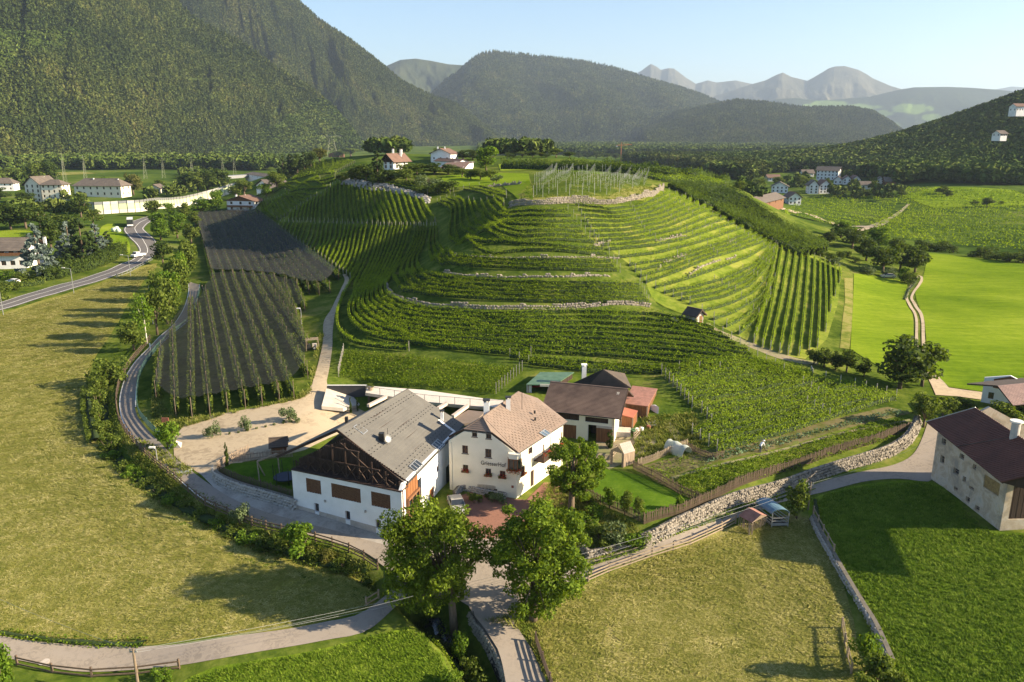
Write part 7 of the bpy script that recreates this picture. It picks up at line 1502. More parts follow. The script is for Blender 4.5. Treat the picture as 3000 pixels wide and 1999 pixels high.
def net_block(name, label, lines, hgt, sag, zname):
    rows = [[gp(a[0]+(b[0]-a[0])*t, a[1]+(b[1]-a[1])*t) for t in np.linspace(0, 1, 30)] for a, b in lines]; root = empty(name, rows[0][0], 0, label, 'net'); O = root.location; V_, F_ = [], []
    strips = []
    for i, r in enumerate(rows):
        strips.append([p+Vector((0,0,hgt))-O for p in r])
        if i < len(rows)-1: strips.append([(p+q)/2+Vector((0,0,hgt-sag))-O for p, q in zip(r, rows[i+1])])
    me = np_mesh('net', np.array([[tuple(p) for p in s] for s in strips]).reshape(-1,3), np.array([[i*30+j, (i+1)*30+j, (i+1)*30+j+1, i*30+j+1] for i in range(len(strips)-1) for j in range(29)])); me.materials.append(M_net if zname == 'u' else M_net2); link('net', me, root)
    return rows
for nm, lab, lines, gname in (('hail_net','upper black hail net over the orchard rows', up_l, 'u'), ('hail_net','lower black hail net beside the lane', low_l, 'l')):
    rows = net_block(nm, lab, lines, 2.9, .4, gname)
    for i, r in enumerate(rows):
        e_ = r[-1]+(r[-1]-r[-4])*.35; r = r+[Vector((e_.x, e_.y, 0))]
        vine_row([tuple(p)[:2] for p in r] and smooth_poly(r, 2.0), f"{ORD[i]} apple row under the {'upper' if gname=='u' else 'lower'} black net, from the lane side", f"apple rows under the {'upper' if gname=='u' else 'lower'} net", mat=LV['broad'] if gname == 'l' else L_orch, h0=.2, h1=2.5, wd=1.1, dens=34 if gname == 'l' else 16, size=.34 if gname == 'l' else .5, posts=True, every=7 if gname == 'l' else 9, post_h=3.1, world=True, shoots=False, name='orchard_row', cat='orchard row', pmat=M_wpost, pr=.04)
# ---------------------------------------------------------------- single things
def pole(label, bx, by, top, r=.11, arms=False, name='utility_pole', mat=None):
    p = gp(bx, by); z = CAM_H+slopes(bx, top)[1]*p.y; root = empty(name, p, 0, label, 'pole'); h = z-p.z; MB().tube((0,0,-.4), (0,0,h), r, r*.7, 8).build('pole', mat or M_wpost, root); mb = MB(); mb.box(-.3,.3,-.05,.05,h-.35,h-.27).tube((-.25,0,h-.27),(-.25,0,h-.1),.05).tube((.25,0,h-.27),(.25,0,h-.1),.05).build('crossarm', W_alu, root); return p+Vector((0,0,h-.15))
pa = pole('wooden utility pole beside the lower left lane', 321, 1600, 1490, .13); pb = pole('utility pole beside the tree on the right lane', 1857, 1172, 1108, .1)
def wire(label, a, b, sag=1.0, r=.012):
    a, b = Vector(a), Vector(b); mb = MB(); k = 14; P = [a.lerp(b, i/k)-Vector((0,0,sag*4*(i/k)*(1-i/k))) for i in range(k+1)]
    for p, q in zip(P[:-1], P[1:]): mb.tube(p, q, r, r, 4, False)
    tag(mb.build('cable', M_wire), label, 'cable')
M_wire = simple('cable', (.34,.34,.33), (.28,.28,.27), 1, .5)
wire('overhead cable from the lower pole to the left edge', pa, atD(-60, 1350, 62), .3); wire('overhead cable crossing the lower lane to the barn side', pa+Vector((.25,0,0)), at(950, 1370, 3), .4)
wire('cable strung from the right pole down to the lower left pole', pb, pa, 1.6); wire('cable from the right pole to the old farmhouse', pb, Wo.p(.2, 6.0, .1), .5); wire('second slightly lower cable between the right pole and the lower left pole', pb+Vector((.2,0,-.3)), pa+Vector((0,0,-.25)), 1.9)
def lamp_post(label, bx, by, top, arm=1.0):
    p = gp(bx, by); h = CAM_H+slopes(bx, top)[1]*p.y-p.z; root = empty('street_lamp', p, 0, label, 'street lamp'); MB().tube((0,0,-.2),(0,0,h),.09,.06,6).tube((0,0,h),(-arm,0,h+.25),.05,.05,5).build('post', W_alu, root); MB().box(-arm-.6,-arm+.1,-.18,.18,h+.2,h+.34).build('lamp_head', W_wfr, root)
lamp_post('street lamp with curved arm on the left part of the main road', 170, 675, 618, 1.6); lamp_post('street lamp beside the road near the van', 300, 635, 588, 1.6); lamp_post('street lamp at the far left edge', 8, 725, 650, .5)
lamp_post('small lamp on the corner of the netted orchard', 694, 754, 712, .2); lamp_post('slim lamp beside the lane fence', 362, 1065, 1033, .2)
# noise wall with green panels, bridge
def noise_wall():
    px = [(118,477),(200,492),(270,490),(330,486),(400,478),(470,463),(545,440)]; P = smooth_poly([gp(*p) for p in px], 3.0); C, L = resample(P, 3.9); root = empty('noise_wall', (C[0][0], C[0][1], gz(*C[0])), 0, 'long pale green noise wall along the railway', 'wall'); O = root.location
    gm_ = simple('pale_green_panel', (.50,.56,.34), (.44,.50,.30), .3, .6); wm_ = simple('white_concrete', (.66,.62,.52), (.56,.52,.44), .4)
    for a, b in zip(C[:-1], C[1:]):
        A3 = Vector((a[0],a[1],gz(*a)))-O; B3 = Vector((b[0],b[1],gz(*b)))-O; sh = (B3-A3).normalized()*.06; d = Vector((0,.25,0))
        for nm, z0, z1, m in (('concrete_panel', -1, 1.8, wm_), ('green_panel', 1.84, 4.6, gm_), ('glass_panel', 4.64, 6.0, W_alu)):
            MB().hexa([A3+sh+Vector((0,0,z0)), B3-sh+Vector((0,0,z0)), B3-sh+d+Vector((0,0,z0)), A3+sh+d+Vector((0,0,z0)), A3+sh+Vector((0,0,z1)), B3-sh+Vector((0,0,z1)), B3-sh+d+Vector((0,0,z1)), A3+sh+d+Vector((0,0,z1))]).build(nm, m, root)
        MB().bar(A3+Vector((0,-.05,-1)), A3+Vector((0,-.05,6.1)), .2).build('wall_post', W_steel, root)
noise_wall()
def rail_bridge(): a = atD(515, 408, 620); b = atD(572, 404, 650); root = empty('road_bridge', a, 0, 'grey concrete bridge far up the left valley', 'bridge'); MB().bar((0,0,0), b-a, 7, 2.2).build('deck', W_alu, root); [MB().bar((b-a)*t+Vector((0,0,-6)), (b-a)*t, 1.5).build('pier', W_alu, root) for t in (.1,.9)]
rail_bridge()
def lattice_tower(label, bx, by, top, wpx, mat, head='cat'):
    p = gp(bx, by); h = CAM_H+slopes(bx, top)[1]*p.y-p.z; w_ = wpx/FPX*p.y; root = empty('pylon', p, .2, label, 'pylon'); mb = MB(); r = .0028*h; lv = [0,.2,.38,.52,.62,.72]; wd = lambda t: w_*(.28-.25*t)
    for t0, t1 in zip(lv[:-1], lv[1:]):
        for sx in (-1,1):
            for sy in (-1,1): mb.bar((sx*wd(t0),sy*wd(t0),t0*h), (sx*wd(t1),sy*wd(t1),t1*h), r*2)
            mb.bar((sx*wd(t0),-wd(t0),t0*h), (-sx*wd(t1),-wd(t1),t1*h), r*1.3); mb.bar((-wd(t0),sx*wd(t0),t0*h), (-wd(t1),-sx*wd(t1),t1*h), r*1.3)
    mb.build('mast', mat, root); hd = MB()
    if head == 'cat':
        for s in (-1,1): hd.bar((s*wd(.72),0,.72*h), (s*w_*.24,0,.82*h), r*2); hd.bar((s*w_*.24,0,.82*h), (s*w_*.17,0,h), r*2); hd.bar((s*.5*w_,0,.82*h), (s*w_*.17,0,h*.88), r*1.3); hd.bar((s*w_*.1,0,.82*h), (s*w_*.24,0,.90*h), r); hd.tube((s*w_*.45,0,.82*h), (s*w_*.45,0,.75*h), r*2)
        hd.bar((-w_*.55,0,.82*h), (w_*.55,0,.82*h), r*2); hd.bar((-w_*.2,0,h), (w_*.2,0,h), r*1.5); hd.tube((0,0,.82*h), (0,0,.75*h), r*2)
    else:
        hd.bar((0,0,.72*h), (0,0,h), r*3)
        for t in (.75,.85,.94): hd.bar((-w_*.5,0,t*h), (w_*.5,0,t*h), r*2)
    hd.build('crossarm', mat, root)
M_pyl = simple('pylon_steel', (.30,.31,.20), (.22,.23,.15), 1, .6)
lattice_tower('large lattice pylon with wide head on the knoll', 764, 361, 303, 42, M_pyl)
for i, (x, b, t) in enumerate(((150,418,350),(198,420,356),(335,412,358),(377,410,362),(443,408,360),(514,406,362),(540,404,362),(136,450,405))): lattice_tower(f'{ORD[i]} of the slim valley pylons, counted from the left', x, b, t, 12, M_pyl, 'x')
def crane():
    p = atD(1427, 358, 1150); root = empty('tower_crane', p, 0, 'orange tower crane above the woods behind the plateau', 'crane'); m = simple('crane_orange', (.50,.20,.08), (.40,.16,.07), 1); h = 17
    MB().box(-.6,.6,-.6,.6,-25,h-2).build('mast', m, root); MB().bar((-7,0,h-3),(15,0,h-1.5),.8).bar((0,0,h-2),(0,0,h+1),.8).bar((0,0,h+1),(12,0,h-1.6),.25).bar((0,0,h+1),(-6,0,h-3),.25).build('jib', m, root); MB().box(-7.5,-5,-.6,.6,h-5,h-3).build('counterweight', W_alu, root)
crane()
# the fenced playground corner
p = gp(640, 1095); sw = empty('wooden_swing', p, 0, 'log swing frame in the playground beside the barn', 'swing')
a_, b_ = c2b(600,400), c2b(835,310)
A3 = at(*c2b(600,400), 3.4)-p; B3 = at(*c2b(835,310), 3.6)-p; MB().bar(A3, B3, .16).build('top_beam', M_fence2, sw)
for q, e in ((A3, (.5,.7)), (A3, (.4,-.9)), (B3, (-.3,.9)), (B3, (.3,-.7))): MB().bar(q, Vector((q.x+e[0], q.y+e[1], .1)), .12).build('leg', M_fence2, sw)
t_p = at(*c2b(930,600), 1.5); tr_ = empty('trampoline', (t_p.x, t_p.y, 1.2), 0, 'round dark trampoline with net in the barn shadow', 'trampoline'); M_bl = simple('shaded_blue', (.012,.022,.06), (.008,.016,.04), 2, .6); MB().tube((0,0,.55),(0,0,.62),1.35,1.35,20).build('mat', M_bl, tr_)  # mat blue darkened, the barn's shade is in the colour
for k in range(6): a = k*1.047; MB().tube((1.4*math.cos(a),1.4*math.sin(a),-.2),(1.4*math.cos(a),1.4*math.sin(a),2.1),.04).build('net_pole', W_steel, tr_)
ph = at(*c2b(850,300), 1.6); box_house('play_hut', 'small grey roofed play hut behind the picket fence', 'hut', Vector((ph.x-.8, ph.y-.3)), Vector((ph.x+.9, ph.y+.1)), 1.6, 1.3, 2.6, .7, W_orange, T_dark, 'u', .3, (0,0), courses=5)
patch('play_lawn', [(500,1083),(532,1066),(600,1062),(668,1052),(672,1150),(600,1126),(540,1105)], G_lawn, .05, 1.0, smooth=False)
# boulder, sign, logs, red cabinet, car, bus, van
bo = gp(402, 1030); me = stone_mesh(77, simple('white_boulder', (.66,.60,.52), (.5,.45,.38), 2)); bd_ = link('boulder', me); bd_.location = bo+Vector((0,0,.45)); bd_.scale = (1.6,1.2,1.35); tag(bd_, 'large white boulder at the yard entrance', 'boulder')
p = gp(386, 1020); sg_ = empty('sign_post', p, 0, 'rusty sign on a post inside the bright shrub', 'sign'); MB().tube((0,0,0),(0,0,3.3),.06).build('post', W_rust, sg_); MB().box(-.45,.45,-.05,.05,3.0,3.6).build('sign_board', W_rust, sg_)
p = gp(347, 815); sg_ = empty('path_sign', gp(347,818), 0, 'thin blue grey sign at the end of the lane fence', 'sign'); MB().tube((0,0,0),(0,0,2.4),.05).build('post', W_alu, sg_); MB().box(-.1,.1,-.03,.03,1.6,2.4).build('sign_board', simple('blue_sign', (.12,.2,.35), (.1,.16,.3), 2), sg_)
p = gp(430, 640); sg_ = empty('path_sign', p, 0, 'small blue round path sign at the top end of the lane', 'sign'); MB().tube((0,0,0),(0,0,2.4),.05).build('post', W_alu, sg_); MB().tube((0,-.03,2.6),(0,.03,2.6),.32,.32,12).build('sign_board', MATS['blue_sign'], sg_)
for i in range(2):
    p = gp(419+i*14, 1089-i*3); mb = MB().poly([p+Vector((-.55,-.15,.14)), p+Vector((.55,-.15,.14)), p+Vector((0,1.2,.14))]); tag(mb.build('give_way_triangle', M_line), kind='structure')
def wheel(parent, x, y, r, w_, ax='x'):
    o = MB().tube((x-w_/2,y,r) if ax == 'x' else (x,y-w_/2,r), (x+w_/2,y,r) if ax == 'x' else (x,y+w_/2,r), r, r, 12).build('wheel', simple('tyre', (.02,.02,.02), (.015,.015,.015), 2), parent); MB().tube((x-w_/2-.01,y,r) if ax == 'x' else (x,y-w_/2-.01,r), (x+w_/2+.01,y,r) if ax == 'x' else (x,y+w_/2+.01,r), r*.55, r*.55, 10).build('rim', W_alu, o)
def car(label, p, rz, body, L=4.3, W_=1.75, kind='car', scale=.85):
    root = empty('parked_car' if kind == 'car' else 'pickup_truck', p, rz, label, 'car' if kind == 'car' else 'truck'); root.scale = (scale,)*3; h = W_/2
    prof = [(-L/2,.35),(-L/2,.85),(-L/2+.25,.98),(-L/2+.9,1.38),(L/2-1.9,1.42),(L/2-1.1,.98),(L/2-.15,.86),(L/2,.6),(L/2,.35)] if kind == 'car' else [(-L/2,.5),(-L/2,1.05),(0.1,1.05),(.1,1.85),(L/2-1.2,1.85),(L/2-.8,1.15),(L/2-.1,1.05),(L/2,.6),(L/2,.5)]
    mb = MB(); 
    for a, b in zip(prof, prof[1:]+prof[:1]):
        t = lambda z: h*(1 if z < .99 else .84); mb.poly([(-t(a[1]),a[0],a[1]), (t(a[1]),a[0],a[1]), (t(b[1]),b[0],b[1]), (-t(b[1]),b[0],b[1])])
    for s in (-1,1): mb.poly([(s*h*(1 if z < .99 else .84), y, z) for y, z in prof])
    mb.build('body', body, root, bevel=.05); g = MB()
    if kind == 'car': g.poly([(-h*.8,L/2-1.85,1.41),(h*.8,L/2-1.85,1.41),(h*.93,L/2-1.12,1.02),(-h*.93,L/2-1.12,1.02)]); g.poly([(-h*.8,-L/2+.92,1.36),(h*.8,-L/2+.92,1.36),(h*.93,-L/2+.3,1.04),(-h*.93,-L/2+.3,1.04)]); [g.poly([(s*h*.99,-L/2+.6,1.02),(s*h*.99,L/2-1.3,1.02),(s*h*.86,L/2-1.9,1.36),(s*h*.86,-L/2+1.0,1.33)]) for s in (-1,1)]
    else: g.poly([(-h*.8,L/2-1.18,1.8),(h*.8,L/2-1.18,1.8),(h*.9,L/2-.82,1.22),(-h*.9,L/2-.82,1.22)])
    for v in range(len(g.v)): x, y, z = g.v[v]; g.v[v] = (x*1.01, y+(.02 if y > 0 else -.02), z+.015)
    g.build('windows', W_glass, root); [wheel(root, s*(h-.08), y, .32, .2) for s in (-1,1) for y in (-L/2+.8, L/2-.8)]
    for s in (-1,1): MB().box(s*h*.75-.15, s*h*.75+.15, L/2-.02, L/2+.03, .62, .78).build('headlight', W_wfr, root); MB().box(s*h*.85-.1, s*h*.85+.1, -L/2-.03, -L/2+.02, .7, .95).build('tail_light', simple('tail_red', (.4,.02,.02), (.3,.02,.02), 2), root)
    return root
M_silver = simple('silver_paint', (.48,.46,.42), (.46,.44,.40), 1, .3, .4); M_whitep = simple('white_paint', (.78,.77,.74), (.76,.75,.72), 1, .35)
car('silver car parked in the courtyard behind the walnut tree', gp(1050, 1170)+Vector((0,0,.05)), math.radians(195), M_silver); car('white pickup with low load bed on the bend of the main road', gp(318, 592)+Vector((0,0,.15)), math.radians(160), M_whitep, 5.0, 1.9, 'truck', 1.0)
car('white car parked in the drive of the grey roofed house', gp(30, 652)+Vector((0,0,.15)), math.radians(80), M_whitep); car('light car parked under the grove at the green field', gp(2040, 640)+Vector((0,0,.15)), math.radians(80), M_silver)
def bus(p, rz):
    root = empty('coach', p, rz, 'dark coach driving down the main road', 'bus'); m = simple('coach_paint', (.06,.07,.08), (.05,.055,.065), 1, .35); MB().box(-1.25,1.25,-5.5,5.5,.4,3.3).build('body', m, root, bevel=.15); MB().box(-1.2,1.2,-5.3,5.3,3.3,3.42).build('roof', M_whitep, root); MB().box(-1.15,1.15,5.5,5.54,1.4,3.1).build('windscreen', W_glass, root); MB().box(-1.2,1.2,5.5,5.56,.5,1.1).build('bumper', M_whitep, root)
    for s in (-1,1): MB().box(s*1.26-.02,s*1.26+.02,-5.2,5.2,1.7,2.9).build('side_windows', W_glass, root); [wheel(root, s*1.15, y, .5, .3) for y in (-3.3,3.6)]; MB().box(s*.9-.15,s*.9+.15,5.54,5.58,.75,.95).build('headlight', W_wfr, root)
bus(gp(300, 520)+Vector((0,0,.15)), math.radians(205))
for i, (x, y) in enumerate(((262,533),(268,530),(272,535))): p = gp(x*1.0, y); o = MB().tube(p+Vector((0,-.6,.9)), p+Vector((0,.8,.9)), .9, .9, 14).build('silage_bale', simple('bale_film', (.55,.62,.50), (.45,.52,.42), 1, .4), None, True); tag(o, f'{ORD[i]} pale wrapped bale on the meadow beside the road, from the left', 'bale', 'wrapped bales beside the road')
# hay rack shelter and blue-roofed trailer by the right lane
cr7 = lambda x, y: (1333.3+x*.2333, 980.4+y*.2333)
zz = gz(*tuple(gp(1735,1215))[:2]); hr_ = empty('hay_rack', gp(1735,1215), 0, 'wooden feeding rack with brown felt gable roof by the lane', 'shelter'); O = hr_.location
rA, rB, rC, rD, rE, rF = [at(*cr7(x, y), zz+h)-O for x, y, h in ((1560,875,1.5),(1690,948,1.5),(1840,875,1.5),(1650,795,2.3),(1785,868,2.3),(1760,800,1.5))]
MB().slab([rA, rB, rE, rD], .06, (0,0,1)).build('roof', T_fleck, hr_); MB().slab([rB+Vector((.02,0,0)), rC, rE], .05, (0,0,1)).build('roof', W_grey, hr_); MB().slab([rE, rC, rC+(rD-rE), rD], .06, (0,0,1)).build('roof', T_fleck, hr_)
for q in (rA.lerp(rC,.2), rA.lerp(rC,.8), rB.lerp(rC,.1)+Vector((0,.2,0)), rD.lerp(rA,.3), rB+Vector((-.1,.25,0))): MB().bar((q.x,q.y,-.2), (q.x,q.y,q.z-.1), .12).build('post', M_fence2, hr_)
for k in range(9): s = k/8; a = rB.lerp(rC, s)+Vector((-.1,.3,0)); MB().bar((a.x,a.y,.2), (a.x+.15,a.y-.15,1.2), .07).build('slat', M_fence2, hr_)
for k in range(8): s = k/7; a = rA.lerp(rB, s)+Vector((.15,.2,0)); MB().bar((a.x,a.y,.1), (a.x,a.y,1.2), .07).build('slat', M_fence2, hr_)
tp = gp(1786, 1213); tl_ = empty('livestock_trailer', tp, 0, 'grey metal livestock trailer with curved blue roof', 'trailer'); M_blue = simple('blue_sheet', (.13,.22,.28), (.09,.16,.21), 1.2, .5)
tA, tB = at(*cr7(1885,975), tp.z+.3)-tp, at(*cr7(2045,970), tp.z+.3)-tp; wx = (tB-tA); dpv = Vector((-.9,2.8,0)); n_ = 10
arc = [(tA+wx*.5) + wx*(-.56*math.cos(math.pi*i/n_)) + Vector((0,0,1.35+.55*math.sin(math.pi*i/n_))) for i in range(n_+1)]
for i in range(n_): MB().slab([arc[i], arc[i+1], arc[i+1]+dpv, arc[i]+dpv], .05, (0,0,1)).build('roof_sheet', M_blue, tl_)
for q in (tA, tB, tA+dpv, tB+dpv): MB().bar(q+Vector((0,0,-.2)), q+Vector((0,0,1.4)), .09).build('post', W_alu, tl_)
for a, b in ((tA,tB),(tB,tB+dpv),(tA,tA+dpv),(tA+dpv,tB+dpv)):
    for z in (.1,.5,.85): MB().bar(a+Vector((0,0,z)), b+Vector((0,0,z)), .06, .08 if z > .1 else .25).build('side_rail', W_alu, tl_)
MB().slab([tA, tB, tB+dpv, tA+dpv], .08, (0,0,1)).build('floor', W_steel, tl_); wheel(tl_, tA.x+.2, tA.y+1.3, .3, .18); wheel(tl_, tB.x-.2, tB.y+1.3, .3, .18)
# striped play house, net tunnel, person, barrels, planters
zz = .9; sh_ = empty('garden_hut', at(*cr7(440,320), zz), 0, 'little garden gatehouse with striped corrugated roof', 'hut'); O = sh_.location
g0, g1, g2, g3 = [at(*cr7(x, y), zz+h)-O for x, y, h in ((432,272,1.7),(542,240,1.7),(495,143,2.5),(388,172,2.5))]
for k in range(11):
    s, e = k/11, (k+.62)/11; MB().slab([g0.lerp(g1,s)+Vector((0,0,.04)), g0.lerp(g1,e)+Vector((0,0,.04)), g3.lerp(g2,e)+Vector((0,0,.04)), g3.lerp(g2,s)+Vector((0,0,.04))], .04).build('roof_batten', simple('bleached_batten', (.58,.50,.42), (.5,.43,.36), 3), sh_)
MB().slab([g0,g1,g2,g3], .05).build('roof', simple('rosy_roof', (.34,.22,.17), (.28,.18,.14), 3), sh_)
W = WallF((g0+O), (g1+O)); mb = [wbox(MB(), W, W.L*k/9, W.L*(k+1)/9-.02, zz-.5, zz+1.65, -.12, -.08).build('board', W_grey, None) for k in range(9)]
for o in mb: o.parent = sh_; o.location = -O
fr_ = at(*cr7(352,330), zz); W = WallF(Vector((g3.x-1.1,g3.y-.1,0))+O, g0+O); mb = MB(); wbox(mb, W, 0, .3, zz-.5, zz+1.7, -.1, 0); wbox(mb, W, W.L-.3, W.L, zz-.5, zz+1.7, -.1, 0); mb.poly([W.p(0,zz+1.7,-.02), W.p(W.L,zz+1.7,-.02), W.p(W.L*.5,zz+2.45,-.02)]); o = mb.build('front_wall', W_grey, None); o.parent = sh_; o.location = -O
def tunnel():
    A_, B_ = at(*cr7(885,330), 1.0), at(*cr7(1030,330), 1.1); root = empty('net_tunnel', (A_+B_)/2, 0, 'pale net tunnel over vegetables in the garden', 'net'); O = root.location; m, t, b = node_mat('white_net'); b.inputs['Base Color'].default_value = (.62,.66,.58,1); tr = t.nodes.new('ShaderNodeBsdfTransparent'); mx = t.nodes.new('ShaderNodeMixShader'); mx.inputs[0].default_value = .62; t.links.new(tr.outputs[0], mx.inputs[1]); t.links.new(b.outputs[0], mx.inputs[2]); t.links.new(mx.outputs[0], t.nodes['Material Output'].inputs[0])
    p0, p1 = at(*cr7(870,250), 1.0), at(*cr7(1050,330), 1.0); d = (p1-p0); s = Vector((d.y,-d.x,0)).normalized(); V_ = []; n_, k_ = 9, 11
    for i in range(n_):
        for j in range(k_): a = math.pi*j/(k_-1); V_.append(tuple(p0+d*(i/(n_-1))-O+s*(-.95*math.cos(a))*(1+.05*math.sin(i*2))+Vector((0,0,1.75*math.sin(a)**.8*(1-.06*math.sin(i*1.6))))))
    me = np_mesh('net', V_, [[i*k_+j, (i+1)*k_+j, (i+1)*k_+j+1, i*k_+j+1] for i in range(n_-1) for j in range(k_-1)]); me.materials.append(m); link('net', me, root)
    for i in (0, 4, 8):
        mb = MB(); 
        for j in range(k_-1): mb.tube(V_[i*k_+j], V_[i*k_+j+1], .02, .02, 5)
        mb.build('hoop', W_alu, root)
tunnel()
def person():
    p = gp(1746, 1040); root = empty('person', p, math.radians(-60), 'person in white shirt and hat bending over the vegetable bed', 'person'); J = [(0,0,.86),(0,.10,1.1),(0,.34,1.28),(0,.46,1.36),(.1,0,.82),(.11,.04,.45),(.11,-.03,.06),(-.1,0,.82),(-.11,.1,.45),(-.11,.05,.06),(.19,.36,1.22),(.22,.5,.95),(.18,.62,.72),(-.19,.36,1.22),(-.22,.52,.95),(-.18,.66,.74),(.11,.1,.03),(-.11,.18,.03)]
    E_ = [(0,1),(1,2),(2,3),(0,4),(4,5),(5,6),(0,7),(7,8),(8,9),(2,10),(10,11),(11,12),(2,13),(13,14),(14,15),(6,16),(9,17)]; R_ = [.14,.15,.15,.07,.09,.07,.05,.09,.07,.05,.07,.05,.035,.07,.05,.035,.04,.04]
    me = bpy.data.meshes.new('body'); me.from_pydata(J, E_, []); o = bpy.data.objects.new('body', me); COL.objects.link(o); o.parent = root; o.modifiers.new('skin', 'SKIN'); 
    for v, r in zip(me.skin_vertices[0].data, R_): v.radius = (r, r)
    me.skin_vertices[0].data[0].use_root = True; s = o.modifiers.new('sub', 'SUBSURF'); s.levels = s.render_levels = 1; m, t, b = node_mat('work_clothes'); tc = coords(t); sp = t.nodes.new('ShaderNodeSeparateXYZ'); t.links.new(tc, sp.inputs[0]); c = ramp(t, sp.outputs[2], [(.84,(.05,.055,.08)),(.88,(.72,.70,.70))], 'CONSTANT'); t.links.new(c, b.inputs['Base Color']); me.materials.append(m)
    bm = bmesh.new(); bmesh.ops.create_uvsphere(bm, u_segments=12, v_segments=8, radius=.11); h = bpy.data.meshes.new('head'); bm.to_mesh(h); bm.free(); h.materials.append(simple('skin', (.45,.28,.2), (.42,.26,.18), 2)); ho = link('head', h, root); ho.location = (0,.56,1.42)
    MB().tube((0,.54,1.47),(0,.58,1.56),.13,.10,12).tube((0,.53,1.46),(0,.535,1.475),.2,.2,14).build('sun_hat', M_whitep, root); MB().bar((.15,.66,.75),(.05,1.1,.02),.035).build('tool_handle', M_fence2, root); MB().box(-.12,.18,1.05,1.2,0,.06).build('tool_blade', W_steel, root)
person()
def walker():
    p = gp(466, 672); root = empty('person', p, 0, 'tiny person in dark clothes standing between the lane and the netted orchard', 'person'); J = [(0,0,.92),(0,0,1.2),(0,0,1.45),(0,0,1.56),(.1,0,.88),(.11,.02,.48),(.11,0,.06),(-.1,0,.88),(-.11,.04,.48),(-.11,0,.06),(.2,0,1.4),(.24,.02,1.12),(.22,.06,.86),(-.2,0,1.4),(-.24,.02,1.12),(-.22,.06,.86),(.11,.12,.03),(-.11,.12,.03)]
    E_ = [(0,1),(1,2),(2,3),(0,4),(4,5),(5,6),(0,7),(7,8),(8,9),(2,10),(10,11),(11,12),(2,13),(13,14),(14,15),(6,16),(9,17)]; R_ = [.14,.14,.14,.06,.09,.07,.05,.09,.07,.05,.06,.05,.035,.06,.05,.035,.04,.04]
    me = bpy.data.meshes.new('body'); me.from_pydata(J, E_, []); o = bpy.data.objects.new('body', me); COL.objects.link(o); o.parent = root; o.modifiers.new('skin', 'SKIN')
    for v, r in zip(me.skin_vertices[0].data, R_): v.radius = (r, r)
    me.skin_vertices[0].data[0].use_root = True; s = o.modifiers.new('sub', 'SUBSURF'); s.levels = s.render_levels = 1; me.materials.append(simple('dark_clothes', (.05,.05,.06), (.03,.03,.04), 4))
    bm = bmesh.new(); bmesh.ops.create_uvsphere(bm, u_segments=12, v_segments=8, radius=.11); h = bpy.data.meshes.new('head'); bm.to_mesh(h); bm.free(); h.materials.append(MATS['skin']); ho = link('head', h, root); ho.location = (0,.01,1.68); ho.scale = (.85,.95,1.2)
walker()
def barrel(label, px, py, z, r, h, m, name='barrel', n=12):
    p = at(px, py, z); tag(MB().tube(p, p+Vector((0,0,h*.5)), r*.95, r, n).tube(p+Vector((0,0,h*.5)), p+Vector((0,0,h)), r, r*.93, n).tube(p+Vector((0,0,h)), p+Vector((0,0,h+.04)), r*.8, r*.8, n).build(name, m), label, 'barrel')
barrel('left of two white barrels beside the orange lean-to', *c5(1640,995), 1.6, .28, .8, M_whitep); barrel('right of two white barrels beside the orange lean-to', *c5(1702,985), 1.6, .28, .8, M_whitep); barrel('rusty barrel at the end of the tall shed', *c5(1790,960), 1.7, .32, .8, W_rust)
p = at(*c5(1860,800), 2.0); me = stone_mesh(91, simple('white_tarp', (.74,.72,.70), (.6,.58,.57), 1.5, .7)); o = link('tarp_pile', me); o.location = p+Vector((0,0,.6)); o.scale = (1.5,2.6,2.6); tag(o, 'pile under a white tarpaulin against the tall shed', 'tarp')
p = at(*c5(1830,930), 1.7); cr_ = empty('crate', p, .2, 'open grey crate full of scrap beside the tarpaulin', 'crate'); [MB().box(x0,x1,y0,y1,0,.8).build('side', M_st2, cr_) for x0,x1,y0,y1 in ((-.6,.6,-.5,-.42),(-.6,.6,.42,.5),(-.6,-.52,-.42,.42),(.52,.6,-.42,.42))]; MB().bar((-.4,-.2,.1),(.6,.3,1.1),.06).bar((.3,-.2,.1),(-.3,.2,1.0),.05).build('scrap', W_alu, cr_)
p = at(*c5(1600,1000), 1.5); wb_ = empty('wheelbarrow', p, .5, 'green wheelbarrow leaning at the lean-to', 'wheelbarrow'); MB().hexa([(-.3,-.3,.3),(.3,-.3,.3),(.25,.3,.3),(-.25,.3,.3),(-.45,-.45,.7),(.45,-.45,.7),(.35,.45,.7),(-.35,.45,.7)]).build('tray', simple('green_tray', (.12,.25,.12), (.1,.2,.1), 2), wb_); wheel(wb_, 0, .6, .2, .08); MB().bar((-.3,-.9,.6),(-.2,.5,.25),.04).bar((.3,-.9,.6),(.2,.5,.25),.04).build('handle', M_fence2, wb_)
pp = at(*c6(530,975), 3.6); pl_ = empty('planter', pp, 0, 'round planter with small bush on the left end of the terrace', 'planter'); MB().tube((0,0,0),(0,0,.55),.42,.5,14).build('pot', W_grey, pl_); cm, tm = proto('bush', 0); o = link('plant', cm, pl_); o.location = (0,0,.45); o.scale = (1.2,1.2,.8)
for i, (x, y) in enumerate(((1104,1153),(1178,1140),(1093,1156))):
    p = gp(x, y); pl_ = empty('planter', p, 0, f'{ORD[i]} terracotta pot with a shrub at the guest house front', 'planter', 'terracotta pots'); MB().tube((0,0,0),(0,0,.4),.22,.28,12).build('pot', T_hillr, pl_); o = link('plant', cm, pl_); o.location = (0,0,.35); o.scale = (.6,.6,.6)
p = gp(1071, 1203); tag(MB().tube(p+Vector((0,0,.055)), p+Vector((0,0,.075)), .36, .36, 20).build('manhole_cover', W_rust), 'round manhole cover in the red courtyard', 'manhole')
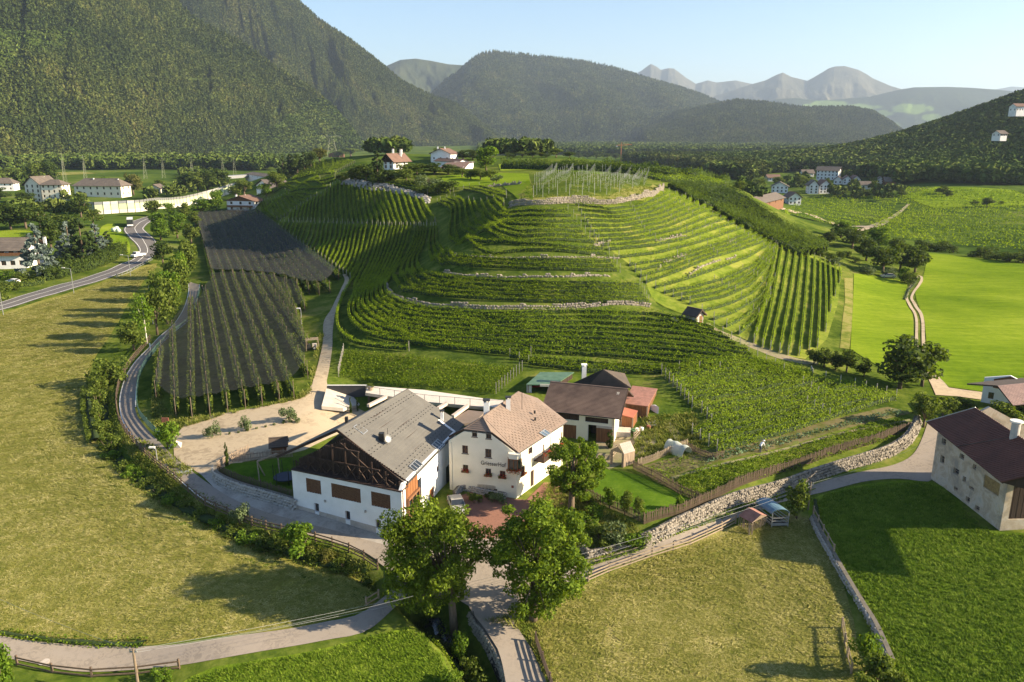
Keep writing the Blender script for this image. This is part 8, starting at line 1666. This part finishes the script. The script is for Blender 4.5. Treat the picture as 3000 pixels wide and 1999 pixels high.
p = gp(102, 1523); tag(MB().tube(p+Vector((0,0,.075)), p+Vector((0,0,.09)), .42, .42, 20).build('manhole_cover', W_plinth), 'round manhole cover in the lower lane', 'manhole')
# tractor implement under a frame beside the vineyard track
p = gp(718, 802); tk = empty('field_implement', p, .3, 'dismantled field machine under a wooden frame beside the track', 'machine')
for x in (-1.1,1.1):
    for y in (-.8,.8): MB().bar((x,y,-.1),(x*.9,y*.9,1.8),.1).build('frame_post', M_fence2, tk)
for k in range(5): MB().bar((-1.1,-.8+.4*k,1.82),(1.1,-.8+.4*k,1.82),.12,.05).build('frame_slat', M_fence2, tk)
MB().tube((-.6,-.5,.45),(-.6,.5,.45),.45,.45,14).build('drum', W_steel, tk); MB().box(0,.8,-.5,.4,.3,.9).build('hopper', W_plinth, tk); wheel(tk, .3, -.9, .35, .2, 'y')
# bridge over the brook: deck edge beams
ba, bb = gp(949, 1423), gp(1022, 1408); ba.z = bb.z = float(ghr(ba.x, ba.y))+.05; br_ = empty('brook_bridge', ba, 0, 'timber edge beam and railing of the small bridge over the brook', 'bridge'); MB().bar((0,-.1,-.15), bb-ba+Vector((0,-.1,-.15)), .25, .4).build('edge_beam', M_fence, br_); MB().bar((0,-.1,.85), bb-ba+Vector((0,-.1,.85)), .08, .12).build('handrail', M_fence, br_)
for t in (0,.33,.66,1): MB().bar((bb-ba)*t+Vector((0,-.1,-.3)), (bb-ba)*t+Vector((0,-.1,.9)), .1).build('post', M_fence, br_)
patch('brook_water', [(965,1425),(1010,1420),(1060,1500),(1110,1600),(1090,1600),(1030,1510)], simple('brook_water', (.03,.035,.03), (.02,.02,.018), 2, .1, spec=.8), -.0 + .05, 1.0, smooth=False)
# ---------------------------------------------------------------- grass, stubble and mown hay as real tufts (nobody could count them)
def tuft_coll(name, mat, h, w_, lying=0.0, blades=7):
    cl = bpy.data.collections.new(name)
    for k in range(3):
        r = np.random.default_rng(k+5); V = []; F_ = []
        for i in range(blades):
            a = r.random()*6.28; b = r.uniform(0, w_); p = np.array([math.cos(a)*b, math.sin(a)*b, 0]); a2 = r.random()*6.28; d = np.array([math.cos(a2), math.sin(a2), 0]); s = np.array([-d[1], d[0], 0])*w_*.16; tip = p + d*h*(.25+lying*1.8) + np.array([0,0,h*(1-lying*.8)])
            n = len(V); V += [p-s, p+s, tip+s*.3, tip-s*.3]; F_.append([n,n+1,n+2,n+3])
        me = np_mesh('grass_tuft_mesh', np.array(V), F_); me.materials.append(mat); o = bpy.data.objects.new('grass_tuft', me); cl.objects.link(o)
    return cl
def tuftmat(name, st):
    m, t, b = node_mat(name); oi = t.nodes.new('ShaderNodeObjectInfo'); g = t.nodes.new('ShaderNodeNewGeometry'); nz_ = noise(t, g.outputs['Position'], .25, 4, .6); ad = N(t, 'ShaderNodeMath', operation='ADD'); t.links.new(oi.outputs['Random'], ad.inputs[0]); t.links.new(nz_, ad.inputs[1]); hf = N(t, 'ShaderNodeMath', operation='MULTIPLY'); t.links.new(ad.outputs[0], hf.inputs[0]); hf.inputs[1].default_value = .5
    c = ramp(t, hf.outputs[0], st); t.links.new(c, b.inputs['Base Color']); b.inputs['Roughness'].default_value = .7; b.inputs['Specular IOR Level'].default_value = .03
    tr = t.nodes.new('ShaderNodeBsdfTranslucent'); t.links.new(c, tr.inputs[0]); mx = t.nodes.new('ShaderNodeMixShader'); mx.inputs[0].default_value = .35; t.links.new(b.outputs[0], mx.inputs[1]); t.links.new(tr.outputs[0], mx.inputs[2]); t.links.new(mx.outputs[0], t.nodes['Material Output'].inputs[0]); return m
C_hay = tuft_coll('hay_tufts', tuftmat('hay_straw', [(.25,(.19,.215,.04)),(.55,(.35,.335,.085)),(.8,(.60,.53,.23))]), .22, .20, .8, 8)
C_lush = tuft_coll('lush_tufts', tuftmat('lush_blades', [(.25,(.09,.16,.012)),(.55,(.17,.26,.022)),(.8,(.28,.36,.05))]), .17, .20, .3, 9)
C_dry = tuft_coll('dry_tufts', tuftmat('dry_blades', [(.25,(.10,.13,.018)),(.55,(.21,.24,.04)),(.8,(.38,.35,.11))]), .35, .22, .25, 8)
def grass_on(name, px, per, coll, s, label, far=115, thin=None):
    B = smooth_poly([gp(*p) for p in px], 2.0, True) if len(px) > 6 else np.array([tuple(gp(*p))[:2] for p in px]); x0, y0 = B.min(0); x1, y1 = B.max(0); y1 = min(y1, far); n = int((x1-x0)*(y1-y0)*per); x = RNG.uniform(x0, x1, n); y = RNG.uniform(y0, y1, n); k = inside(B, x, y); x = x[k]; y = y[k]
    k = (np.abs(x) < y*.85+6) & (RNG.random(len(x)) < np.clip(62/y, 0, 1)**1.2); x = x[k]; y = y[k]
    if thin is not None: g = fbm(x/2.2, y/2.2, 4, 3); k = g > thin; x = x[k]; y = y[k]
    P = np.column_stack([x, y, gh(x, y)+.02]); scatter(name, P, RNG.uniform(.6, 1.3, len(x))*s*(1+np.clip((y-60)/120, 0, 1)), coll, label, 'grass')
MEAD = [(-150,790),(-150,1440),(0,1455),(150,1474),(350,1476),(640,1443),(830,1398),(855,1380),(838,1348),(755,1310),(640,1282),(560,1248),(495,1212),(425,1172),(365,1128),(290,1085),(240,1045),(214,950),(198,900),(208,830),(250,760),(285,700),(330,645),(355,612),(240,652),(120,690),(0,728)]
grass_on('mown_grass', MEAD, 20, C_hay, .85, 'short mown straw coloured grass of the big left meadow', 260, -.3)
grass_on('cut_hay', [(1235,1445),(1290,1392),(1375,1336),(1485,1290),(1600,1248),(1700,1212),(1790,1192),(1856,1202),(1905,1290),(1945,1400),(1962,1500),(1980,1600),(1300,1600),(1270,1560)], 34, C_hay, 1.1, 'cut hay lying in wisps on the meadow by the lane', 115, -.22)
grass_on('clover_grass', [(350,1640),(445,1560),(562,1528),(760,1493),(930,1447),(970,1458),(1020,1530),(1070,1600),(1100,1640)], 34, C_lush, 1.0, 'lush grass and clover below the lower lane', 90)
grass_on('meadow_grass', [(1876,1150),(1990,1120),(2134,1112),(2210,1168),(2288,1230),(2450,1250),(2450,1620),(2110,1620),(2045,1490),(1965,1340),(1905,1235)], 26, C_lush, 1.05, 'thick green grass of the meadow beside the old farmhouse', 115)
for i, (px, lab) in enumerate((([(445,1085),(405,1108),(470,1165),(600,1222),(730,1255),(860,1300),(850,1330),(700,1290),(560,1235),(430,1170),(350,1110),(300,1050),(285,1000)], 'rough grass on the bank beside the lane fence'), ([(1105,1440),(1160,1420),(1200,1395),(1240,1440),(1275,1560),(1285,1620),(1262,1600),(1230,1500),(1200,1450)], 'rough grass strip at the edge of the bottom lane'), ([(1250,1110),(1340,1150),(1470,1215),(1470,1245),(1350,1275),(1320,1250),(1280,1200)], 'rough grass of the flower garden'), ([(1480,960),(1600,950),(1620,1030),(1560,1040),(1500,1055),(1450,1050)], 'rough grass around the sheds'), ([(360,900),(420,960),(680,920),(720,850),(760,660),(790,660),(735,800),(700,900),(520,955),(380,990),(350,950)], 'rough grass under and beside the orchard'))):
    grass_on('rough_grass', px, 16, C_dry, .9, lab, 140)
# ---------------------------------------------------------------- haze in the valley air
ztop = max(S[:,:,2].max() for S in (S1,S2,S3,S4,S5,S6,S6b,S7,S8)) + 40
print('haze top', ztop, [float(S[:,:,2].max()) for S in (S1,S2,S3,S4,S5,S6,S6b,S7,S8)])
hz = MB().box(-14000, 14000, -60, 19500, -12, float(ztop)).build('haze')
hm = bpy.data.materials.new('haze_air'); hm.use_nodes = True; t = hm.node_tree
t.nodes.remove(t.nodes['Principled BSDF']); pv = t.nodes.new('ShaderNodeVolumePrincipled'); pv.inputs['Color'].default_value = (.55,.68,.86,1)
pv.inputs['Density'].default_value = HAZE; pv.inputs['Anisotropy'].default_value = .2
t.links.new(pv.outputs[0], t.nodes['Material Output'].inputs['Volume']); hz.data.materials.append(hm); tag(hz, kind='stuff')
